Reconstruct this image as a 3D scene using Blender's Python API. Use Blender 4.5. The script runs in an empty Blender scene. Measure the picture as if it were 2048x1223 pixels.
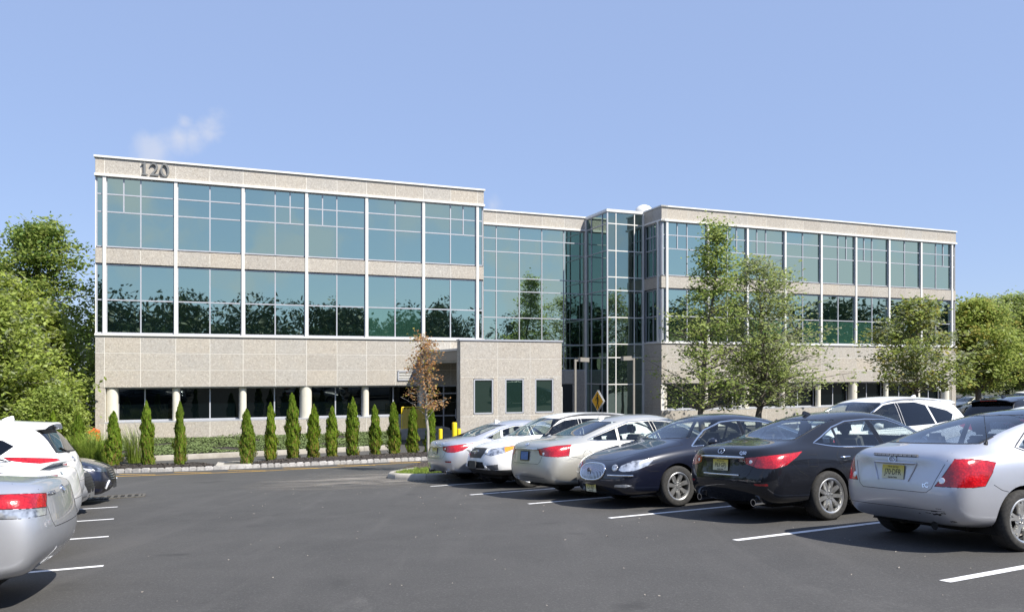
import bpy, bmesh, math, random
import numpy as np
from mathutils import Vector, Matrix, geometry
from mathutils.bvhtree import BVHTree

R = math.radians
SC = bpy.context.scene
COL = SC.collection
EYE = 1.5                                   # lens height above the lot where the photographer stands

# ------------------------------------------------------------------ camera
cd = bpy.data.cameras.new('camera')
cd.sensor_width = 36.0
cd.lens = 36.0 * 1550 / 2048
cd.shift_y = 126.5 / 2048
cd.clip_start, cd.clip_end = 0.1, 3000
cam = bpy.data.objects.new('camera', cd)
cam.location = (0, 0, EYE)
cam.rotation_euler = (R(90), 0, 0)
COL.objects.link(cam)
SC.camera = cam

# ------------------------------------------------------------------ sky, sun, exposure
SUN_AZ, SUN_EL = 128.0, 50.0                # clockwise from +Y, above the horizon
world = bpy.data.worlds.new('World')
SC.world = world
world.use_nodes = True
wn, wl = world.node_tree.nodes, world.node_tree.links
wn.clear()
w_out = wn.new('ShaderNodeOutputWorld')
w_bg = wn.new('ShaderNodeBackground')
w_sky = wn.new('ShaderNodeTexSky')
w_sky.sky_type = 'NISHITA'
w_sky.sun_disc = False
w_sky.sun_elevation = R(SUN_EL)
w_sky.sun_rotation = R(SUN_AZ)
w_sky.altitude = 50
w_sky.air_density = 1.0
w_sky.dust_density = 0.2
w_sky.ozone_density = 3.0
w_bg.inputs['Strength'].default_value = 0.11
w_tc = wn.new('ShaderNodeTexCoord')
w_nrm = wn.new('ShaderNodeVectorMath'); w_nrm.operation = 'NORMALIZE'
wl.new(w_tc.outputs['Generated'], w_nrm.inputs[0])
w_n1 = wn.new('ShaderNodeTexNoise')
w_n1.inputs['Scale'].default_value = 13; w_n1.inputs['Detail'].default_value = 7; w_n1.inputs['Roughness'].default_value = 0.5
w_n1.inputs['Distortion'].default_value = 0.2
wl.new(w_nrm.outputs[0], w_n1.inputs['Vector'])
# a few small fair-weather clouds: direction, radius, opacity
CLOUDS = [((-0.428, 1, 0.300), 0.046, 0.85), ((-0.458, 1, 0.283), 0.036, 0.6), ((-0.394, 1, 0.306), 0.036, 0.85), ((-0.424, 1, 0.317), 0.026, 0.75), ((-0.412, 1, 0.298), 0.040, 0.85),
          ((-0.025, 1, 0.212), 0.020, 0.5), ((0.31, -1.08, 0.245), 0.11, 0.8), ((0.14, -1.05, 0.19), 0.10, 0.75), ((0.50, -1.0, 0.16), 0.10, 0.6), ((0.72, -1.0, 0.27), 0.10, 0.6),
          ((0.95, -0.9, 0.17), 0.13, 0.7), ((1.25, -0.6, 0.15), 0.15, 0.75), ((1.1, -0.35, 0.12), 0.14, 0.75), ((-1.2, -0.6, 0.28), 0.16, 0.6)]
w_dens = None
for c_dir, c_rad, c_op in CLOUDS:
    c_v = Vector(c_dir).normalized()
    d_ = wn.new('ShaderNodeVectorMath'); d_.operation = 'DISTANCE'
    wl.new(w_nrm.outputs[0], d_.inputs[0]); d_.inputs[1].default_value = c_v
    m1 = wn.new('ShaderNodeMath'); m1.operation = 'MULTIPLY_ADD'          # noise*k - dist/rad
    m1.inputs[1].default_value = -1.0 / c_rad; m1.inputs[2].default_value = 0.0
    wl.new(d_.outputs['Value'], m1.inputs[0])
    m2 = wn.new('ShaderNodeMath'); m2.operation = 'MULTIPLY_ADD'
    wl.new(w_n1.outputs['Fac'], m2.inputs[0]); m2.inputs[1].default_value = 3.0
    wl.new(m1.outputs[0], m2.inputs[2])
    mr = wn.new('ShaderNodeMapRange'); mr.interpolation_type = 'SMOOTHSTEP'
    mr.inputs['From Min'].default_value = 0.62; mr.inputs['From Max'].default_value = 1.5
    mr.inputs['To Max'].default_value = c_op
    wl.new(m2.outputs[0], mr.inputs['Value'])
    if w_dens is None:
        w_dens = mr.outputs[0]
    else:
        mx = wn.new('ShaderNodeMath'); mx.operation = 'MAXIMUM'
        wl.new(w_dens, mx.inputs[0]); wl.new(mr.outputs[0], mx.inputs[1]); w_dens = mx.outputs[0]
w_mix = wn.new('ShaderNodeMix'); w_mix.data_type = 'RGBA'
wl.new(w_dens, w_mix.inputs['Factor'])
w_haze = wn.new('ShaderNodeMix'); w_haze.data_type = 'RGBA'         # thin even summer haze over the whole dome
w_haze.inputs['Factor'].default_value = 0.75
w_haze.inputs['B'].default_value = (2.12, 2.80, 4.6, 1)
wl.new(w_sky.outputs[0], w_haze.inputs['A'])
wl.new(w_haze.outputs['Result'], w_mix.inputs['A'])
w_mix.inputs['B'].default_value = (3.9, 4.1, 4.7, 1)
wl.new(w_mix.outputs['Result'], w_bg.inputs['Color'])
wl.new(w_bg.outputs[0], w_out.inputs['Surface'])

sd = bpy.data.lights.new('sun', 'SUN')
sd.energy = 4.6
sd.angle = R(0.53)
sd.color = (1.0, 0.95, 0.87)
sun = bpy.data.objects.new('sun', sd)
s_dir = Vector((math.sin(R(SUN_AZ)) * math.cos(R(SUN_EL)), math.cos(R(SUN_AZ)) * math.cos(R(SUN_EL)), math.sin(R(SUN_EL))))
sun.rotation_euler = s_dir.to_track_quat('Z', 'Y').to_euler()
sun.location = s_dir * 60
COL.objects.link(sun)

vs = SC.view_settings
vs.view_transform = 'Standard'; vs.look = 'None'; vs.exposure = 0.75; vs.gamma = 1.0
vs.use_curve_mapping = False
SC.cycles.max_bounces = 8
SC.cycles.transparent_max_bounces = 12
SC.cycles.caustics_reflective = False
SC.cycles.caustics_refractive = False

# ------------------------------------------------------------------ helpers
random.seed(7)
rng = np.random.default_rng(7)
MATS = {}

class NT:
    """thin helper round a material's node tree"""
    def __init__(s, name):
        m = bpy.data.materials.new(name); m.use_nodes = True
        s.m, s.n, s.l = m, m.node_tree.nodes, m.node_tree.links
        s.p = s.n['Principled BSDF']; s.out = s.n['Material Output']
        MATS[name] = m
    def new(s, t, **kw):
        n = s.n.new('ShaderNode' + t)
        for k, v in kw.items():
            setattr(n, k, v)
        return n
    def setp(s, **kw):
        for k, v in kw.items():
            k = k.replace('_', ' ')
            s.p.inputs[k].default_value = v
    def pos(s):
        return s.new('NewGeometry').outputs['Position']
    def obj(s):
        return s.new('TexCoord').outputs['Object']
    def noise(s, vec, scale, detail=3, rough=0.55, dist=0.0):
        n = s.new('TexNoise')
        n.inputs['Scale'].default_value = scale; n.inputs['Detail'].default_value = detail
        n.inputs['Roughness'].default_value = rough; n.inputs['Distortion'].default_value = dist
        s.l.new(vec, n.inputs['Vector'])
        return n.outputs['Fac']
    def ramp(s, fac, stops):
        r = s.new('ValToRGB')
        e = r.color_ramp.elements
        while len(e) < len(stops):
            e.new(0.5)
        for i, (p, c) in enumerate(stops):
            e[i].position = p
            e[i].color = (c[0], c[1], c[2], 1) if not isinstance(c, (int, float)) else (c, c, c, 1)
        s.l.new(fac, r.inputs['Fac'])
        return r.outputs['Color']
    def mix(s, fac, a, b, mode='MIX'):
        m = s.new('Mix', data_type='RGBA', blend_type=mode)
        for sock, v in (('Factor', fac), ('A', a), ('B', b)):
            i = m.inputs[sock]
            if isinstance(v, bpy.types.NodeSocket):
                s.l.new(v, i)
            elif isinstance(v, (int, float)):
                i.default_value = v if sock == 'Factor' else (v, v, v, 1)
            else:
                i.default_value = (v[0], v[1], v[2], 1)
        return m.outputs['Result']
    def math(s, op, a, b=None, c=None):
        m = s.new('Math', operation=op)
        for k, v in enumerate((a, b, c)):
            if v is None:
                continue
            if isinstance(v, (int, float)):
                m.inputs[k].default_value = v
            else:
                s.l.new(v, m.inputs[k])
        return m.outputs[0]
    def base(s, sock):
        s.l.new(sock, s.p.inputs['Base Color'])
    def bump(s, sock, strength, dist):
        b = s.new('Bump')
        b.inputs['Strength'].default_value = strength; b.inputs['Distance'].default_value = dist
        s.l.new(sock, b.inputs['Height']); s.l.new(b.outputs['Normal'], s.p.inputs['Normal'])

def plain(name, col, rough=0.5, metal=0.0, var=0.06, scale=8.0, **kw):
    """simple material with slight procedural unevenness"""
    t = NT(name)
    f = t.noise(t.obj(), scale, 3)
    c0 = [max(0, c * (1 - var)) for c in col]; c1 = [min(1, c * (1 + var)) for c in col]
    t.base(t.ramp(f, [(0.3, c0), (0.7, c1)]))
    t.setp(Roughness=rough, Metallic=metal, **kw)
    return t.m

class MB:
    """collects faces, builds ONE mesh"""
    def __init__(s):
        s.v, s.f, s.mi = [], [], []
    def add(s, vs_, fs_, mi=0):
        o = len(s.v)
        s.v += [tuple(p) for p in vs_]
        for f in fs_:
            s.f.append(tuple(o + i for i in f)); s.mi.append(mi)
        return s
    def box(s, c, d, rot=None, mi=0):
        hx, hy, hz = d[0] / 2, d[1] / 2, d[2] / 2
        pts = [Vector((x, y, z)) for x in (-hx, hx) for y in (-hy, hy) for z in (-hz, hz)]
        if rot is not None:
            pts = [rot @ p for p in pts]
        c = Vector(c)
        return s.add([p + c for p in pts], [(0, 1, 3, 2), (4, 6, 7, 5), (0, 4, 5, 1), (2, 3, 7, 6), (0, 2, 6, 4), (1, 5, 7, 3)], mi)
    def span(s, a, b, mi=0):
        return s.box([(a[i] + b[i]) / 2 for i in range(3)], [abs(b[i] - a[i]) for i in range(3)], mi=mi)
    def tube(s, pts, rad, n=8, cap=True, mi=0):
        pts = [Vector(p) for p in pts]
        if len(pts) < 2:
            return s
        rad = rad if isinstance(rad, (list, tuple)) else [rad] * len(pts)
        o = len(s.v); ring = []
        t0 = (pts[1] - pts[0]).normalized()
        up = Vector((0, 0, 1)) if abs(t0.z) < 0.9 else Vector((1, 0, 0))
        u = t0.cross(up).normalized()
        for i, p in enumerate(pts):
            t = (pts[min(i + 1, len(pts) - 1)] - pts[max(i - 1, 0)]).normalized()
            u = (u - t * u.dot(t)).normalized(); w = t.cross(u)
            for k in range(n):
                a = 2 * math.pi * k / n
                s.v.append(tuple(p + (u * math.cos(a) + w * math.sin(a)) * rad[i]))
        for i in range(len(pts) - 1):
            for k in range(n):
                k2 = (k + 1) % n
                s.f.append((o + i * n + k, o + i * n + k2, o + (i + 1) * n + k2, o + (i + 1) * n + k)); s.mi.append(mi)
        if cap:
            s.f.append(tuple(o + k for k in range(n))[::-1]); s.mi.append(mi)
            s.f.append(tuple(o + (len(pts) - 1) * n + k for k in range(n))); s.mi.append(mi)
        return s
    def lathe(s, prof, n=16, axis='z', c=(0, 0, 0), mi=0):
        o = len(s.v); c = Vector(c)
        for r, h in prof:
            for k in range(n):
                a = 2 * math.pi * k / n
                p = (r * math.cos(a), r * math.sin(a), h)
                if axis == 'y':
                    p = (p[0], p[2], p[1])
                elif axis == 'x':
                    p = (p[2], p[0], p[1])
                s.v.append(tuple(Vector(p) + c))
        for i in range(len(prof) - 1):
            for k in range(n):
                k2 = (k + 1) % n
                s.f.append((o + i * n + k, o + i * n + k2, o + (i + 1) * n + k2, o + (i + 1) * n + k)); s.mi.append(mi)
        return s
    def prism(s, poly, h0, h1, axis='y', mi=0):
        """closed 2-D polygon extruded; axis y: poly is (x, z)"""
        n = len(poly)
        def P(a, b, h):
            return {'y': (a, h, b), 'z': (a, b, h), 'x': (h, a, b)}[axis]
        o = len(s.v)
        s.v += [P(a, b, h0) for a, b in poly] + [P(a, b, h1) for a, b in poly]
        s.f.append(tuple(o + i for i in range(n))); s.mi.append(mi)
        s.f.append(tuple(o + n + i for i in range(n))[::-1]); s.mi.append(mi)
        for i in range(n):
            j = (i + 1) % n
            s.f.append((o + j, o + i, o + n + i, o + n + j)); s.mi.append(mi)
        return s
    def mesh(s, name, mats, smooth=False, fix=True):
        me = bpy.data.meshes.new(name)
        me.from_pydata(s.v, [], s.f)
        for m in (mats if isinstance(mats, (list, tuple)) else [mats]):
            me.materials.append(MATS[m] if isinstance(m, str) else m)
        if any(s.mi):
            me.polygons.foreach_set('material_index', s.mi)
        if fix:
            bm = bmesh.new(); bm.from_mesh(me)
            bmesh.ops.recalc_face_normals(bm, faces=bm.faces); bm.to_mesh(me); bm.free()
        if smooth:
            shade(me, smooth if smooth is not True else 35)
        return me
    def build(s, name, mats, parent=None, smooth=False, fix=True):
        return link(name, s.mesh(name, mats, smooth, fix), parent)

def shade(me, angle=35):
    me.polygons.foreach_set('use_smooth', [True] * len(me.polygons))
    me.set_sharp_from_angle(angle=R(angle))

def link(name, data, parent=None, loc=None, rot=None):
    o = bpy.data.objects.new(name, data)
    COL.objects.link(o)
    if parent is not None:
        o.parent = parent
    if loc is not None:
        o.location = loc
    if rot is not None:
        o.rotation_euler = rot
    return o

def tag(o, label, cat, group=None, kind=None):
    if label:
        o['label'] = label
    if cat:
        o['category'] = cat
    if group:
        o['group'] = group
    if kind:
        o['kind'] = kind
    return o

def thing(name, label, cat, loc=(0, 0, 0), rot=(0, 0, 0), group=None):
    o = link(name, None, None, loc, rot)
    o.empty_display_size = 0.2
    return tag(o, label, cat, group)

def copy_tree(o, parent=None):
    c = o.copy(); COL.objects.link(c); c.parent = parent
    for ch in o.children:
        copy_tree(ch, c)
    return c

BOXES = {}
def piece(name, c, d, mat, parent, rot=None, bevel=0.0):
    """box object whose mesh data is shared between equal sizes"""
    k = (round(d[0], 3), round(d[1], 3), round(d[2], 3), mat, bevel)
    if k not in BOXES:
        me = MB().box((0, 0, 0), d).mesh(name, mat)
        if bevel:
            bm = bmesh.new(); bm.from_mesh(me)
            bmesh.ops.bevel(bm, geom=bm.edges[:], offset=bevel, segments=2, affect='EDGES', profile=0.6)
            bm.to_mesh(me); bm.free(); shade(me, 40)
        BOXES[k] = me
    return link(name, BOXES[k], parent, c, rot)

def fast_quads(name, V, mats, parent=None, tri=False, mi=None):
    """V: (n,4,3) array of separate quads -> one mesh"""
    n, k = V.shape[0], V.shape[1]
    me = bpy.data.meshes.new(name)
    me.vertices.add(n * k); me.loops.add(n * k); me.polygons.add(n)
    me.vertices.foreach_set('co', np.ascontiguousarray(V, dtype=np.float32).ravel())
    me.loops.foreach_set('vertex_index', np.arange(n * k, dtype=np.int32))
    me.polygons.foreach_set('loop_start', np.arange(0, n * k, k, dtype=np.int32))
    me.polygons.foreach_set('loop_total', np.full(n, k, dtype=np.int32))
    for m in (mats if isinstance(mats, (list, tuple)) else [mats]):
        me.materials.append(MATS[m])
    if mi is not None:
        me.polygons.foreach_set('material_index', np.ascontiguousarray(mi, dtype=np.int32))
    me.update(calc_edges=True)
    return me

def smax(a, b, k):
    return 0.5 * (a + b + np.sqrt((a - b) ** 2 + k * k))

def ground(x, y):
    """height of the lot: it falls away towards the building and levels out there"""
    z = smax(0.0289 * x - 0.0645 * y, -2.15, 0.25)
    return -smax(-z, -0.8, 0.25)

def gz(x, y):
    return float(ground(np.float64(x), np.float64(y)))

def lot_frame(x, y, yaw):
    """matrix that stands something on the sloping lot, +X along yaw"""
    e = 0.3
    n = Vector((-(gz(x + e, y) - gz(x - e, y)) / (2 * e), -(gz(x, y + e) - gz(x, y - e)) / (2 * e), 1)).normalized()
    fx = Vector((math.cos(yaw), math.sin(yaw), 0)); fx = (fx - n * fx.dot(n)).normalized()
    fy = n.cross(fx)
    M = Matrix((fx, fy, n)).transposed().to_4x4()
    M.translation = (x, y, gz(x, y))
    return M

def sheet(name, poly, mat, dz, res=1.0, kind='structure', parent=None, thick=0.0):
    """flat polygon (x, y) draped on the lot, dz above it, finely split so that it follows the fall"""
    bm = bmesh.new()
    vs_ = [bm.verts.new((p[0], p[1], 0)) for p in poly]
    bm.faces.new(vs_)
    xs = [p[0] for p in poly]; ys = [p[1] for p in poly]
    if res:
        for k in range(1, int((max(xs) - min(xs)) / res) + 1):
            bmesh.ops.bisect_plane(bm, geom=bm.verts[:] + bm.edges[:] + bm.faces[:], plane_co=(min(xs) + k * res, 0, 0), plane_no=(1, 0, 0))
        for k in range(1, int((max(ys) - min(ys)) / res) + 1):
            bmesh.ops.bisect_plane(bm, geom=bm.verts[:] + bm.edges[:] + bm.faces[:], plane_co=(0, min(ys) + k * res, 0), plane_no=(0, 1, 0))
    for v in bm.verts:
        v.co.z = gz(v.co.x, v.co.y) + dz
    if thick:
        r = bmesh.ops.extrude_face_region(bm, geom=bm.faces[:])
        for v in [e for e in r['geom'] if isinstance(e, bmesh.types.BMVert)]:
            v.co.z -= thick
    bmesh.ops.recalc_face_normals(bm, faces=bm.faces)
    if not thick and bm.faces[0].normal.z < 0:
        bmesh.ops.reverse_faces(bm, faces=bm.faces)
    me = bpy.data.meshes.new(name); bm.to_mesh(me); bm.free()
    me.materials.append(MATS[mat])
    o = link(name, me, parent)
    if kind and parent is None:
        o['kind'] = kind
    return o

TMP = bpy.data.scenes.new('workbench')          # side scene so that evaluating one object never touches the big one
def evaluate(o):
    TMP.collection.objects.link(o)
    with bpy.context.temp_override(scene=TMP, view_layer=TMP.view_layers[0]):
        dg = bpy.context.evaluated_depsgraph_get()
        me = bpy.data.meshes.new_from_object(o.evaluated_get(dg))
    bpy.data.objects.remove(o)
    return me

def text_mesh(body, size, depth=0.0, bold=0.0, align='CENTER', sx=1.0):
    cu = bpy.data.curves.new('lettering', 'FONT')
    cu.body = body; cu.size = size; cu.extrude = depth; cu.offset = bold; cu.align_x = align; cu.align_y = 'CENTER'
    cu.resolution_u = 3
    me = evaluate(bpy.data.objects.new('lettering', cu)); bpy.data.curves.remove(cu)
    me.materials.clear()
    if sx != 1.0:
        for v in me.vertices:
            v.co.x *= sx
    return me

def build_text(name, body, size, mat, parent, M, depth=0.002, bold=0.0, sx=1.0):
    me = text_mesh(body, size, depth, bold, sx=sx)
    me.transform(M); me.materials.append(MATS[mat])
    return link(name, me, parent)
# ------------------------------------------------------------------ materials of the setting
def make_setting_materials():
    # asphalt
    t = NT('asphalt'); p = t.pos()
    grain = t.noise(p, 48, 2, 0.7); big = t.noise(p, 0.12, 4, 0.6); mid = t.noise(p, 1.3, 4, 0.6, 0.4); fine = t.noise(p, 160, 2, 0.6)
    st = t.noise(p, 0.5, 5, 0.7, 1.2)
    c = t.ramp(big, [(0.3, (0.049, 0.0475, 0.0455)), (0.72, (0.078, 0.0755, 0.072))])
    c = t.mix(t.ramp(mid, [(0.35, 0.0), (0.75, 0.35)]), c, (0.098, 0.0945, 0.090))
    c = t.mix(t.ramp(fine, [(0.25, 0.55), (0.5, 0.0)]), c, (0.040, 0.040, 0.041))
    c = t.mix(t.ramp(fine, [(0.62, 0.0), (0.8, 0.5)]), c, (0.20, 0.195, 0.19))
    c = t.mix(t.ramp(st, [(0.62, 0.0), (0.74, 0.3)]), c, (0.145, 0.14, 0.132))
    c = t.mix(t.ramp(grain, [(0.3, 0.45), (0.48, 0.0)]), c, (0.045, 0.043, 0.041)); c = t.mix(t.ramp(grain, [(0.55, 0.0), (0.72, 0.4)]), c, (0.17, 0.164, 0.156))
    mp = t.new('Mapping'); mp.inputs['Rotation'].default_value = (0, 0, R(-26)); mp.inputs['Scale'].default_value = (1.6, 0.16, 1); t.l.new(p, mp.inputs['Vector'])
    trk = t.noise(mp.outputs[0], 1.0, 4, 0.6, 0.5)                     # tyre-polished bands along the aisle
    c = t.mix(t.ramp(trk, [(0.52, 0.0), (0.70, 0.35)]), c, (0.105, 0.10, 0.095))
    oil = t.noise(p, 0.9, 3, 0.5, 0.3)
    c = t.mix(t.ramp(oil, [(0.66, 0.0), (0.76, 0.55)]), c, (0.030, 0.029, 0.028))
    t.base(c); t.setp(Roughness=0.82); t.p.inputs['Specular IOR Level'].default_value = 0.35
    t.bump(fine, 0.35, 0.006)
    # dusty film washed out over the asphalt by the island
    t = NT('dust_film'); p = t.pos()
    n = t.noise(p, 1.1, 5, 0.7, 1.5)
    t.setp(Roughness=0.95); t.base(t.ramp(t.noise(p, 60, 2), [(0.3, (0.17, 0.155, 0.135)), (0.7, (0.32, 0.29, 0.25))]))
    mp = t.new('Mapping'); mp.inputs['Scale'].default_value = (0.35, 1.5, 1); mp.inputs['Rotation'].default_value = (0, 0, -0.15)
    t.l.new(p, mp.inputs['Vector'])
    n = t.noise(mp.outputs[0], 1.5, 6, 0.72, 0.8)
    o_ = t.new('TexCoord').outputs['Object']
    ln = t.new('VectorMath', operation='LENGTH'); t.l.new(o_, ln.inputs[0])
    fall = t.ramp(t.math('DIVIDE', ln.outputs['Value'], 3.4), [(0.25, 1.0), (1.0, 0.0)])
    t.l.new(t.math('MULTIPLY', t.ramp(n, [(0.42, 0.0), (0.60, 0.95)]), fall), t.p.inputs['Alpha'])
    # painted lines
    for nm, ca, cb in (('paint_white', (0.80, 0.80, 0.80), (0.62, 0.62, 0.62)), ('paint_yellow', (0.75, 0.42, 0.035), (0.42, 0.26, 0.05))):
        t = NT(nm); p = t.pos()
        w = t.noise(p, 9, 5, 0.7); f = t.noise(p, 120, 2)
        c = t.mix(t.ramp(w, [(0.4, 0.0), (0.75, 0.6)]), ca, cb)
        c = t.mix(t.ramp(f, [(0.60, 0.0), (0.72, 0.7)]), c, (0.12, 0.12, 0.12))
        c = t.mix(t.ramp(t.noise(p, 3.5, 5, 0.75, 0.6), [(0.56, 0.0), (0.70, 0.6)]), c, (0.20, 0.195, 0.19))
        t.base(c); t.setp(Roughness=0.75)
    # terrain soil and rough grass
    t = NT('soil'); p = t.pos()
    t.base(t.ramp(t.noise(p, 1.5, 6, 0.7), [(0.3, (0.035, 0.045, 0.015)), (0.7, (0.09, 0.085, 0.035))])); t.setp(Roughness=1.0)
    # mulch
    t = NT('mulch'); p = t.pos()
    n = t.noise(p, 45, 3, 0.7, 1.0)
    t.base(t.ramp(n, [(0.3, (0.012, 0.010, 0.009)), (0.6, (0.045, 0.036, 0.030)), (0.8, (0.10, 0.085, 0.07))]))
    t.setp(Roughness=0.95); t.bump(n, 0.9, 0.03)
    t = NT('bark_chip'); oi = t.new('ObjectInfo')
    n = t.noise(t.pos(), 25, 2)
    t.base(t.ramp(n, [(0.35, (0.018, 0.013, 0.010)), (0.55, (0.055, 0.042, 0.033)), (0.72, (0.20, 0.17, 0.14))])); t.setp(Roughness=0.9)
    # kerb concrete / stone blocks
    t = NT('concrete'); p = t.pos()
    a = t.noise(p, 2.5, 6, 0.65, 0.4); b = t.noise(p, 55, 3, 0.6)
    c = t.ramp(a, [(0.3, (0.33, 0.30, 0.25)), (0.7, (0.50, 0.47, 0.41))])
    c = t.mix(t.ramp(b, [(0.55, 0.0), (0.75, 0.5)]), c, (0.22, 0.20, 0.17))
    t.base(c); t.setp(Roughness=0.9); t.bump(b, 0.3, 0.006)
    t = NT('block_stone'); p = t.pos(); oi = t.new('ObjectInfo')
    a = t.noise(p, 14, 4, 0.6)
    c = t.ramp(oi.outputs['Random'], [(0.0, (0.42, 0.41, 0.39)), (0.5, (0.54, 0.52, 0.49)), (1.0, (0.60, 0.58, 0.56))])
    c = t.mix(t.ramp(a, [(0.3, 0.55), (0.65, 0.0)]), c, (0.25, 0.23, 0.21))
    t.base(c); t.setp(Roughness=0.85); t.bump(a, 0.6, 0.02)
    # iron
    t = NT('cast_iron'); n = t.noise(t.pos(), 30, 4)
    t.base(t.ramp(n, [(0.3, (0.07, 0.06, 0.05)), (0.7, (0.17, 0.16, 0.14))])); t.setp(Roughness=0.7, Metallic=0.3)
    plain('drain_dark', (0.006, 0.006, 0.006), 0.9)
make_setting_materials()

# ------------------------------------------------------------------ ground
def axis_grid(lo, hi, near, step0):
    """coordinates that are dense near 0 and coarser outwards"""
    out = [0.0]
    for sgn, lim in ((1, hi), (-1, lo)):
        x, st = 0.0, step0
        while abs(x) < abs(lim):
            x += sgn * st
            out.append(x)
            if abs(x) > near:
                st *= 1.3
    return np.array(sorted(out))

def grid_sheet(name, xs, ys, mat, dz, limit=None):
    X, Y = np.meshgrid(xs, ys, indexing='ij')
    Z = ground(X, Y) + dz
    nx, ny = len(xs), len(ys)
    V = np.stack([X, Y, Z], -1).reshape(-1, 3)
    ii, jj = np.meshgrid(np.arange(nx - 1), np.arange(ny - 1), indexing='ij')
    a = (ii * ny + jj).ravel()
    F = np.stack([a, a + ny, a + ny + 1, a + 1], -1)
    if limit is not None:
        cxy = V[F].mean(1)
        F = F[limit(cxy[:, 0], cxy[:, 1])]
    me = bpy.data.meshes.new(name)
    me.from_pydata(V.tolist(), [], F.tolist())
    me.materials.append(MATS[mat])
    shade(me, 60)
    o = link(name, me); o['kind'] = 'structure'
    return o

TH = R(21.1647)                              # the facade runs at this angle to the picture plane
BO = Vector((-19.3363, 35.9368, EYE))        # left front corner of the building, at eye level
CU, SU = math.cos(TH), math.sin(TH)
def bw(u, v, z=0.0):
    """building coordinates (along the facade, into it, above eye level) -> world"""
    return Vector((BO.x + u * CU - v * SU, BO.y + u * SU + v * CU, BO.z + z))

def setting():
    grid_sheet('terrain', axis_grid(-1200, 1200, 45, 2.0), axis_grid(-1200, 1200, 60, 2.0), 'soil', -0.06)
    lot = grid_sheet('parking_lot', np.arange(-70, 140.1, 1.5), np.arange(-90, 112.1, 1.5), 'asphalt', 0.0)
    # stall lines: foot of each line at the aisle, all along the stalls' direction
    a = R(26.2); d = Vector((math.cos(a), math.sin(a), 0)); nrm = Vector((-d.y, d.x, 0))
    def stripe(p, length, w=0.105, name='stall_line', mat='paint_white', dirv=None):
        dv = dirv or d; nv = Vector((-dv.y, dv.x, 0))
        p = Vector((p[0], p[1], 0)); q = p + dv * length
        sheet(name, [p - nv * w / 2, q - nv * w / 2, q + nv * w / 2, p + nv * w / 2], mat, 0.004, 0.6)
    for p in ((-1.88, 17.88), (-0.84, 15.6), (0.29, 13.65), (1.44, 11.45), (2.63, 9.14), (3.73, 6.68), (4.85, 4.3)):
        stripe(p, 5.6)
    for p in ((-4.55, 8.63), (-5.73, 11.01), (-6.76, 13.16), (-7.73, 15.19), (-3.4, 6.3)):
        stripe(p, -5.4, dirv=Vector((math.cos(R(22)), math.sin(R(22)), 0)))
    # yellow fire-lane marking along the kerb: one long line and slanted ticks
    yl = [(-13.6, 24.55), (-12.2, 24.62), (-10.4, 24.95), (-8.4, 25.35), (-6.2, 26.35), (-4.2, 27.6), (-2.5, 28.5), (0.5, 30.0)]
    for p, q in zip(yl, yl[1:]):
        v = Vector((q[0] - p[0], q[1] - p[1], 0))
        stripe(p, v.length + 0.02, 0.11, 'fire_lane_line', 'paint_yellow', v.normalized())
    for k in range(7):
        t = k * 1.75 + 0.4
        x = -12.6 + t * 0.955; y0 = np.interp(x, [p[0] for p in yl], [p[1] for p in yl])
        q = Vector((-1.55, 0.95 - 0.35, 0)); stripe((x + 0.75, y0 + 0.30), 1.55, 0.085, 'fire_lane_tick', 'paint_yellow', q.normalized())
    # dust by the island
    df = sheet('dust', [(-6.8, 17.6), (-1.6, 17.6), (-1.6, 23.8), (-6.8, 23.8)], 'dust_film', 0.0025, 0.8)
    me = df.data
    cx_, cy_ = -3.9, 20.6; c0 = gz(cx_, cy_)
    for v in me.vertices:
        v.co -= Vector((cx_, cy_, c0))
    df.location = (cx_, cy_, c0)
setting()

KERB = [(-15.6, 26.05), (-13.72, 26.02), (-12.15, 26.15), (-10.64, 26.45), (-9.57, 26.8), (-7.54, 27.5), (-5.86, 28.15), (-4.16, 28.8), (-2.98, 29.25), (-0.8, 30.05), (2.0, 31.1)]
def poly_at(pl, s):
    """point and direction at length s along a polyline"""
    for p, q in zip(pl, pl[1:]):
        d = Vector((q[0] - p[0], q[1] - p[1]))
        if s <= d.length:
            return Vector((p[0], p[1])) + d.normalized() * s, d.normalized()
        s -= d.length
    d = Vector((pl[-1][0] - pl[-2][0], pl[-1][1] - pl[-2][1])).normalized()
    return Vector(pl[-1]), d

def offset_line(pl, dist):
    out = []
    for i, p in enumerate(pl):
        a = pl[max(i - 1, 0)]; b = pl[min(i + 1, len(pl) - 1)]
        d = Vector((b[0] - a[0], b[1] - a[1])).normalized()
        out.append((p[0] - d.y * dist, p[1] + d.x * dist))
    return out

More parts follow.
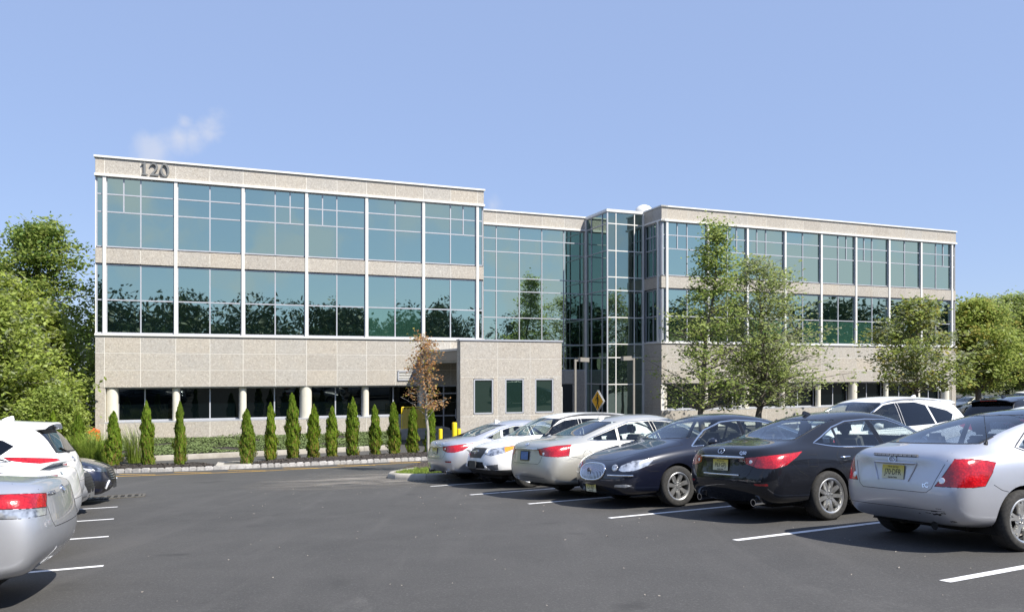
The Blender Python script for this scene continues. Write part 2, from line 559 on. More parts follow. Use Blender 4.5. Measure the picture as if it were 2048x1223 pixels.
def beds():
    # stone block kerb, each block a piece
    k = link('stone_kerb', None); tag(k, 'row of pale granite blocks edging the mulch bed along the lot', 'kerb')
    variants = []
    for i in range(5):
        bm = bmesh.new(); bmesh.ops.create_cube(bm, size=1)
        bmesh.ops.bevel(bm, geom=bm.edges[:], offset=0.13, segments=2, affect='EDGES')
        for v in bm.verts:
            v.co += Vector([random.uniform(-0.035, 0.035) for _ in range(3)])
        me = bpy.data.meshes.new('block'); bm.to_mesh(me); bm.free(); shade(me, 50); me.materials.append(MATS['block_stone']); variants.append(me)
    s = 0.0
    total = sum((Vector(q) - Vector(p)).length for p, q in zip(KERB, KERB[1:]))
    while s < total - 0.3:
        ln = random.uniform(0.22, 0.30)
        p, d = poly_at(KERB, s + ln / 2)
        o = link('block', random.choice(variants), k, (p.x, p.y, gz(p.x, p.y) + 0.035), (random.uniform(-0.04, 0.04), random.uniform(-0.04, 0.04), math.atan2(d.y, d.x) + random.uniform(-0.04, 0.04)))
        o.scale = (ln - 0.008, 0.13 + random.uniform(-.01, .01), 0.20 + random.uniform(-0.015, 0.015))
        s += ln
    # mulch mounds (two stretches with a concrete slab between them)
    back = offset_line(KERB, 3.1)
    for nm, s0, s1, lab in (('mulch_bed', 0.2, 5.35, 'dark bark mulch mound under the arborvitae left of the concrete slab'),
                            ('mulch_bed', 6.75, total - 0.2, 'long dark bark mulch bed under the arborvitae row right of the slab')):
        n = int((s1 - s0) / 0.25); rows = 9
        V, F = [], []
        for i in range(n + 1):
            s_ = s0 + (s1 - s0) * i / n
            p, d = poly_at(KERB, s_)
            nv = Vector((-d.y, d.x))
            w = 1.75 + 2.0 * (s_ / total)
            for j in range(rows + 1):
                t = j / rows
                q = p + nv * (0.08 + t * w)
                e = min(1, min(i, n - i) / 3.0)
                h = 0.17 * math.sin(math.pi * min(1, 0.18 + t * 0.82)) ** 0.7 * (0.25 + 0.75 * e) + random.uniform(-0.012, 0.012)
                V.append((q.x, q.y, gz(q.x, q.y) + 0.02 + h * (1 if 0 < t < 1 else 0.25)))
        for i in range(n):
            for j in range(rows):
                a = i * (rows + 1) + j
                F.append((a, a + rows + 1, a + rows + 2, a + 1))
        o = MB().add(V, F).build(nm, 'mulch', smooth=70); tag(o, lab, 'mulch bed', 'mulch beds behind the block kerb', 'structure')
        # loose chips
        bv = BVHTree.FromPolygons(V, F)
        Q = []
        for _ in range(int(2600 * (s1 - s0) / 10)):
            p, d = poly_at(KERB, random.uniform(s0, s1)); nv = Vector((-d.y, d.x)); q = p + nv * random.uniform(0.1, 3.4)
            hit = bv.ray_cast(Vector((q.x, q.y, 3)), Vector((0, 0, -1)))
            if hit[0] is None:
                continue
            c = np.array(hit[0]) + (0, 0, 0.012); l, w = random.uniform(.02, .055), random.uniform(.01, .02)
            a = random.uniform(0, 6.28); e1 = np.array((math.cos(a), math.sin(a), random.uniform(-.5, .5))) * l; e2 = np.array((-math.sin(a), math.cos(a), random.uniform(-.5, .5))) * w
            Q.append([c - e1 - e2, c + e1 - e2, c + e1 + e2, c - e1 + e2])
        ch = link('mulch_chips', fast_quads('mulch_chips', np.array(Q), 'bark_chip')); ch['kind'] = 'stuff'; ch['label'] = 'loose bark chips scattered over the mulch'
    # concrete slab with manhole
    sl = tag(link('concrete_slab', None), 'flat concrete slab with a round manhole between the two mulch beds', 'slab')
    P = [poly_at(KERB, s_) for s_ in (5.45, 6.65)]
    q = []
    for (p, d), o2 in ((P[0], 0.1), (P[1], 0.1), (P[1], 2.4), (P[0], 2.4)):
        q.append((p.x - d.y * o2, p.y + d.x * o2))
    sheet('pad', q, 'concrete', 0.10, 0.5, parent=sl, thick=0.12)
    c = (sum(a[0] for a in q) / 4, sum(a[1] for a in q) / 4); zc = gz(*c) + 0.104
    MB().lathe([(0.0, 0.016), (0.36, 0.016), (0.38, 0.0)], 24, c=(c[0], c[1] + .1, zc)).build('manhole_cover', 'cast_iron', sl, smooth=40)
    # storm drain grate in the lot
    gr = tag(link('storm_drain', None), 'rusty storm drain grate set in the asphalt near the left stalls', 'drain')
    M = lot_frame(-8.95, 17.35, R(24)); gr.matrix_world = M
    MB().span((-0.62, -0.35, 0.002), (0.62, 0.35, 0.006)).build('well', 'drain_dark', gr)
    fr = MB()
    for y in (-0.36, 0.36):
        fr.box((0, y, 0.012), (1.32, 0.07, 0.02))
    for x in (-0.64, 0.64):
        fr.box((x, 0, 0.012), (0.06, 0.65, 0.02))
    fr.build('frame', 'cast_iron', gr)
    for i in range(9):
        piece('bar', (-0.56 + i * 0.14, 0, 0.013), (0.055, 0.65, 0.016), 'cast_iron', gr)
    # drop-off drive's far kerb and the planting bed against the building
    fk = [(-21.5, 26.6), (-17.6, 28.7), (-15.28, 29.95), (-12.63, 31.25), (-9.77, 32.65), (-7.12, 34.0), (-5.3, 35.0)]
    kb = tag(link('concrete_kerb', None), 'low concrete kerb between the drop-off drive and the green bed', 'kerb')
    s = 0.0; tot = sum((Vector(b) - Vector(a_)).length for a_, b in zip(fk, fk[1:]))
    while s < tot - 0.5:
        ln = min(2.4, tot - s); p, d = poly_at(fk, s + ln / 2)
        piece('kerb_stone', (p.x, p.y, gz(p.x, p.y) + 0.02), (ln - 0.012, 0.16, 0.36), 'concrete', kb, (0, 0, math.atan2(d.y, d.x)), 0.02)
        s += ln
    bed_poly = [(p[0] - 0.02, p[1] + 0.1) for p in fk]
    wall0, wall1 = bw(-3, 0.03), bw(14.6, 0.03)
    V, F = [], []
    n, rows = 60, 14
    for i in range(n + 1):
        t = i / n
        p, d = poly_at(bed_poly, t * tot * 0.985)
        w = wall0.lerp(wall1, t)
        for j in range(rows + 1):
            r = j / rows
            x, y = p.x + (w.x - p.x) * r, p.y + (w.y - p.y) * r
            z0 = gz(p.x, p.y) + 0.17
            V.append((x, y, z0 + (EYE - 3.3 - z0) * (r ** 0.8) + 0.03 * math.sin(x * 2.1 + y * 1.3) * math.sin(math.pi * r)))
    for i in range(n):
        for j in range(rows):
            a_ = i * (rows + 1) + j
            F.append((a_, a_ + rows + 1, a_ + rows + 2, a_ + 1))
    o = MB().add(V, F).build('planting_bed', 'mulch', smooth=70); o['kind'] = 'structure'
    return V, F
BED_V, BED_F = beds()
# ------------------------------------------------------------------ building materials
def make_building_materials():
    t = NT('granite'); p = t.pos(); oi = t.new('ObjectInfo')
    sh = t.new('VectorMath', operation='ADD'); t.l.new(p, sh.inputs[0])
    cmb = t.new('CombineXYZ'); k = t.math('MULTIPLY', oi.outputs['Random'], 37.0)
    for i in range(3):
        t.l.new(k, cmb.inputs[i])
    t.l.new(cmb.outputs[0], sh.inputs[1]); q = sh.outputs[0]
    f1 = t.noise(q, 15, 5, 0.78, 1.2); f2 = t.noise(q, 42, 2, 0.6); f3 = t.noise(q, 1.6, 4, 0.6, 1.5); f4 = t.noise(q, 11, 3, 0.65, 1.0)
    c = t.ramp(f1, [(0.32, (0.22, 0.20, 0.17)), (0.45, (0.42, 0.385, 0.335)), (0.56, (0.56, 0.525, 0.465)), (0.70, (0.76, 0.73, 0.67))])
    c = t.mix(t.ramp(f2, [(0.56, 0.0), (0.68, 0.8)]), c, (0.19, 0.18, 0.17))
    c = t.mix(t.ramp(f4, [(0.40, 0.40), (0.62, 0.0)]), c, (0.36, 0.31, 0.27))
    c = t.mix(t.ramp(f3, [(0.35, 0.0), (0.8, 0.35)]), c, (0.42, 0.41, 0.40))
    tint = t.ramp(oi.outputs['Random'], [(0.0, (0.90, 0.89, 0.86)), (0.35, (1.0, 0.99, 0.95)), (0.7, (0.94, 0.955, 0.955)), (1.0, (1.03, 1.0, 0.93))])
    t.base(t.mix(1.0, c, tint, 'MULTIPLY')); t.setp(Roughness=0.62); t.bump(f1, 0.15, 0.004)
    plain('joint', (0.80, 0.78, 0.72), 0.9)
    plain('white_metal', (0.75, 0.74, 0.70), 0.45, 0, 0.03, 3)
    plain('column_paint', (0.70, 0.66, 0.56), 0.6, 0, 0.04, 4)
    plain('aluminium', (0.46, 0.475, 0.51), 0.38, 0.15, 0.05, 5)
    plain('dark_metal', (0.10, 0.105, 0.115), 0.45, 0.3)
    plain('letter_grey', (0.20, 0.205, 0.20), 0.5, 0.2)
    plain('roof_grey', (0.45, 0.45, 0.44), 0.8)
    plain('soffit', (0.42, 0.41, 0.39), 0.8)
    plain('core_dark', (0.03, 0.035, 0.035), 0.9)
    plain('safety_yellow', (0.80, 0.58, 0.01), 0.45)
    plain('rail_yellow', (0.72, 0.55, 0.12), 0.5)
    plain('post_tan', (0.27, 0.25, 0.215), 0.55)
    def glass(nm, tint, body, refl, wob=0.0016):
        t = NT(nm); t.n.remove(t.p)
        g = t.new('BsdfGlossy'); g.inputs['Roughness'].default_value = 0.012; g.inputs['Color'].default_value = (*tint, 1)
        d = t.new('BsdfDiffuse'); oi = t.new('ObjectInfo')
        br = t.ramp(oi.outputs['Random'], [(0.0, [b * 0.75 for b in body]), (1.0, [b * 1.25 for b in body])])
        t.l.new(br, d.inputs['Color'])
        lw = t.new('LayerWeight'); lw.inputs['Blend'].default_value = 0.25
        mx = t.new('MixShader')
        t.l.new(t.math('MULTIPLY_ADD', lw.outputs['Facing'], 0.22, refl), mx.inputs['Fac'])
        t.l.new(d.outputs[0], mx.inputs[1]); t.l.new(g.outputs[0], mx.inputs[2])
        b = t.new('Bump'); b.inputs['Strength'].default_value = 0.35; b.inputs['Distance'].default_value = wob * 6
        q = t.new('VectorMath', operation='ADD'); t.l.new(t.pos(), q.inputs[0])
        c = t.new('CombineXYZ'); k = t.math('MULTIPLY', oi.outputs['Random'], 91.0)
        t.l.new(k, c.inputs[0]); t.l.new(k, c.inputs[2]); t.l.new(c.outputs[0], q.inputs[1])
        t.l.new(t.noise(q.outputs[0], 0.9, 1, 0.4), b.inputs['Height'])
        t.l.new(b.outputs[0], g.inputs['Normal'])
        t.l.new(mx.outputs[0], t.out.inputs['Surface'])
    glass('glass_teal', (0.535, 0.665, 0.555), (0.012, 0.026, 0.028), 0.80)
    glass('glass_blind', (0.50, 0.66, 0.54), (0.040, 0.115, 0.082), 0.58)
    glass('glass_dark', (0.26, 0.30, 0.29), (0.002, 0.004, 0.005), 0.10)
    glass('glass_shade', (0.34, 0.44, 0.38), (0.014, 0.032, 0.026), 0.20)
    glass('glass_atrium', (0.38, 0.49, 0.43), (0.010, 0.020, 0.024), 0.66)
make_building_materials()

B = thing('office_building', 'three storey granite and teal glass office block with the number 120 on its parapet', 'building', BO, (0, 0, TH))

# levels above eye height
Z_TOP, Z_COP, Z_PAR, Z_HEAD = 9.93, 9.84, 9.09, 8.98
Z_SILL3, Z_SP0, Z_SP1, Z_HEAD2 = 5.73, 5.66, 4.94, 4.88
Z_SILL2, Z_BAND = 1.67, 1.575
ROWS_G = [1.575, 0.765, -0.045, -0.85]
Z_SILL1, Z_BASE = -2.47, -3.55
FIN = 0.14

def panel(u0, u1, z0, z1, v=0.0, t=0.05, parent=None, mat='granite'):
    """one granite slab, 12 mm joints round it"""
    return piece('granite_panel', ((u0 + u1) / 2, v + t / 2, (z0 + z1) / 2), (u1 - u0 - 0.022, t, z1 - z0 - 0.022), mat, parent or B)

def panel_side(v0, v1, z0, z1, u, parent=None):
    return piece('granite_panel', (u + 0.025, (v0 + v1) / 2, (z0 + z1) / 2), (0.05, v1 - v0 - 0.014, z1 - z0 - 0.014), 'granite', parent or B)

def pane(u0, u1, z0, z1, v, parent, mat='glass_teal', side=False):
    a, b = random.gauss(0, 0.0028), random.gauss(0, 0.0022)
    g = 0.012
    if side:
        return piece('pane', (v, (u0 + u1) / 2, (z0 + z1) / 2), (0.02, u1 - u0 - g, z1 - z0 - g), mat, parent, (0, a, b))
    return piece('pane', ((u0 + u1) / 2, v, (z0 + z1) / 2), (u1 - u0 - g, 0.02, z1 - z0 - g), mat, parent, (a, 0, b))

MUL = 0.058
def window(cols, rows, extra=(), vg=0.13, parent=None, mats=None, frame='aluminium', name='window', deep=0.045, side_u=None, blind=None):
    """frame of mullions as one mesh, each pane a child. cols/rows: positions of the bars, outermost included.
    extra: (u, z0, z1) additional short verticals"""
    f = MB(); h = MUL / 2
    va, vb = vg - deep, vg + 0.03
    def bar(u0, u1, z0, z1, pr=0.0):
        if side_u is None:
            f.span((u0, va - pr, z0), (u1, vb, z1))
        else:
            f.span((side_u + va - vg - pr, u0, z0), (side_u + vb - vg, u1, z1))
    for z in rows:
        bar(cols[0], cols[-1], z - h, z + h)
    for u in cols:
        bar(u - h, u + h, rows[0], rows[-1], 0.004)
    for u, z0, z1 in extra:
        bar(u - h, u + h, z0, z1, 0.004)
    w = f.build(name, frame, parent or B)
    for i in range(len(cols) - 1):
        for j in range(len(rows) - 1):
            us = [cols[i], cols[i + 1]]
            for u, z0, z1 in extra:
                if cols[i] < u < cols[i + 1] and z0 - 0.01 <= rows[j] and rows[j + 1] <= z1 + 0.01:
                    us.insert(1, u)
            for k in range(len(us) - 1):
                m = 'glass_teal' if mats is None else mats
                if blind and (i, j) in blind:
                    m = 'glass_blind'
                if side_u is None:
                    pane(us[k] + h * 0.6, us[k + 1] - h * 0.6, rows[j] + h * 0.6, rows[j + 1] - h * 0.6, vg, w, m)
                else:
                    pane(us[k] + h * 0.6, us[k + 1] - h * 0.6, rows[j] + h * 0.6, rows[j + 1] - h * 0.6, side_u, w, m, True)
    return w

def wing(u0, u1, fins, splits, blinds, left_glass, right_glass, thick_cols, door_bay=None):
    # solid core behind the skin
    m = MB()
    m.span((u0 + (0.35 if u0 > 20 else 0.06), 0.30, -0.84), (u1 - 0.06, 19, 9.7))
    m.span((u0 + 0.06, 0.85, -3.6), (u1 - 0.06, 18.9, -0.845))
    m.build('core', 'core_dark', B)
    j = MB()                                        # joint backing seen between the slabs
    for z0, z1 in ((Z_PAR, Z_COP), (Z_SP0 - 0.04, Z_SP1 + 0.04), (ROWS_G[3], Z_BAND)):
        j.span((u0 + 0.012, 0.007 if z0 != Z_SP0 - 0.04 else 0.02, min(z0, z1)), (u1 - 0.012, 0.29, max(z0, z1)))
    j.span((u0 + 0.012, 0.007, Z_BASE), (u1 - 0.012, 0.84, Z_SILL1 - 0.055))
    j.build('joint_backing', 'joint', B)
    edges = [u0] + [x for a, b in zip(fins, fins[1:] + [None]) for x in ([a, (a + b) / 2] if b else [a])] + [u1]
    for a, b in zip(edges, edges[1:]):
        panel(a, b, Z_PAR, Z_COP)
        for za, zb in zip(ROWS_G, ROWS_G[1:]):
            panel(a, b, zb, za)
        panel(a, b, -3.33, Z_SILL1 - 0.05)
    # spandrels sit between the fins
    for a, b in zip(edges, edges[1:]):
        panel(a, b, Z_SP1, Z_SP0, 0.012)
    # coping, head band, sill band, soffit
    MB().span((u0 - 0.05, -0.07, Z_COP), (u1 + 0.05, 0.45, Z_TOP)).build('coping', 'white_metal', B)
    MB().span((u0 - 0.03, -0.085, Z_HEAD), (u1 + 0.03, 0.28, Z_PAR)).build('head_band', 'white_metal', B)
    MB().span((u0 - 0.02, -0.065, Z_BAND), (u1 + 0.02, 0.28, Z_SILL2)).build('sill_band', 'white_metal', B)
    MB().span((u0 + 0.02, 0.035, ROWS_G[3] - 0.03), (u1 - 0.02, 0.84, ROWS_G[3] - 0.003)).build('soffit', 'soffit', B)
    for u in fins:
        piece('fin', (u, 0.055, (Z_HEAD + Z_SILL2) / 2), (FIN, 0.17, Z_HEAD - Z_SILL2 - 0.004), 'white_metal', B)
    for k, (a, b) in enumerate(zip(fins, fins[1:])):
        a_, b_ = a + FIN / 2 + MUL / 2 - 0.02, b - FIN / 2 - MUL / 2 + 0.02
        mid = (a + b) / 2
        ex = []
        if splits[k] == 'L':
            ex = [((a_ + mid) / 2, 7.35, 8.95)]
        elif splits[k] == 'R':
            ex = [((b_ + mid) / 2, 7.35, 8.95)]
        window([a_, mid, b_], [5.73, 7.35, 8.175, 8.95], ex)
        bl = blinds.get(k, ())
        window([a_, mid, b_], [1.70, 3.245, 4.88], blind=[(c, 0) for c in bl])
    # narrow strips of glass at the ends
    for lo, hi in ((u0 + 0.05, fins[0] - FIN / 2), (fins[-1] + FIN / 2, u1 - 0.05)):
        window([lo + 0.01, hi - 0.01], [5.73, 7.35, 8.175, 8.95])
        window([lo + 0.01, hi - 0.01], [1.70, 3.245, 4.88])
    # ground floor: columns in front of set-back windows
    cols = []
    for u in fins:
        th = any(abs(u - t) < 0.2 for t in thick_cols)
        r = 0.29 if th else 0.17
        uu = u
        if u == fins[0] and left_glass == 'pier':
            uu = u0 + 0.42 + 0.26; r = 0.26
        if u == fins[-1] and right_glass == 'pier':
            uu = u1 - 0.42 - 0.29; r = 0.29
        cols.append((uu, r))
        MB().lathe([(r, Z_SILL1 - 0.05), (r, ROWS_G[3] - 0.004)], 24, c=(uu, 0.33, 0)).build('column', 'column_paint', B, smooth=40)
    MB().span((u0 + 0.02, 0.0, Z_SILL1 - 0.05), (u1 - 0.02, 0.84, Z_SILL1)).build('sill_ledge', 'aluminium', B)
    for k, ((ua, ra), (ub, rb)) in enumerate(zip(cols, cols[1:])):
        if door_bay is not None and k == door_bay:
            a_, b_ = ua + ra * 0.9, ub - rb * 0.9
            window([a_, a_ + 1.75], [Z_SILL1 + 0.03, ROWS_G[3] - 0.06], vg=0.62, mats='glass_dark')
            d = window([a_ + 1.86, b_ - 0.03], [-3.3, -2.35, ROWS_G[3] - 0.06], vg=0.3, mats='glass_dark', frame='white_metal', name='door')
            piece('handle', (a_ + 1.98, 0.17, -2.2), (0.03, 0.05, 0.4), 'aluminium', d)
            continue
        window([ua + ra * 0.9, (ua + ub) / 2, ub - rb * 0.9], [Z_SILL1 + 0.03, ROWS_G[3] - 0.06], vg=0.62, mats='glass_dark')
    if left_glass == 'pier':
        panel(u0, u0 + 0.42, Z_SILL1 - 0.05, ROWS_G[3], 0.0)
        MB().span((u0 + 0.03, 0.052, Z_SILL1 - 0.05), (u0 + 0.42, 0.84, ROWS_G[3] - 0.01)).build('pier', 'joint', B)
    if right_glass == 'pier':
        panel(u1 - 0.42, u1, Z_SILL1 - 0.05, ROWS_G[3], 0.0)
        MB().span((u1 - 0.42, 0.052, Z_SILL1 - 0.05), (u1 - 0.03, 0.84, ROWS_G[3] - 0.01)).build('pier', 'joint', B)

LF = [0.39 + i * 3.0515 for i in range(7)]
RF = [30.84 + i * 2.974 for i in range(9)]
wing(0.0, 19.075, LF, 'L-RL-R', {4: (0, 1), 5: ()}, 'pier', None, (9.54, 18.7))
wing(30.44, 55.015, RF, 'LRL-RL-R', {3: (1,), 4: (0, 1), 5: (0,), 2: (0, 1)}, None, 'pier', (36.79, 45.71), door_bay=1)

# end walls of the wings that turn the corner
def end_walls():
    for u, nm in ((0.0, 'end_wall'),):
        m = MB()
        m.span((u, 0.056, Z_BASE), (u + 0.03, 18.9, Z_COP)).build(nm, 'joint', B)
    # right end of the left wing
    MB().span((19.045, 0.056, -0.85), (19.07, 4.9, Z_COP)).build('end_wall', 'granite', B)
    MB().span((54.985, 0.056, Z_BASE), (55.012, 18.9, Z_COP)).build('end_wall', 'granite', B)
    # left return of the right wing: granite, two storeys of glass, granite
    u = 30.44; V1 = 2.02
    for v0, v1 in ((0.055, 1.0), (1.0, V1)):
        panel_side(v0, v1, Z_PAR, Z_COP, u)
        panel_side(v0, v1, Z_SP1, Z_SP0, u)
        for za, zb in zip(ROWS_G + [-2.3], ROWS_G[1:] + [-2.3, -3.4]):
            panel_side(v0, v1, zb, za, u)
    MB().span((u + 0.03, 0.06, -3.6), (u + 0.24, V1, -0.85)).build('joint_backing', 'joint', B)
    MB().span((u - 0.05, -0.07, Z_COP + 0.002), (u + 0.4, V1, Z_TOP + 0.002)).build('coping', 'white_metal', B)
    MB().span((u - 0.06, -0.085, Z_HEAD + 0.002), (u + 0.2, V1, Z_PAR - 0.002)).build('head_band', 'white_metal', B)
    MB().span((u - 0.05, -0.065, Z_BAND + 0.002), (u + 0.2, V1, Z_SILL2 - 0.002)).build('sill_band', 'white_metal', B)
    for rows in ([5.73, 7.35, 8.175, 8.95], [1.70, 3.245, 4.88]):
        ex = [(1.45, 7.35, 8.95), (0.75, 7.35, 8.95)] if len(rows) == 4 else []
        window([0.42, 1.1, V1 - 0.04], rows, ex, side_u=u + 0.13, mats='glass_atrium')
        window([0.06, 0.25], rows, side_u=u + 0.13, mats='glass_atrium')
    piece('fin', (u + 0.02, 0.335, (Z_HEAD + Z_SILL2) / 2), (0.2, 0.13, Z_HEAD - Z_SILL2 - 0.006), 'white_metal', B)
end_walls()

def middle():
    V = 4.96
    MB().span((19.1, V + 0.3, -3.6), (31, 18, 9.6)).build('core', 'core_dark', B)
    MB().span((19.08, V - 0.07, Z_COP), (27.8, V + 0.4, Z_TOP)).build('coping', 'white_metal', B)
    MB().span((19.08, V + 0.007, Z_PAR), (27.8, V + 0.29, Z_COP)).build('joint_backing', 'joint', B)
    MB().span((19.08, V - 0.085, Z_HEAD), (27.8, V + 0.28, Z_PAR)).build('head_band', 'white_metal', B)
    cols = [20.08 + 1.5475 * i for i in range(6)]
    cols[-1] = 27.78
    for a, b in zip([19.08] + cols, cols):
        panel(a, b, Z_PAR, Z_COP, V)
    rows = [-0.05, 0.73, 1.575, 3.245, 4.9, 5.73, 7.35, 8.175, 8.95]
    window([19.12] + cols, rows, vg=V + 0.1, frame='aluminium', mats='glass_teal', name='curtain_wall')
    # wall and door under the glazing
    for a, b in ((24.69, 26.25), (26.25, 27.8)):
        panel(a, b, -0.95, -0.09, V)
    panel(19.1, 23.15, -3.4, -0.09, V); panel(23.15, 24.69, -3.4, -0.09, V)
    panel(26.9, 27.8, -3.4, -0.95, V)
    MB().span((19.1, V + 0.05, -3.55), (27.8, V + 0.28, -0.09)).build('joint_backing', 'joint', B)
    MB().span((24.7, V + 0.02, -3.5), (26.88, V + 0.045, -0.96)).build('door_recess', 'core_dark', B)
    d = window([25.25, 26.1], [-3.4, -2.45, -1.15], vg=V - 0.02, frame='white_metal', mats='glass_dark', name='door')
    piece('handle', (25.95, V - 0.12, -2.3), (0.03, 0.04, 0.35), 'aluminium', d)
    # glass stair tower
    ua, ub, va = 27.82, 30.42, 2.04
    MB().span((ua + 0.2, va + 0.2, -3.6), (ub, V + 2, 9.7)).build('core', 'core_dark', B)
    m = MB(); m.span((ua - 0.05, va - 0.05, 9.74), (ub - 0.0, V + 1.5, 9.90)); m.build('coping', 'white_metal', B)
    lv = [-3.5, -0.93, 0.73, 1.565, 3.22, 4.9, 5.715, 7.35, 9.02, 9.72]
    window([ua + 0.05, 28.45, 29.76, ub - 0.05], lv, vg=va + 0.05, frame='white_metal', mats='glass_atrium', name='curtain_wall')
    window([va + 0.06, 2.72, 4.2, V - 0.08], lv, side_u=ua + 0.05, frame='aluminium', mats='glass_atrium', name='curtain_wall')
    piece('corner_post', (ua + 0.03, va + 0.03, 3.1), (0.07, 0.07, 13.2), 'aluminium', B)
    piece('corner_post', (ub - 0.05, va - 0.02, 3.1), (0.11, 0.10, 13.2), 'white_metal', B)
    piece('corner_post', (ua - 0.03, V - 0.05, 3.1), (0.09, 0.12, 13.2), 'white_metal', B)
    # roof plant: white domed vent with its lower curb
    prof = [(0.62, 9.6), (0.62, 9.95), (0.60, 10.12), (0.52, 10.32), (0.38, 10.46), (0.18, 10.54), (0.0, 10.56)]
    MB().lathe(prof, 20, c=(31.95, 4.6, 0.40)).build('roof_vent', 'white_metal', B, smooth=50)
    MB().span((29.0, 4.0, 9.6), (29.7, 4.8, 10.02)).build('roof_curb', 'roof_grey', B)
middle()

def louver():
    f = MB(); u0, u1, z0, z1 = 14.23, 15.28, -0.60, -0.07
    for a, b in (((u0, z0), (u1, z0 + 0.07)), ((u0, z1 - 0.07), (u1, z1)), ((u0, z0), (u0 + 0.07, z1)), ((u1 - 0.07, z0), (u1, z1))):
        f.span((a[0], -0.05, a[1]), (b[0], 0.0, b[1]))
    w = f.build('vent_louver', 'aluminium', B)
    MB().span((u0 + 0.07, -0.004, z0 + 0.07), (u1 - 0.07, -0.002, z1 - 0.07)).build('backing', 'core_dark', w)
    for k in range(5):
        piece('slat', ((u0 + u1) / 2, -0.025, z0 + 0.105 + k * 0.08), (u1 - u0 - 0.14, 0.045, 0.012), 'white_metal', w, (R(35), 0, 0))
louver()

def digits():
    """the street number, cut-out metal digits standing off the stone"""
    z0, hgt = 9.17, 0.60
    def put(polys_outer, hole, u):
        m = MB()
        if hole is None:
            m.prism(polys_outer, 0, 1)
        me_v = []
        bm = bmesh.new()
        def ring(pts):
            return [bm.verts.new((p[0], 0, p[1])) for p in pts]
        o = ring(polys_outer)
        if hole is None:
            bm.faces.new(o)
        else:
            h = ring(hole); n = len(o)
            for i in range(n):
                bm.faces.new((o[i], o[(i + 1) % n], h[(i + 1) % n], h[i]))
        r = bmesh.ops.extrude_face_region(bm, geom=bm.faces[:])
        for v in [e for e in r['geom'] if isinstance(e, bmesh.types.BMVert)]:
            v.co.y -= 0.07
        bmesh.ops.triangulate(bm, faces=[f for f in bm.faces if len(f.verts) > 4])
        bmesh.ops.recalc_face_normals(bm, faces=bm.faces)
        for v in bm.verts:
            v.co = Vector((u + v.co.x * 1.0, v.co.y - 0.035, z0 + v.co.z))
        me = bpy.data.meshes.new('digit'); bm.to_mesh(me); bm.free(); me.materials.append(MATS['letter_grey'])
        link('digit', me, B)
    h = hgt
    one = [(0.02, 0), (0.30, 0), (0.30, 0.035), (0.205, 0.055), (0.205, h), (0.15, h - 0.02), (0.02, h - 0.075), (0.02, h - 0.115), (0.115, h - 0.085), (0.115, 0.055), (0.02, 0.035)]
    put(one, None, 1.93)
    # 2: bowl from arcs, diagonal, foot
    two_o, two_i = [], []
    cx2, cz2, ro, ri = 0.165, h - 0.185, 0.185, 0.11
    for a in np.linspace(165, -35, 14):
        two_o.append((cx2 + ro * math.cos(R(a)), cz2 + ro * math.sin(R(a))))
        two_i.append((cx2 - 0.02 + ri * math.cos(R(a)), cz2 - 0.0 + (ri + 0.01) * math.sin(R(a))))
    two = two_o + [(0.155, 0.085), (0.34, 0.085), (0.38, 0.15), (0.40, 0.15), (0.37, 0.0), (0.0, 0.0), (0.0, 0.035), (0.175, 0.235)] + two_i[::-1]
    put(two, None, 2.32)
    n = 28
    outer = [(0.195 + 0.195 * math.cos(2 * math.pi * i / n), h * 0.5 + (h * 0.5 + 0.015) * math.sin(2 * math.pi * i / n)) for i in range(n)]
    inner = [(0.195 + 0.11 * math.cos(2 * math.pi * i / n) - 0.03 * math.sin(2 * math.pi * i / n), h * 0.5 + (h * 0.5 - 0.055) * math.sin(2 * math.pi * i / n)) for i in range(n)]
    put(outer, inner, 2.77)
digits()

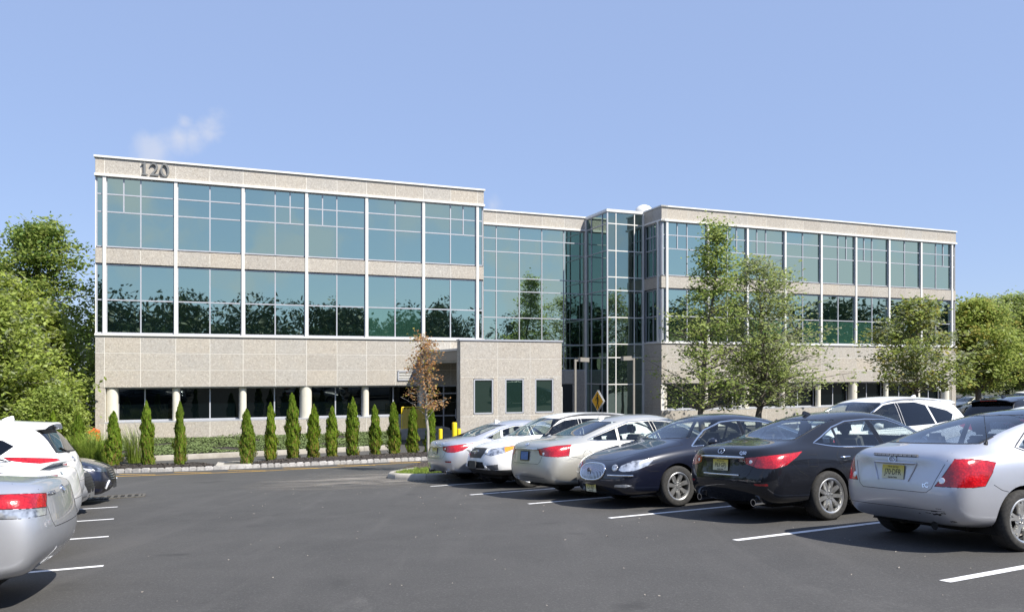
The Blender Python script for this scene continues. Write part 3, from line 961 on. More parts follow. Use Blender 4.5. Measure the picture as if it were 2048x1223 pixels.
# ------------------------------------------------------------------ entrance portico over the drop-off drive
P_ = thing('entrance_portico', 'granite clad entrance canopy wall with three windows in front of the office block', 'portico', BO, (0, 0, TH))
def portico():
    u0, u1, v0, v1 = 15.51, 20.57, -7.0, -6.55
    MB().span((u0 + 0.03, v0 + 0.008, -3.6), (u0 + 0.62, v1 - 0.03, 1.30)).build('pier', 'joint', P_)
    zt = 1.37
    j = MB()
    wins = [(16.15, 17.11), (17.68, 18.62), (19.18, 20.13)]
    j.span((u0 + 0.62, v0 + 0.008, -0.42), (u1 - 0.03, v1 - 0.03, 1.30))
    j.span((u0 + 0.62, v0 + 0.008, -3.6), (u1 - 0.03, v1 - 0.03, -2.06))
    for a, b in ((wins[0][1], wins[1][0]), (wins[1][1], wins[2][0]), (wins[2][1], u1 - 0.03)):
        j.span((a, v0 + 0.009, -2.055), (b, v1 - 0.03, -0.425))
    j.build('joint_backing', 'joint', P_)
    c = [u0, 17.33, 18.94, u1]
    zr = [1.30, 0.50, -0.33]
    for a, b in zip(c, c[1:]):
        for za, zb in zip(zr, zr[1:]):
            panel(a, b, zb, za, v0, 0.05, P_)
        panel(a, b, -3.5, -2.13, v0, 0.05, P_)
        # pieces round the window openings
    edges = [u0] + [x for w in wins for x in w] + [u1]
    for k in range(0, len(edges), 2):
        a, b = edges[k], edges[k + 1]
        cut = [x for x in c if a + 0.05 < x < b - 0.05]
        pts = [a] + cut + [b]
        for p, q in zip(pts, pts[1:]):
            panel(p, q, -2.13, -0.33, v0, 0.05, P_)
    for a, b in wins:
        panel(a, b, -0.43, -0.33, v0, 0.05, P_); panel(a, b, -2.13, -2.05, v0, 0.05, P_)
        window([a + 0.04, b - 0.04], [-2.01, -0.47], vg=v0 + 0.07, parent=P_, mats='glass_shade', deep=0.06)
    MB().span((u0 - 0.04, v0 - 0.04, 1.30), (u1 + 0.04, v1 + 0.02, zt)).build('coping', 'aluminium', P_)
    for u in (u0, u1 - 0.05):
        panel_side(v0 + 0.055, v1, -3.5, 1.30, u - 0.002, P_)
    # roof slab with dark fascia running back to the wall
    m = MB(); m.span((u0 + 0.12, v1, 0.32), (u1 - 0.05, -0.06, 0.40)); m.build('ceiling', 'soffit', P_)
    MB().span((u0 + 0.05, v1 - 0.02, 0.40), (u0 + 0.13, -0.05, 0.92)).build('fascia', 'dark_metal', P_)
    MB().span((u0 - 0.02, v1 - 0.02, 0.86), (u0 + 0.30, -0.05, 0.96)).build('fascia_cap', 'aluminium', P_)
    MB().span((u1 - 0.13, v1 - 0.02, 0.40), (u1 - 0.05, -0.05, 0.96)).build('fascia', 'dark_metal', P_)
    MB().span((u0 + 0.131, v1, 0.80), (u1 - 0.131, -0.06, 0.90)).build('roof', 'roof_grey', P_)
    # steel posts beside the pier
    for v in (v1 + 0.12, -0.55):
        piece('post', (u0 + 0.1, v, -1.6), (0.14, 0.14, 4.0), 'dark_metal', P_)
    # glazed doors in the shade under it
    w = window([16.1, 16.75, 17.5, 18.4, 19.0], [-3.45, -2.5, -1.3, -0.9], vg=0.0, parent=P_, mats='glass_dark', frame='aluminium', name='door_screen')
    piece('handle', (17.4, -0.12, -2.4), (0.03, 0.04, 0.5), 'aluminium', w)
portico()
# ------------------------------------------------------------------ vegetation
def leaf_mat(nm, dark, mid, light, trans=0.48, scale=9.0, tcol=None):
    t = NT(nm); t.n.remove(t.p)
    p = t.pos()
    k_ = 1.55 if scale < 20 else 1.6
    dark, mid, light = [[min(0.6, v * k_) for v in c_] for c_ in (dark, mid, light)]
    f = t.noise(p, scale, 2, 0.6); g = t.noise(p, 0.8, 3, 0.6)
    c = t.ramp(f, [(0.30, dark), (0.5, mid), (0.72, light)])
    c = t.mix(t.ramp(g, [(0.35, 0.35), (0.65, 0.0)]), c, dark)
    oi = t.new('ObjectInfo')
    c = t.mix(1.0, c, t.ramp(oi.outputs['Random'], [(0.0, (0.86, 0.84, 0.9)), (0.5, (1.0, 1.0, 1.0)), (1.0, (1.12, 1.06, 0.86))]), 'MULTIPLY')
    d = t.new('BsdfDiffuse'); t.l.new(c, d.inputs['Color'])
    tr = t.new('BsdfTranslucent'); t.l.new(t.mix(0.5, c, tcol or light), tr.inputs['Color'])
    gl = t.new('BsdfGlossy'); gl.inputs['Roughness'].default_value = 0.5; gl.inputs['Color'].default_value = (1, 1, 1, 1)
    m1 = t.new('MixShader'); m1.inputs['Fac'].default_value = trans
    t.l.new(d.outputs[0], m1.inputs[1]); t.l.new(tr.outputs[0], m1.inputs[2])
    m2 = t.new('MixShader'); m2.inputs['Fac'].default_value = 0.02
    t.l.new(m1.outputs[0], m2.inputs[1]); t.l.new(gl.outputs[0], m2.inputs[2])
    t.l.new(m2.outputs[0], t.out.inputs['Surface'])
leaf_mat('leaf_oak', (0.09, 0.135, 0.03), (0.20, 0.255, 0.065), (0.34, 0.38, 0.15), 0.52)
leaf_mat('leaf_dark', (0.040, 0.075, 0.016), (0.095, 0.155, 0.033), (0.19, 0.26, 0.07))
leaf_mat('leaf_lime', (0.10, 0.15, 0.022), (0.20, 0.26, 0.045), (0.33, 0.37, 0.11))
leaf_mat('leaf_maple', (0.085, 0.13, 0.024), (0.18, 0.23, 0.046), (0.31, 0.34, 0.105), 0.5)
leaf_mat('leaf_autumn', (0.12, 0.115, 0.02), (0.21, 0.20, 0.04), (0.32, 0.29, 0.08))
leaf_mat('leaf_copper', (0.14, 0.065, 0.030), (0.27, 0.14, 0.065), (0.45, 0.28, 0.15))
leaf_mat('leaf_grey', (0.10, 0.13, 0.07), (0.19, 0.22, 0.13), (0.32, 0.33, 0.23))
leaf_mat('leaf_far', (0.010, 0.020, 0.006), (0.022, 0.038, 0.012), (0.04, 0.06, 0.02), 0.1)
leaf_mat('arbor', (0.045, 0.085, 0.008), (0.11, 0.175, 0.014), (0.20, 0.26, 0.035), 0.25, 22)
leaf_mat('arbor_brown', (0.10, 0.075, 0.020), (0.17, 0.14, 0.035), (0.22, 0.20, 0.06), 0.2, 22)
leaf_mat('juniper', (0.055, 0.08, 0.025), (0.105, 0.14, 0.052), (0.17, 0.205, 0.09), 0.2, 14)
leaf_mat('grass_blade', (0.09, 0.14, 0.015), (0.17, 0.24, 0.03), (0.30, 0.36, 0.08), 0.3, 12)
leaf_mat('grass_plume', (0.30, 0.26, 0.16), (0.42, 0.38, 0.26), (0.55, 0.50, 0.36), 0.3, 12)
leaf_mat('turf', (0.07, 0.12, 0.015), (0.14, 0.20, 0.028), (0.22, 0.27, 0.06), 0.25, 18)
for nm_, ca_, cb_ in (('bark', (0.075, 0.062, 0.05), (0.20, 0.175, 0.145)), ('bark_pale', (0.22, 0.205, 0.18), (0.46, 0.43, 0.38))):
    t_ = NT(nm_); q_ = t_.pos()
    mp_ = t_.new('Mapping'); mp_.inputs['Scale'].default_value = (1, 1, 0.22); t_.l.new(q_, mp_.inputs['Vector'])
    n_ = t_.noise(mp_.outputs[0], 28, 4, 0.65, 0.5)
    t_.base(t_.ramp(n_, [(0.3, ca_), (0.7, cb_)])); t_.setp(Roughness=0.9); t_.bump(n_, 0.6, 0.02)

def unit(n, r):
    v = r.normal(size=(n, 3)); return v / np.linalg.norm(v, axis=1, keepdims=True)

def leaves(C, size, r, up=0.55, asp=0.55, droop=0.0):
    """diamond leaves at points C (n,3)"""
    n = len(C)
    N = unit(n, r); N[:, 2] = np.abs(N[:, 2]) + up; N /= np.linalg.norm(N, axis=1, keepdims=True)
    A = np.cross(N, unit(n, r)); A /= np.linalg.norm(A, axis=1, keepdims=True)
    A[:, 2] -= droop; A /= np.linalg.norm(A, axis=1, keepdims=True)
    Bv = np.cross(N, A)
    s = (size * r.uniform(0.6, 1.35, n))[:, None]
    w = s * asp
    return np.stack([C - A * s * 0.5, C + Bv * w * 0.5 - A * s * 0.05, C + A * s * 0.5, C - Bv * w * 0.5 - A * s * 0.05], 1)

def tree_mesh(seed, h, prof, n_limb, leaf=0.16, per=34, sig=0.26, trunk=0.16, lean=(0, 0), mats=('leaf_oak',), frac=None, rise=0.35,
              bark='bark', twigs=4, stem_top=0.93, bare=0.0, first=None, drop=0.0):
    """prof: list of (height share, crown radius). returns (wood mesh, crown mesh)"""
    r = np.random.default_rng(seed)
    wood = MB()
    hs = np.linspace(0, 1, 9)
    path = []
    ox = oy = 0.0
    for i, t in enumerate(hs):
        if i:
            ox += r.normal(0, 0.012 * h) + lean[0] / 8; oy += r.normal(0, 0.012 * h) + lean[1] / 8
        path.append((ox, oy, t * h * stem_top))
    path = np.array(path)
    wood.tube(path.tolist(), [trunk * (1.25 if i == 0 else 1) * (1 - t) ** 0.8 + 0.012 for i, t in enumerate(hs)], 10)
    def axis(z):
        return np.array([np.interp(z, path[:, 2], path[:, 0]), np.interp(z, path[:, 2], path[:, 1]), z])
    ph = [p[0] for p in prof]; pr = [p[1] for p in prof]
    cents = []
    t0, t1 = ph[0], ph[-1]
    for k in range(n_limb):
        t = t0 + (t1 - t0) * ((k + r.uniform(0, 1)) / n_limb) ** 0.9
        R_ = np.interp(t, ph, pr) * r.uniform(0.55, 1.08)
        az = k * 2.399 + r.normal(0, 0.5)
        tip = axis(min(t * h, h * stem_top)) * np.array([1, 1, 0]) + np.array([math.cos(az) * R_, math.sin(az) * R_, t * h + r.normal(0, 0.02 * h)])
        zb = max(t * h - rise * R_ * r.uniform(0.6, 1.4), (first or t0 * 0.8) * h)
        b = axis(min(zb, h * stem_top * 0.98))
        mid = (b + tip) / 2 + np.array([0, 0, 0.10 * R_ - drop * R_])
        rb = max(0.010, trunk * 0.42 * (1 - t * 0.75))
        wood.tube([b.tolist(), mid.tolist(), tip.tolist()], [rb, rb * 0.55, 0.006], 5, False)
        pts = [tip]
        for j in range(twigs):
            s_ = r.uniform(0.35, 0.95)
            q = b * (1 - s_) ** 2 + 2 * mid * s_ * (1 - s_) + tip * s_ ** 2
            e = q + unit(1, r)[0] * np.array([1, 1, 0.55]) * R_ * 0.36 + np.array([0, 0, 0.04 * R_])
            wood.tube([q.tolist(), e.tolist()], [0.008, 0.004], 4, False)
            pts += [e, (q + e) / 2]
        if r.uniform() > bare:
            cents += pts
    cents = np.array(cents)
    n = len(cents)
    sg = sig * r.uniform(0.7, 1.4, (n, 1, 1))
    C = (cents[:, None, :] + r.normal(size=(n, per, 3)) * sg * np.array([1, 1, 0.62])).reshape(-1, 3)
    V = leaves(C, leaf, r)
    fr = frac or [1.0 / len(mats)] * len(mats)
    mi = np.repeat(r.choice(len(mats), n, p=fr), per)
    flip = r.uniform(size=len(mi)) < 0.2
    mi[flip] = r.choice(len(mats), flip.sum(), p=fr)
    return wood.mesh('trunk', bark, smooth=60), fast_quads('crown', V, list(mats), mi=mi)

def plant_tree(name, label, meshes, loc, rz=0.0, sc=(1, 1, 1), group=None, cat='tree'):
    t = thing(name, label, cat, loc, (0, 0, rz), group)
    t.scale = sc
    link('trunk', meshes[0], t); link('crown', meshes[1], t)
    return t

def trees():
    oak = tree_mesh(11, 11.0, [(0.17, 2.9), (0.26, 3.3), (0.38, 2.9), (0.50, 2.2), (0.62, 1.5), (0.72, 1.2), (0.85, 0.95), (1.0, 0.35)], 118, 0.165, 10, 0.20, 0.12, mats=('leaf_oak', 'leaf_dark'), frac=[0.75, 0.25], stem_top=0.97, drop=0.1, rise=0.5, bare=0.12)
    plant_tree('oak_tree', 'slender green oak rising past the third floor, in front of the right wing corner', oak, (9.75, 39.5, gz(9.75, 39.5)), 0.6, (1.15, 1.15, 1))
    oak2 = tree_mesh(23, 9.4, [(0.20, 2.6), (0.30, 3.4), (0.45, 3.5), (0.6, 3.2), (0.75, 2.6), (0.9, 1.8), (1.0, 0.7)], 128, 0.17, 11, 0.23, 0.13, mats=('leaf_oak', 'leaf_grey'), frac=[0.72, 0.28], rise=0.5, bare=0.14)
    plant_tree('oak_tree', 'broad grey-green oak beside the slender one, before the right wing', oak2, (13.1, 41.0, gz(13.1, 41)), 2.0, (1.2, 1.2, 1.02))
    low = tree_mesh(29, 5.4, [(0.45, 1.2), (0.6, 1.8), (0.8, 1.5), (1.0, 0.4)], 34, 0.17, 16, 0.2, 0.10, mats=('leaf_oak', 'leaf_lime'), frac=[0.8, 0.2])
    plant_tree('oak_tree', 'small low tree with thin trunk right behind the broad oak', low, (13.7, 42.8, gz(13.7, 42.8)), 1.0)
    map_ = tree_mesh(31, 7.5, [(0.36, 2.4), (0.48, 3.3), (0.62, 3.2), (0.76, 2.5), (0.9, 1.5), (1.0, 0.6)], 74, 0.22, 15, 0.25, 0.10, lean=(-0.4, 0), mats=('leaf_maple', 'leaf_autumn', 'leaf_grey'), frac=[0.62, 0.12, 0.26], rise=0.6, bare=0.15)
    plant_tree('maple_tree', 'rounded maple with pale leaf undersides before the right end of the building', map_, (23.4, 44.8, gz(23.4, 44.8)), 0.3, (1.12, 1.12, 1))
    map2 = tree_mesh(37, 8.6, [(0.30, 2.4), (0.45, 3.4), (0.62, 3.4), (0.78, 2.7), (0.92, 1.5), (1.0, 0.6)], 84, 0.25, 26, 0.32, 0.24, mats=('leaf_autumn', 'leaf_maple', 'leaf_lime'), frac=[0.16, 0.50, 0.34])
    plant_tree('maple_tree', 'yellowing maple right of the building corner, trunk standing among the far cars', map2, (35.2, 58.5, gz(35.2, 58.5)), 1.3)
    plant_tree('maple_tree', 'yellowing maple at the right picture edge beyond the dark roof spoiler', map2, (41.5, 62.0, gz(41.5, 62)), 3.9, (1, 1, 0.98))
    # young copper tree on the island
    cop = tree_mesh(41, 4.05, [(0.42, 0.55), (0.52, 0.85), (0.62, 0.60), (0.74, 0.45), (0.86, 0.42), (0.97, 0.30)], 36, 0.085, 7, 0.11, 0.038, mats=('leaf_copper', 'leaf_autumn'), frac=[0.86, 0.14], bark='bark_pale', twigs=4, stem_top=0.98, bare=0.12, rise=0.7)
    plant_tree('young_tree', 'young tree with dry copper leaves and pale trunk on the kerbed island', cop, (-2.5, 23.6, gz(-2.5, 23.6) + 0.2), 0.0)
    # woods at the left
    big = tree_mesh(51, 12.6, [(0.22, 3.4), (0.38, 4.4), (0.52, 3.6), (0.62, 3.5), (0.74, 2.4), (0.86, 2.3), (1.0, 0.9)], 120, 0.25, 22, 0.36, 0.26, mats=('leaf_dark', 'leaf_maple'), frac=[0.4, 0.6], bare=0.12)
    med = tree_mesh(57, 7.4, [(0.12, 2.2), (0.3, 3.1), (0.5, 3.2), (0.7, 2.6), (0.88, 1.5), (1.0, 0.5)], 105, 0.25, 22, 0.34, 0.14, mats=('leaf_maple', 'leaf_lime', 'leaf_grey'), frac=[0.45, 0.4, 0.15], bark='bark', bare=0.1)
    bush = tree_mesh(61, 3.6, [(0.08, 1.3), (0.3, 2.0), (0.6, 1.8), (0.85, 1.1), (1.0, 0.3)], 60, 0.20, 30, 0.26, 0.06, mats=('leaf_lime', 'leaf_maple'), frac=[0.7, 0.3])
    L = [('wood_tree', 'tall dark green tree topping the woods left of the building', big, (-27.6, 45.5), 0.4, 0.98),
         ('wood_tree', 'green tree behind the tall one, cut off by the left picture edge', big, (-31.2, 43.5), 2.2, 0.86),
         ('wood_tree', 'tree tight against the left end of the building, behind the tall one', big, (-25.2, 50.5), 4.0, 0.80),
         ('wood_tree', 'leaning tree high at the left picture edge', big, (-34.4, 47.0), 5.0, 1.0),
         ('wood_tree', 'pale green maple in front of the woods, thin trunk above the white roof', med, (-22.3, 32.8), 0.0, 0.92),
         ('wood_tree', 'pale green maple between the trunk and the building corner', med, (-23.4, 38.5), 2.6, 0.90),
         ('wood_tree', 'mid green tree deep in the left woods', med, (-26.0, 39.5), 4.3, 1.1)]
    for nm, lab, me, (x, y), rz, s in L:
        plant_tree(nm, lab, me, (x, y, gz(x, y)), rz, (s, s, s), 'trees left of the building')
    for i, (x, y, rz, s, lab) in enumerate([(-18.9, 31.6, 0, 0.75, 'lime green bush at the foot of the maple, behind the white roofs'), (-20.8, 33.8, 2, 0.9, 'lime green bush left of the first arborvitae'), (-21.9, 30.0, 4, 0.8, 'lime green bush at the left picture edge'), (-21.2, 36.6, 1, 0.85, 'lime green bush beside the building corner')]):
        plant_tree('bush', lab, bush, (x, y, gz(x, y)), rz, (s, s, s), 'bushes under the left woods', 'bush')
    # woods at the right, beyond the far lot
    Rr = [(47.0, 78.0, 0.0, 0.86, 'grey-green tree just right of the building roof end'), (52.5, 82, 1.5, 0.92, 'grey-green tree in the right background woods'),
          (55.5, 79, 3.1, 0.98, 'tallest tree of the right background woods'), (61.0, 84, 4.4, 0.95, 'background tree at the right picture edge'), (44.5, 86, 5.2, 0.9, 'background tree behind the right end of the building')]
    bigr = tree_mesh(71, 12.2, [(0.16, 3.2), (0.35, 4.4), (0.55, 4.2), (0.75, 3.2), (0.9, 2.0), (1.0, 0.7)], 90, 0.36, 34, 0.5, 0.25, mats=('leaf_oak', 'leaf_grey', 'leaf_lime'), frac=[0.6, 0.28, 0.12])
    for x, y, rz, s, lab in Rr:
        plant_tree('wood_tree', lab, bigr, (x, y, gz(x, y)), rz, (s, s, s), 'trees beyond the far lot')
    # unbroken woodland round the site: farther left, farther right and behind the photographer
    r = np.random.default_rng(5)
    C = []
    def belt(p, q, n, depth, hmin, hmax):
        for i in range(n):
            t = r.uniform(); x = p[0] + (q[0] - p[0]) * t + r.normal(0, depth); y = p[1] + (q[1] - p[1]) * t + r.normal(0, depth)
            hh = r.uniform(hmin, hmax); rad = hh * r.uniform(0.26, 0.36)
            k = 650
            u = unit(k, r) * (r.uniform(0.55, 1.0, (k, 1)) ** 0.6) * np.array([rad, rad, hh * 0.46])
            u += np.repeat(unit(k // 10, r) * rad * 0.25, 10, 0)
            C.append(u + np.array([x, y, gz(x, y) + hh * 0.52]))
    belt((-40, 55), (-62, 20), 16, 4, 8, 13); belt((-40, 58), (-10, 80), 14, 4, 7, 10)
    belt((45, 92), (110, 80), 34, 5, 9, 13); belt((80, 80), (140, 40), 22, 5, 9, 14)
    C1 = np.concatenate(C); C.clear()
    belt((-75, -42), (75, -62), 130, 4, 10.5, 14.5); belt((-70, -38), (75, -54), 110, 2, 4.5, 8.0); belt((60, -58), (130, -10), 26, 5, 9, 14); belt((-75, -40), (-70, 20), 20, 5, 8, 13); belt((125, -10), (140, 40), 14, 5, 9, 14); belt((88, -12), (104, 44), 60, 3, 9, 13.5); belt((84, -8), (99, 42), 40, 2, 4.5, 8); belt((-75, -40), (80, -56), 60, 2, 5, 9); belt((-34, -9), (40, -15), 44, 1.2, 4.2, 7.0); belt((-30, -8), (38, -13), 40, 0.8, 2.0, 3.6)
    C2 = np.concatenate(C)
    for CC, nm, lab in ((C1, 'woodland', 'solid mass of green woodland behind the site'), (C2, 'woodland', 'woodland across the road that the windows mirror')):
        V = leaves(CC, 0.64, r, 0.3, 0.75)
        o = link(nm, fast_quads(nm, V, ['leaf_dark', 'leaf_oak'] if 'mass' in lab else ['leaf_far', 'leaf_far'], mi=r.integers(0, 2, len(CC))))
        o['kind'] = 'stuff'; o['label'] = lab
trees()

def arborvitae():
    protos = []
    for k in range(5):
        r = np.random.default_rng(100 + k)
        n = 5200
        t = r.uniform(0, 1, n) ** 0.9
        prof = np.interp(t, [0, 0.08, 0.3, 0.55, 0.75, 0.9, 1.0], [0.20, 0.235, 0.22, 0.20, 0.16, 0.095, 0.012])
        az = r.uniform(0, 2 * np.pi, n)
        ph = r.uniform(0, 6.28, 4)
        lump = 1 + 0.20 * np.sin(az * 2 + t * 9 + ph[0]) + 0.17 * np.sin(az * 3 - t * 15 + ph[1]) + 0.13 * np.sin(t * 26 + ph[2]) + 0.14 * np.sin(az * 5 + t * 37 + ph[3])
        rad = prof * lump * (r.uniform(0.25, 1.0, n) ** 0.35)
        C = np.stack([np.cos(az) * rad, np.sin(az) * rad, t], -1)
        if k in (1, 3):                                          # a second leader
            m = r.uniform(size=n) < 0.22
            tt = r.uniform(0.25, 0.68 if k == 1 else 0.88, m.sum()); a2 = r.uniform(0, 6.28, m.sum())
            top = 0.68 if k == 1 else 0.88
            rr = np.interp(tt / top, [0.3, 0.6, 0.85, 1], [0.12, 0.115, 0.075, 0.01]) * r.uniform(0.3, 1, m.sum()) ** 0.4
            C[m] = np.stack([0.15 + np.cos(a2) * rr, 0.03 + np.sin(a2) * rr, tt], -1)
        N = C * np.array([1, 1, 0]) + r.normal(0, 0.06, (n, 3)); N /= np.linalg.norm(N, axis=1, keepdims=True)
        A = np.array([0, 0, 1.0]) + N * 0.45 + r.normal(0, 0.33, (n, 3)); A /= np.linalg.norm(A, axis=1, keepdims=True)
        Bv = np.cross(N, A) + r.normal(0, 0.2, (n, 3)); Bv /= np.linalg.norm(Bv, axis=1, keepdims=True)
        s = r.uniform(0.022, 0.062, (n, 1)) * np.interp(t, [0, 0.8, 1], [1, 1, 0.7])[:, None]
        V = np.stack([C - A * s * 0.6 - Bv * s * 0.22, C - A * s * 0.2 + Bv * s * 0.45, C + A * s, C + A * s * 0.1 - Bv * s * 0.45], 1)
        mi = (r.uniform(size=n) < np.interp(t, [0, 0.25, 0.5, 1], [0.42, 0.28, 0.10, 0.02])).astype(int)
        fol = fast_quads('foliage', V, ['arbor', 'arbor_brown'], mi=mi)
        stem = MB().tube([(0, 0, -0.05), (0.01, 0, 0.5), (0, 0, 0.9)], [0.018, 0.012, 0.004], 6).mesh('stem', 'bark')
        protos.append((fol, stem))
    S = [(-15.96, 28.46, 1.9, 0, 1.15, 'arborvitae left of the tall grass clump, half behind the white hatchback'), (-13.91, 26.98, 1.95, 1, 1.0, 'first arborvitae right of the tall grass clump'),
         (-12.76, 27.17, 2.27, 2, 0.92, 'second arborvitae from the tall grass clump'), (-11.63, 27.15, 2.25, 3, 0.82, 'arborvitae just left of the concrete slab'),
         (-9.56, 28.0, 1.94, 1, 1.15, 'arborvitae just right of the concrete slab, with a low second top'), (-9.03, 29.04, 2.14, 2, 0.92, 'narrow arborvitae, second right of the slab'),
         (-8.35, 29.61, 2.49, 4, 1.0, 'tallest arborvitae, in front of the thick white column'), (-7.56, 29.46, 2.06, 0, 1.12, 'arborvitae right after the tallest one'),
         (-6.95, 29.82, 1.98, 4, 1.12, 'fifth arborvitae right of the slab'), (-6.21, 30.17, 2.3, 3, 1.0, 'arborvitae before the thin white column, taller than both neighbours'),
         (-5.42, 30.79, 2.0, 0, 1.1, 'arborvitae left of the yellow railing, third from it'), (-4.69, 30.9, 2.1, 4, 1.1, 'arborvitae touching the left end of the yellow railing'),
         (-4.09, 31.86, 1.9, 2, 1.15, 'arborvitae right of the yellow railing'), (-3.39, 32.01, 1.85, 0, 1.2, 'arborvitae directly behind the copper leaved young tree'),
         (-17.6, 29.7, 1.9, 4, 1.1, 'arborvitae peeking over the white car roof near the left edge'), (-19.1, 30.9, 1.9, 2, 1.1, 'arborvitae farthest left, just showing over the white roof')]
    for i, (x, y, h, k, w, lab) in enumerate(S):
        t = thing('arborvitae', lab, 'shrub', (x, y, gz(x, y) + 0.09), (0, 0, i * 1.7), 'arborvitae planted in a row along the kerb')
        t.scale = (h * 0.92 * w * 0.47, h * 0.92 * w * 0.47, h) if k != 1 else (h * 0.54, h * 0.46, h)
        t.rotation_euler.x, t.rotation_euler.y = random.uniform(-0.03, 0.03), random.uniform(-0.03, 0.03)
        if k == 1:
            t.rotation_euler.z = 0.2
        link('foliage', protos[k][0], t); link('stem', protos[k][1], t)
arborvitae()

def blades(n, r, cen, rad, h, w, lean, mat):
    a = r.uniform(0, 6.28, n); d = rad * np.sqrt(r.uniform(0, 1, n))
    b = np.stack([cen[0] + np.cos(a) * d, cen[1] + np.sin(a) * d, np.full(n, cen[2])], -1)
    a2 = a + r.normal(0, 0.6, n); ln = lean * r.uniform(0.3, 1.3, n); hh = h * r.uniform(0.55, 1.1, n)
    o = np.stack([np.cos(a2), np.sin(a2), np.zeros(n)], -1); s = np.stack([-np.sin(a2), np.cos(a2), np.zeros(n)], -1) * w
    m = b + o * (ln * 0.3)[:, None] + np.stack([0 * hh, 0 * hh, hh * 0.6], -1)
    e = b + o * (ln)[:, None] + np.stack([0 * hh, 0 * hh, hh * 0.95], -1)
    return np.concatenate([np.stack([b - s, b + s, m + s * 0.8, m - s * 0.8], 1), np.stack([m - s * 0.8, m + s * 0.8, e + s * 0.15, e - s * 0.15], 1)])

def low_plants():
    r = np.random.default_rng(77)
    for (x, y, h, n, lab) in ((-15.1, 28.0, 1.25, 900, 'big arching clump of bright green ornamental grass by the kerb'), (-16.1, 28.9, 1.1, 700, 'ornamental grass clump farther left behind the dark car nose'), (-14.3, 29.6, 1.35, 420, 'grass clump with dry tan plumes by the building corner')):
        t = thing('ornamental_grass', lab, 'grass clump', (x, y, gz(x, y) + 0.05), group='ornamental grasses by the kerb')
        link('blades', fast_quads('blades', blades(n, r, (0, 0, 0), 0.38, h, 0.007, 0.55, 0), 'grass_blade'), t)
        if 'plume' in lab:
            link('plumes', fast_quads('plumes', blades(90, r, (0, 0, 0.2), 0.35, h * 1.0, 0.012, 0.6, 0), 'grass_plume'), t)
    # juniper ground cover on the bed
    V = np.array(BED_V); F = np.array(BED_F)
    n = 46000
    fi = r.integers(0, len(F), n); a, b = r.uniform(size=(n, 1)), r.uniform(size=(n, 1))
    q = V[F[fi]]
    C = (q[:, 0] * (1 - a) + q[:, 1] * a) * (1 - b) + (q[:, 3] * (1 - a) + q[:, 2] * a) * b
    clump = np.sin(C[:, 0] * 1.7 + 0.6 * np.sin(C[:, 1] * 2.3)) + np.sin(C[:, 1] * 2.1 + C[:, 0] * 0.7)
    wall = bw(0, 0); dv = -(C[:, 0] - wall.x) * math.sin(TH) + (C[:, 1] - wall.y) * math.cos(TH)
    u = (C[:, 0] - wall.x) * math.cos(TH) + (C[:, 1] - wall.y) * math.sin(TH)
    keep = (clump > -1.45) & (dv < -0.5) & (u > 0.1) & (u < 14.2)
    C = C[keep]; clump = clump[keep]
    C[:, 2] += r.uniform(0.02, 0.17, len(C)) * np.clip(0.7 + clump * 0.35, 0.3, 1.4)
    o = link('ground_cover', fast_quads('ground_cover', leaves(C, 0.115, r, 0.9, 0.4), 'juniper')); o['kind'] = 'stuff'; o['label'] = 'low grey-green juniper covering the bed along the building'
    # pale gravel strip against the wall
    Q = []
    for _ in range(1500):
        p = bw(r.uniform(0, 14.4), -r.uniform(0.05, 0.4)); c = np.array((p.x, p.y, EYE - 3.29)); s = r.uniform(0.02, 0.05)
        Q.append(c + unit(4, r) * s * np.array([1, 1, 0.6]))
    plain('gravel', (0.62, 0.60, 0.57), 0.9)
    o = link('gravel', fast_quads('gravel', np.array(Q), 'gravel')); o['kind'] = 'stuff'; o['label'] = 'pale gravel strip at the foot of the wall'
low_plants()

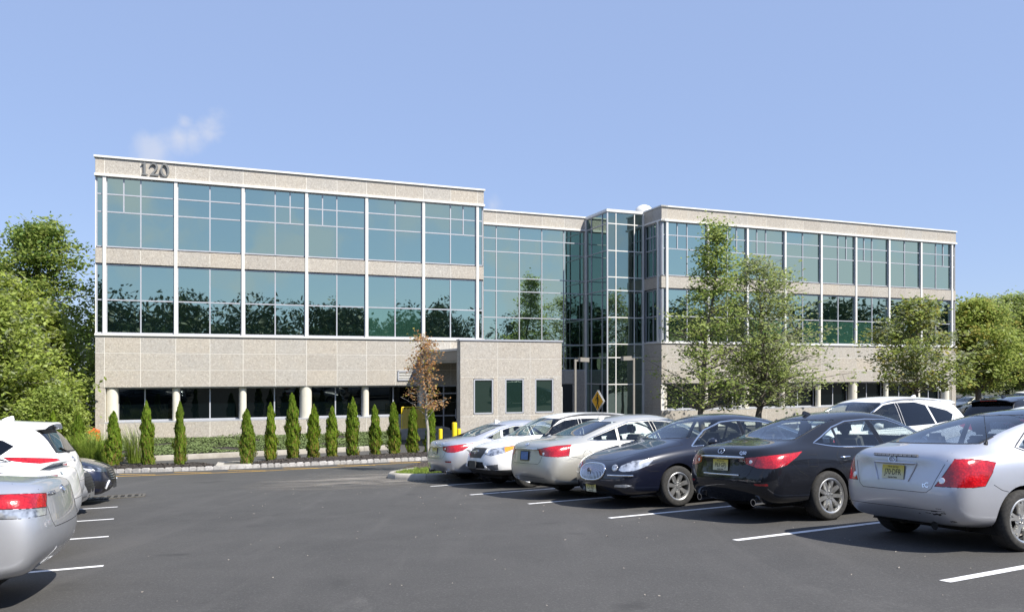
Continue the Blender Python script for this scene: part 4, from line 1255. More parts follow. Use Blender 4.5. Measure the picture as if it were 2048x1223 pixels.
def island():
    near = [(3.4, 22.3), (1.2, 21.25), (-0.6, 20.4), (-1.75, 19.87), (-2.2, 19.80), (-2.65, 19.98), (-3.08, 20.35), (-3.35, 20.85), (-3.42, 21.5), (-3.25, 22.3), (-2.9, 23.1), (-2.35, 23.8), (-1.5, 24.4), (0.5, 25.4), (3.0, 26.6)]
    k = tag(link('island_kerb', None), 'weathered concrete kerb curving round the grass island at the row end', 'kerb')
    inner = offset_line(near, -0.16)
    for i0 in range(0, len(near) - 1, 2):
        i1 = min(i0 + 2, len(near) - 1)
        V, F = [], []
        for i in range(i0, i1 + 1):
            o, n_ = Vector(near[i]), Vector(inner[i])
            d = (Vector(near[min(i + 1, len(near) - 1)]) - Vector(near[max(i - 1, 0)])).normalized()
            sh = 0.006 if i == i0 and i0 else (-0.006 if i == i1 else 0)
            o = o + d * sh; n_ = n_ + d * sh
            z = gz(o.x, o.y)
            m1 = o.lerp(n_, 0.12); m2 = o.lerp(n_, 0.35)
            V += [(o.x, o.y, z - 0.1), (o.x, o.y, z + 0.04), (m1.x, m1.y, z + 0.115), (m2.x, m2.y, z + 0.145), (n_.x, n_.y, z + 0.15), (n_.x, n_.y, z - 0.1)]
        m = i1 - i0 + 1
        for a in range(m - 1):
            for b in range(6):
                b2 = (b + 1) % 6
                F.append((a * 6 + b, (a + 1) * 6 + b, (a + 1) * 6 + b2, a * 6 + b2))
        F += [tuple(range(6)), tuple((m - 1) * 6 + b for b in range(6))]
        MB().add(V, F).build('kerb_stone', 'concrete', k, smooth=50)
    top = sheet('grass_island', offset_line(near, -0.14), 'soil', 0.11, 0.5)
    r = np.random.default_rng(9)
    poly = [Vector((p[0], p[1])) for p in offset_line(near, -0.2)]
    def inside(x, y):
        c = False
        for i in range(len(poly)):
            a, b = poly[i], poly[i - 1]
            if (a.y > y) != (b.y > y) and x < (b.x - a.x) * (y - a.y) / (b.y - a.y) + a.x:
                c = not c
        return c
    Q, Mq = [], []
    tx, ty = -2.5, 23.6
    for _ in range(15000):
        x, y = r.uniform(-3.4, 1.5), r.uniform(19.8, 25.5)
        if not inside(x, y) or math.hypot(x - tx, (y - ty)) < 0.75 + 0.1 * math.sin(x * 9 + y * 5):
            continue
        z = gz(x, y) + 0.11; h = r.uniform(0.03, 0.085); a = r.uniform(0, 6.28); w = 0.006
        dx, dy = math.cos(a), math.sin(a); l = r.normal(0, 0.02, 2)
        Q.append([(x - dx * w, y - dy * w, z), (x + dx * w, y + dy * w, z), (x + dx * w * .4 + l[0], y + dy * w * .4 + l[1], z + h), (x - dx * w * .4 + l[0], y - dy * w * .4 + l[1], z + h)])
    o = link('turf', fast_quads('turf', np.array(Q), 'turf')); o['kind'] = 'stuff'; o['label'] = 'short bright grass on the kerbed island'
    V, F = [(tx, ty, gz(tx, ty) + 0.30)], []
    n, rr = 20, 6
    for j in range(1, rr + 1):
        for i in range(n):
            a = 6.2832 * i / n; d = 0.85 * j / rr
            x, y = tx + math.cos(a) * d, ty + math.sin(a) * d
            V.append((x, y, gz(x, y) + 0.10 + 0.20 * (1 - (j / rr) ** 1.5) + r.normal(0, 0.008)))
    F += [(0, 1 + i, 1 + (i + 1) % n) for i in range(n)]
    for j in range(rr - 1):
        for i in range(n):
            a = 1 + j * n + i; b = 1 + j * n + (i + 1) % n
            F.append((a, a + n, b + n, b))
    m = MB().add(V, F).build('mulch_mound', 'bark_chip', smooth=70); tag(m, 'round brown mulch mound at the foot of the copper leaved tree', 'mulch', kind='structure')
island()
# ------------------------------------------------------------------ cars
def make_car_materials():
    def paint(nm, col, metal=0.0, rough=0.35, flake=0.0, dirt=0.10):
        t = NT(nm); o = t.obj()
        d = t.noise(o, 2.2, 4, 0.6); 
        c = t.mix(t.ramp(d, [(0.45, 0.0), (0.8, dirt)]), col, (0.32, 0.30, 0.27))
        if flake:
            v = t.new('TexVoronoi'); v.inputs['Scale'].default_value = 900; t.l.new(o, v.inputs['Vector'])
            c = t.mix(flake, c, v.outputs['Color'], 'SOFT_LIGHT')
        t.base(c); t.setp(Roughness=rough, Metallic=metal, Coat_Weight=1.0, Coat_Roughness=0.03)
        if not metal:
            t.p.inputs['Specular IOR Level'].default_value = 0.05
        r_ = t.ramp(d, [(0.4, 0.015), (0.8, 0.06)]); t.l.new(r_, t.p.inputs['Coat Roughness'])
    paint('paint_white_pearl', (0.80, 0.80, 0.79))
    paint('paint_white_solid', (0.83, 0.835, 0.84))
    paint('paint_silver', (0.60, 0.61, 0.635), 0.72, 0.42, 0.12)
    paint('paint_silver_blue', (0.55, 0.565, 0.615), 0.72, 0.42, 0.12)
    paint('paint_champagne', (0.62, 0.605, 0.545), 0.68, 0.42, 0.12)
    paint('paint_black', (0.010, 0.011, 0.015), 0.0, 0.3, dirt=0.012)
    paint('paint_black_blue', (0.006, 0.008, 0.020), 0.2, 0.3, dirt=0.012)
    paint('paint_navy', (0.008, 0.012, 0.035), 0.3, 0.3, dirt=0.012)
    paint('paint_far_blue', (0.10, 0.16, 0.30), 0.5, 0.35)
    plain('chrome', (0.82, 0.83, 0.85), 0.08, 1.0, 0.03)
    plain('satin_alloy', (0.60, 0.60, 0.59), 0.28, 0.85, 0.06, 20)
    plain('brake_disc', (0.10, 0.095, 0.09), 0.45, 0.7)
    plain('black_trim', (0.012, 0.012, 0.013), 0.42)
    plain('gloss_black', (0.006, 0.006, 0.007), 0.08, 0, 0.02)
    plain('dark_plastic', (0.035, 0.036, 0.038), 0.6)
    plain('grey_plastic', (0.11, 0.112, 0.118), 0.6)
    plain('under_black', (0.006, 0.006, 0.006), 0.95)
    plain('seam', (0.004, 0.004, 0.005), 0.8)
    plain('seat_grey', (0.09, 0.088, 0.085), 0.8)
    plain('seat_beige', (0.30, 0.27, 0.23), 0.8)
    plain('cabin_dark', (0.022, 0.022, 0.024), 0.8)
    plain('bulb_white', (0.85, 0.86, 0.88), 0.1, 0.4)
    plain('lamp_amber', (0.85, 0.28, 0.02), 0.12, 0, 0.2, 40, Coat_Weight=1.0)
    plain('reflector_red', (0.30, 0.006, 0.010), 0.15, 0, 0.2, 30, Coat_Weight=1.0)
    plain('plate_ink', (0.012, 0.012, 0.012), 0.6)
    plain('plate_blue', (0.10, 0.20, 0.42), 0.45, 0, 0.25, 30)
    plain('sticker_green', (0.10, 0.42, 0.22), 0.6)
    t = NT('tyre'); n = t.noise(t.obj(), 40, 3)
    t.base(t.ramp(n, [(0.3, (0.018, 0.018, 0.018)), (0.7, (0.045, 0.043, 0.040))])); t.setp(Roughness=0.88)
    # New Jersey style plate: yellow fading to cream downwards
    t = NT('plate_yellow'); o = t.obj(); s = t.new('SeparateXYZ'); t.l.new(o, s.inputs[0])
    t.base(t.ramp(t.math('MULTIPLY_ADD', s.outputs['Z'], 6.0, 0.5), [(0.25, (0.62, 0.60, 0.42)), (0.62, (0.62, 0.55, 0.16)), (0.95, (0.58, 0.43, 0.03))])); t.setp(Roughness=0.5)
    # lamps
    t = NT('tail_red'); o = t.obj()
    v = t.new('TexVoronoi'); v.inputs['Scale'].default_value = 48; t.l.new(o, v.inputs['Vector'])
    f = t.noise(o, 7, 2)
    c = t.ramp(v.outputs['Distance'], [(0.0, (0.72, 0.012, 0.016)), (0.4, (0.52, 0.006, 0.012)), (0.8, (0.34, 0.003, 0.008))])
    c = t.mix(t.ramp(f, [(0.4, 0.0), (0.65, 0.6)]), c, (0.16, 0.002, 0.006))
    t.base(c); t.setp(Roughness=0.18, Coat_Weight=1.0, Coat_Roughness=0.02); t.bump(v.outputs['Distance'], 0.12, 0.008)
    t = NT('lamp_clear'); o = t.obj()
    v = t.new('TexVoronoi'); v.inputs['Scale'].default_value = 9; v.feature = 'SMOOTH_F1'; t.l.new(o, v.inputs['Vector'])
    c = t.ramp(t.noise(o, 11, 2, 0.5), [(0.35, (0.20, 0.21, 0.23)), (0.5, (0.60, 0.62, 0.65)), (0.7, (0.80, 0.81, 0.83))])
    t.base(c); t.setp(Roughness=0.12, Metallic=0.6, Coat_Weight=1.0, Coat_Roughness=0.02); t.bump(v.outputs['Distance'], 0.2, 0.03)
    t = NT('lamp_dark'); o = t.obj(); f = t.noise(o, 9, 2)
    t.base(t.ramp(f, [(0.4, (0.03, 0.035, 0.045)), (0.7, (0.25, 0.28, 0.33))])); t.setp(Roughness=0.12, Metallic=0.4, Coat_Weight=1.0, Coat_Roughness=0.02)
    # glazing: tinted, see-through, mirror-like at grazing angles
    for nm, tint in (('car_glass', (0.80, 0.86, 0.84)), ('car_glass_grey', (0.52, 0.57, 0.60)), ('car_glass_privacy', (0.05, 0.055, 0.065))):
        t = NT(nm); t.n.remove(t.p)
        tr = t.new('BsdfTransparent'); tr.inputs['Color'].default_value = (*tint, 1)
        g = t.new('BsdfGlossy'); g.inputs['Roughness'].default_value = 0.01; g.inputs['Color'].default_value = (0.95, 0.97, 1, 1)
        fr = t.new('LayerWeight'); fr.inputs['Blend'].default_value = 0.5
        mx = t.new('MixShader'); t.l.new(t.math('MULTIPLY_ADD', t.math('POWER', fr.outputs['Facing'], 3.5), 0.85, 0.06), mx.inputs['Fac'])
        t.l.new(tr.outputs[0], mx.inputs[1]); t.l.new(g.outputs[0], mx.inputs[2])
        t.l.new(mx.outputs[0], t.out.inputs['Surface'])
make_car_materials()

def lerp_pts(pts, x):
    return float(np.interp(x, [p[0] for p in pts], [p[1] for p in pts]))

def azv(deg):
    return Vector((math.cos(R(deg)), math.sin(R(deg)), 0))

class Car:
    """body grown from a cage of cross sections; windows, lamps and panels are cut out of that one skin.
    +x forward, y left, z up, origin on the ground under the middle of the car"""
    def __init__(s, sp, level=3):
        s.sp = sp
        s.parts = {}
        s.seams = []
        s._skin(level)

    # --- section values
    def top(s, x): return lerp_pts(s.sp['top'], x)
    def belt(s, x): return lerp_pts(s.sp['belt'], x)
    def rail(s, x):
        sp = s.sp
        bx, tx = s.belt(x), s.top(x)
        c = max(0.0, min(1.0, (tx - bx - 0.05) / (sp['H'] - bx - 0.05)))
        w = lerp_pts(sp['plan'], x)
        return (sp.get('wrail0', 0.74) * w * (1 - c) + sp['wr'] * c, tx - (0.012 * (1 - c) + sp.get('rd', 0.075) * c), c)

    def _skin(s, level):
        sp = s.sp
        st = sp['st']; N = len(st)
        rings = []
        lift = sp.get('lift', 0.045)                     # the cage stands a little proud of the smoothed roof
        for i, x in enumerate(st):
            w = lerp_pts(sp['plan'], x); zb = lerp_pts(sp['bot'], x); b = s.belt(x); t = s.top(x)
            yr, zr, c = s.rail(x)
            zr += lift * c; t += lift * c
            zm = zb + (b - zb) * sp.get('midk', 0.56)
            ring = [(x, 0, zb), (x, 0.5 * w, zb), (x, 0.90 * w, zb + 0.01), (x, 0.985 * w, zb + 0.13), (x, w, zm), (x, sp.get('sho', 0.975) * w, b - 0.075),
                    (x, sp.get('shi', 0.925) * w * (1 - 0.02 * (1 - c)), b + 0.0), (x, yr, zr), (x, yr * 0.52, t - 0.012 * (1 - c) * 0 - 0.006), (x, 0, t + 0.004)]
            rings.append([list(p) for p in ring])
        # end rings take the profile of the bumper face
        for idx, key, sg in ((0, 'rear', 1), (N - 1, 'front', -1)):
            e = sp[key]
            for k in range(10):
                rings[idx][k][0] += sg * e['dx'][k]
                rings[idx][k][1] *= e['yk'][k] if isinstance(e['yk'], (list, tuple)) else e['yk']
            if 'z' in e:
                for k, z in e['z'].items():
                    rings[idx][k][2] = z
        bm = bmesh.new()
        vr = []
        for ring in rings:
            row = {}
            for k, (x, y, z) in enumerate(ring):
                if k in (0, 9):
                    v = bm.verts.new((x, 0, z)); row[(k, 1)] = v; row[(k, -1)] = v
                else:
                    for sg in (1, -1):
                        row[(k, sg)] = bm.verts.new((x, sg * y, z))
            vr.append(row)
        for a, b in zip(vr, vr[1:]):
            for sg in (1, -1):
                for k in range(9):
                    f = [a[(k, sg)], a[(k + 1, sg)], b[(k + 1, sg)], b[(k, sg)]]
                    bm.faces.new(f if sg == 1 else f[::-1])
        for idx, key, sgx in ((0, 'rear', -1), (N - 1, 'front', 1)):
            row = vr[idx]; e = sp[key]
            cb = e.get('bulge', (0.03, 0.05))
            cpt = {}
            for k in (3, 4, 5):
                p = row[(k, 1)].co
                cpt[k] = bm.verts.new((p.x + sgx * cb[1], 0, p.z))
            for sg in (1, -1):
                m = {}
                for k in (3, 4, 5):
                    p = row[(k, sg)].co
                    m[k] = bm.verts.new((p.x + sgx * cb[0], p.y * 0.52, p.z))
                r_ = lambda k: row[(k, sg)]
                fs = [(r_(2), r_(3), m[3], r_(1)), (r_(1), m[3], cpt[3], r_(0)), (r_(3), r_(4), m[4], m[3]), (m[3], m[4], cpt[4], cpt[3]),
                      (r_(4), r_(5), m[5], m[4]), (m[4], m[5], cpt[5], cpt[4]), (r_(5), r_(6), r_(7), m[5]), (m[5], r_(7), r_(8)), (m[5], r_(8), r_(9), cpt[5])]
                for f in fs:
                    f = list(f)
                    bm.faces.new(f if sg * sgx > 0 else f[::-1])
        bmesh.ops.recalc_face_normals(bm, faces=bm.faces)
        cr = bm.edges.layers.float.new('crease_edge')
        for k, v in sp.get('crease', {6: 0.35, 7: 0.25}).items():
            for a, b in zip(vr, vr[1:]):
                for sg in (1, -1):
                    e = bm.edges.get((a[(k, sg)], b[(k, sg)]))
                    if e:
                        e[cr] = v
        for idx, lv in ((0, sp['rear'].get('crease', {})), (N - 1, sp['front'].get('crease', {}))):
            for k, v in lv.items():
                for sg in (1, -1):
                    for j in (1,):
                        pass
        me = bpy.data.meshes.new('cage'); bm.to_mesh(me); bm.free()
        o = bpy.data.objects.new('cage', me)
        md = o.modifiers.new('s', 'SUBSURF'); md.levels = level; md.render_levels = level
        me2 = evaluate(o); bpy.data.meshes.remove(me)
        s.bm = bmesh.new(); s.bm.from_mesh(me2); bpy.data.meshes.remove(me2)
        bmesh.ops.recalc_face_normals(s.bm, faces=s.bm.faces)
        s.bvh = BVHTree.FromBMesh(s.bm)
        s.lay = s.bm.faces.layers.int.new('part')
        # work on the right half only; finish() mirrors it
        bmesh.ops.delete(s.bm, geom=[f for f in s.bm.faces if f.calc_center_median().y > 0], context='FACES')
        s.paired = set()
        s.ids = {0: ('body', sp['paint'])}

    # --- cutting
    def axes(s, n):
        if abs(n.z) > 0.9:
            return Vector((1, 0, 0)), Vector((0, 1, 0))
        return Vector((-n.y, n.x, 0)).normalized(), Vector((0, 0, 1))

    def cut(s, poly, n, name, mat, mirror=True, only=None, seam=True, cond=None, minn=0.02):
        """poly: points near the skin (right-hand side, y < 0); n: direction they are seen from"""
        out = []
        for sg in (1,):
            nn = Vector((n.x, n.y * sg, n.z)); pl = [Vector((p[0], p[1] * sg, p[2])) for p in poly]
            a, b = s.axes(nn)
            P = [(p.dot(a), p.dot(b)) for p in pl]
            x0, x1 = min(p[0] for p in P) - 0.1, max(p[0] for p in P) + 0.1
            y0, y1 = min(p[1] for p in P) - 0.1, max(p[1] for p in P) + 0.1
            side = -sg if mirror else 0
            def cand(f):
                c = f.calc_center_median()
                if side and c.y * side < -0.03:
                    return None
                u, v = c.dot(a), c.dot(b)
                if u < x0 or u > x1 or v < y0 or v > y1 or f.normal.dot(nn) < minn:
                    return None
                return c, u, v
            fs = [f for f in s.bm.faces if cand(f)]
            pool = set(fs)
            k = len(P)
            mg = 0.11
            for i in range(k):
                p, q = P[i], P[(i + 1) % k]
                d = a * (q[0] - p[0]) + b * (q[1] - p[1])
                if d.length < 1e-5:
                    continue
                pn = d.cross(nn).normalized()
                u0, u1 = min(p[0], q[0]) - mg, max(p[0], q[0]) + mg; v0, v1 = min(p[1], q[1]) - mg, max(p[1], q[1]) + mg
                off = pn.dot(a * p[0] + b * p[1])
                sub = []
                for f in pool:
                    c = f.calc_center_median()
                    if abs(c.dot(pn) - off) < mg and u0 < c.dot(a) < u1 and v0 < c.dot(b) < v1:
                        sub.append(f)
                if not sub:
                    continue
                gs = set(sub)
                for f in sub:
                    gs.update(f.edges); gs.update(f.verts)
                r = bmesh.ops.bisect_plane(s.bm, geom=list(gs), plane_co=a * p[0] + b * p[1], plane_no=pn, dist=1e-5)
                pool.difference_update(sub)
                pool.update(g for g in r['geom'] if isinstance(g, bmesh.types.BMFace) and g.is_valid)
            geom = [f for f in pool if f.is_valid]
            pid = None
            if name:
                pid = max(s.ids) + 1
                s.ids[pid] = (name, mat)
                if mirror:
                    s.paired.add(pid)
            hits = []
            for f in geom:
                if not isinstance(f, bmesh.types.BMFace):
                    continue
                r = cand(f)
                if not r:
                    continue
                c, u, v = r
                ins = False
                for i in range(k):
                    (ax, ay), (bx, by) = P[i], P[i - 1]
                    if (ay > v) != (by > v) and u < (bx - ax) * (v - ay) / (by - ay) + ax:
                        ins = not ins
                if ins and (only is None or f[s.lay] in only) and (cond is None or cond(c, f.normal)):
                    hits.append(f)
            if name == 'DELETE':
                bmesh.ops.delete(s.bm, geom=hits, context='FACES'); del s.ids[pid]
            elif name:
                for f in hits:
                    f[s.lay] = pid
                out.append(pid)
            if seam:
                s.seam(pl, nn, True)
                if mirror:
                    s.seam([Vector((p.x, -p.y, p.z)) for p in pl], Vector((nn.x, -nn.y, nn.z)), True)
        return out

    def on(s, p, n):
        """drop a point onto the skin along -n"""
        p = Vector(p)
        h = s.bvh.ray_cast(p + n * 1.2, -n, 2.6)
        return (h[0], h[1]) if h[0] is not None else (None, None)

    def seam(s, pl, n, closed=False, w=0.0065, lift=0.0015, mat='seam'):
        pts = list(pl) + ([pl[0]] if closed else [])
        line = []
        for p, q in zip(pts, pts[1:]):
            m = max(1, int((q - p).length / 0.06))
            for i in range(m):
                line.append(p.lerp(q, i / m))
        line.append(pts[-1])
        s.seams.append(([s.on(p, n) for p in line], w, lift, mat))

    def strip(s, pl, n, w, lift, mat, name, mirror=True, closed=False):
        """flat moulding laid on the skin"""
        for sg in ((1, -1) if mirror else (1,)):
            nn = Vector((n.x, n.y * sg, n.z))
            q = [Vector((p[0], p[1] * sg, p[2])) for p in pl]
            k = len(s.seams); s.seam(q, nn, closed, w, lift, mat)
            s.seams[k] = s.seams[k] + (name,)

    def ribbon(s, recs, thick=0.0):
        V, F = [], []
        for rec in recs:
            line, w, lift = rec[0], rec[1], rec[2]
            prev = None; pts = [(p, n_) for p, n_ in line if p is not None]
            for i, (p, n_) in enumerate(pts):
                t = pts[min(i + 1, len(pts) - 1)][0] - pts[max(i - 1, 0)][0]
                if t.length < 1e-6:
                    continue
                sdir = t.cross(n_).normalized() * w / 2
                o = len(V)
                c = p + n_ * lift
                V += [tuple(c - sdir - n_ * lift * 1.2), tuple(c - sdir * 0.7), tuple(c + sdir * 0.7), tuple(c + sdir - n_ * lift * 1.2)]
                if prev is not None and (p - pts[i - 1][0]).length < 0.25:
                    for j in range(3):
                        F.append((prev + j, prev + j + 1, o + j + 1, o + j))
                prev = o
        return V, F

    # --- output
    def finish(s, root, door_ids=(), nest=None):
        s.root = root
        s.bm.normal_update()
        groups = {}
        for f in s.bm.faces:
            groups.setdefault(f[s.lay], []).append(f)
        objs = {}
        def emit(nm, mat, V, F, Nn):
            me = bpy.data.meshes.new(nm); me.from_pydata(V, [], F); me.materials.append(MATS[mat])
            me.polygons.foreach_set('use_smooth', [True] * len(F))
            me.normals_split_custom_set_from_vertices(Nn)      # keep the skin's own curvature across panel cuts
            return link(nm, me, root)
        for pid in sorted(groups):
            nm, mat = s.ids[pid]
            idx, V, F, Nn = {}, [], [], []
            for f in groups[pid]:
                t = []
                for v in f.verts:
                    if v not in idx:
                        idx[v] = len(V); V.append((v.co.x, v.co.y, v.co.z))
                        n_ = v.normal.copy()
                        if abs(v.co.y) < 1e-4:
                            n_.y = 0; n_.normalize()
                        Nn.append(n_[:])
                    t.append(idx[v])
                F.append(t)
            if pid in s.paired:
                objs[(pid, -1)] = emit(nm, mat, V, F, Nn)
                objs[(pid, 1)] = emit(nm, mat, [(x, -y, z) for x, y, z in V], [f[::-1] for f in F], [(x, -y, z) for x, y, z in Nn])
            else:
                k = len(V); mp = []
                for i in range(k):
                    if abs(V[i][1]) < 1e-4:
                        mp.append(i)
                    else:
                        mp.append(len(V)); V.append((V[i][0], -V[i][1], V[i][2])); Nn.append((Nn[i][0], -Nn[i][1], Nn[i][2]))
                F += [[mp[i] for i in f[::-1]] for f in F]
                objs[(pid, 0)] = emit(nm, mat, V, F, Nn)
        s.objs = objs
        gaps = [r for r in s.seams if len(r) == 4]
        if gaps:
            V, F = s.ribbon(gaps)
            MB().add(V, F).build('panel_gaps', 'seam', root, fix=False)['kind'] = 'stuff'
        for r in s.seams:
            if len(r) == 5:
                V, F = s.ribbon([r])
                if F:
                    MB().add(V, F).build(r[4], r[3], root, smooth=60, fix=False)
        s.bm.free()

def wheel_meshes(rt, rr, wd, spokes, style, key, rim='satin_alloy'):
    """tyre and rim, axle along y, outer face towards -y"""
    h = wd / 2
    ty = MB().lathe([(rr, -h * 0.86), (rr + 0.012, -h), (rr + (rt - rr) * 0.55, -h * 1.03), (rt - 0.03, -h * 0.98), (rt - 0.008, -h * 0.84), (rt, -h * 0.5), (rt, h * 0.5), (rt - 0.01, h * 0.86), (rr, h)], 40, 'y')
    for g in (-0.45, 0.0, 0.45):
        ty.lathe([(rt + 0.0005, h * g - 0.006), (rt - 0.008, h * g - 0.003), (rt - 0.008, h * g + 0.003), (rt + 0.0005, h * g + 0.006)], 40, 'y')
    tyre = ty.mesh('tyre', 'tyre', smooth=45)
    r = MB()
    r.lathe([(rr + 0.006, -h * 0.93), (rr - 0.004, -h * 0.97), (rr - 0.022, -h * 0.90), (rr - 0.03, -h * 0.6), (rr - 0.035, h * 0.9)], 40, 'y')     # lip and barrel
    r.lathe([(0.0, -h * 0.72), (0.03, -h * 0.73), (0.034, -h * 0.66), (0.075, -h * 0.62), (0.085, -h * 0.40), (0.0, -h * 0.40)], 20, 'y')           # hub
    for i in range(spokes):
        a0 = 2 * math.pi * i / spokes
        forks = ((-style, style),) if style else ((0, 0),)
        for fk in (forks[0] if style else (0,)):
            n = 6
            sec = []
            for j in range(n + 1):
                t = j / n
                rad = 0.05 + (rr - 0.055) * t
                ang = a0 + fk * t
                wv = (0.019 + 0.012 * (1 - t)) if style else (0.030 + 0.014 * t * (spokes < 8))
                y = -h * (0.66 + 0.16 * math.sin(t * 2.2))
                c = Vector((math.cos(ang) * rad, y, math.sin(ang) * rad)); td = Vector((-math.sin(ang), 0, math.cos(ang)))
                sec.append([c - td * wv + Vector((0, 0.035, 0)), c - td * wv * 0.7, c + td * wv * 0.7, c + td * wv + Vector((0, 0.035, 0))])
            o = len(r.v)
            for q in sec:
                r.v += [tuple(p) for p in q]
            for j in range(n):
                for k in range(3):
                    r.f.append((o + j * 4 + k, o + j * 4 + k + 1, o + j * 4 + 5 + k, o + j * 4 + 4 + k)); r.mi.append(0)
    for i in range(5):                                           # lug nuts
        a = 2 * math.pi * (i + 0.5) / 5
        r.lathe([(0.0, -h * 0.76), (0.010, -h * 0.76), (0.011, -h * 0.55)], 6, 'y', (math.cos(a) * 0.056, 0, math.sin(a) * 0.056))
    rim_m = r.mesh('rim', rim, smooth=40)
    d = MB().lathe([(0.0, -h * 0.1), (rr * 0.72, -h * 0.1), (rr * 0.72, h * 0.1), (0.0, h * 0.12)], 24, 'y').lathe([(rr * 0.72, h * 0.3), (rr, h * 0.3)], 24, 'y')
    disc = d.mesh('brake_disc', 'brake_disc', smooth=40)
    return tyre, rim_m, disc
WHEELS = {}

def add_wheels(root, sp):
    key = (sp['Rw'], sp['rim_r'], sp['spokes'], sp.get('fork', 0), sp.get('rim', 'satin_alloy'))
    if key not in WHEELS:
        WHEELS[key] = wheel_meshes(sp['Rw'], sp['rim_r'], 0.225, sp['spokes'], sp.get('fork', 0), key, sp.get('rim', 'satin_alloy'))
    ty, rm, dc = WHEELS[key]
    for x in (sp['xr'], sp['xf']):
        for sg in (-1, 1):
            w = link('wheel', None, root, (x, sg * (sp['track'] / 2), sp['Rw'] - 0.006), (0, random.uniform(0, 6.28), 0 if sg == -1 else math.pi))
            w.empty_display_size = 0.1
            link('tyre', ty, w); link('rim', rm, w); link('brake_disc', dc, w)

def seat_mesh(mat):
    if 'seat_' + mat in BOXES:
        return BOXES['seat_' + mat]
    bm = bmesh.new()
    def blob(c, d, rx=0.0):
        r = bmesh.ops.create_cube(bm, size=1)
        M = Matrix.Translation(c) @ Matrix.Rotation(rx, 4, 'Y') @ Matrix.Diagonal((*d, 1))
        bmesh.ops.transform(bm, matrix=M, verts=r['verts'])
    blob((0.02, 0, 0.0), (0.50, 0.50, 0.16)); blob((-0.26, 0, 0.33), (0.14, 0.48, 0.58), R(-16)); blob((-0.39, 0, 0.72), (0.09, 0.26, 0.19), R(-10))
    bmesh.ops.bevel(bm, geom=bm.edges[:], offset=0.045, segments=3, affect='EDGES')
    me = bpy.data.meshes.new('seat'); bm.to_mesh(me); bm.free(); shade(me, 60); me.materials.append(MATS[mat])
    BOXES['seat_' + mat] = me
    return me

def interior(root, sp, car, seat='seat_grey'):
    zb = 0.30
    W = sp['W']
    # floor tub and trim up to just below the window line
    x0, x1 = sp['cab'][0], sp['cab'][1]
    bz = car.belt((x0 + x1) / 2)
    m = MB()
    m.span((x0, -W * 0.80, zb), (x1, W * 0.80, zb + 0.05))
    for sg in (-1, 1):
        m.span((x0 + 0.1, sg * W * 0.80, zb), (x1 - 0.1, sg * (W * 0.80 + 0.03), bz - 0.07))
    m.span((x1 - 0.62, -W * 0.78, bz - 0.28), (x1 - 0.06, W * 0.78, bz - 0.05))                 # dashboard
    m.span((x0 - 0.25, -W * 0.70, bz - 0.16), (x0 + 0.30, W * 0.70, bz - 0.05))                 # parcel shelf
    m.build('cabin', 'cabin_dark', root)
    s = seat_mesh(seat)
    fx = sp.get('seat_x', (x0 + x1) / 2 + 0.02)
    for sg in (-1, 1):
        link('seat', s, root, (fx, sg * 0.37, zb + 0.22 + sp.get('seat_z', 0)))
        link('seat', s, root, (fx - sp.get('rear_dx', 0.74), sg * 0.36, zb + 0.08 + sp.get('seat_z', 0)))
    # steering wheel (left-hand drive)
    m = MB(); c = Vector((fx + 0.52, 0.37, bz - 0.03)); n = 20
    ax = Matrix.Rotation(R(-62), 3, 'Y')
    m.tube([c + ax @ Vector((0.185 * math.cos(6.2832 * i / n), 0.185 * math.sin(6.2832 * i / n), 0)) for i in range(n + 1)], 0.016, 6, False)
    m.tube([c + Vector((0.15, 0, -0.08)), c], 0.04, 6)
    m.box(c, (0.05, 0.30, 0.05))
    m.build('steering_wheel', 'cabin_dark', root, smooth=60)
    # underbody
    m = MB()
    m.span((sp['st'][0] + 0.35, -W * 0.62, 0.20), (sp['st'][-1] - 0.35, W * 0.62, zb - 0.01))
    m.span((sp['xr'] + 0.42, -W * 0.86, 0.21), (sp['xf'] - 0.42, W * 0.86, zb - 0.012))
    m.span((sp['xf'] - 0.35, -W * 0.60, zb), (sp['xf'] + 0.40, W * 0.60, 0.62)); m.span((sp['xr'] - 0.40, -W * 0.60, zb), (sp['xr'] + 0.38, W * 0.60, 0.66))
    m.build('underbody', 'under_black', root)

def arches(car, root):
    """wheel openings cut from the skin, with dark liners behind"""
    sp = car.sp
    for x in (sp['xr'], sp['xf']):
        ra = sp['Rw'] + sp.get('gap', 0.045); zc = sp['Rw'] - 0.006
        poly = []
        for i in range(27):
            a = R(-30 + 240 * i / 26)
            poly.append(Vector((x + math.cos(a) * ra, -1.2, zc + math.sin(a) * ra * (1.0))))
        poly = [Vector((poly[0].x - 0.0, -1.2, -0.1))] + poly + [Vector((poly[-1].x, -1.2, -0.1))]
        car.cut(poly, Vector((0, -1, 0)), 'DELETE', None, True, seam=False, cond=lambda c, n: abs(c.y) > 0.35, minn=-0.6)
        for sg in (-1, 1):
            sec = []; lin = MB()
            for i in range(15):
                a = R(-20 + 220 * i / 14)
                sec.append((x + math.cos(a) * (ra + 0.012), zc + math.sin(a) * (ra + 0.012)))
            o = len(lin.v)
            y0, y1 = sg * (sp['W'] - 0.035), sg * 0.48
            for (u, v) in sec:
                # follow the skin so that the lip never sticks out
                h, _ = car.on((u, sg * 1.2, v), Vector((0, sg, 0)))
                yo = (abs(h.y) - 0.012) * sg if h is not None and abs(h.y) > 0.5 else y0
                lin.v += [(u, yo, v), (u, y1, v)]
            for i in range(14):
                lin.f.append((o + 2 * i, o + 2 * i + 1, o + 2 * i + 3, o + 2 * i + 2)); lin.mi.append(0)
            lin.f.append(tuple(o + 2 * i + 1 for i in range(15))); lin.mi.append(0)
            lin.build('wheel_well', 'under_black', root, fix=False)

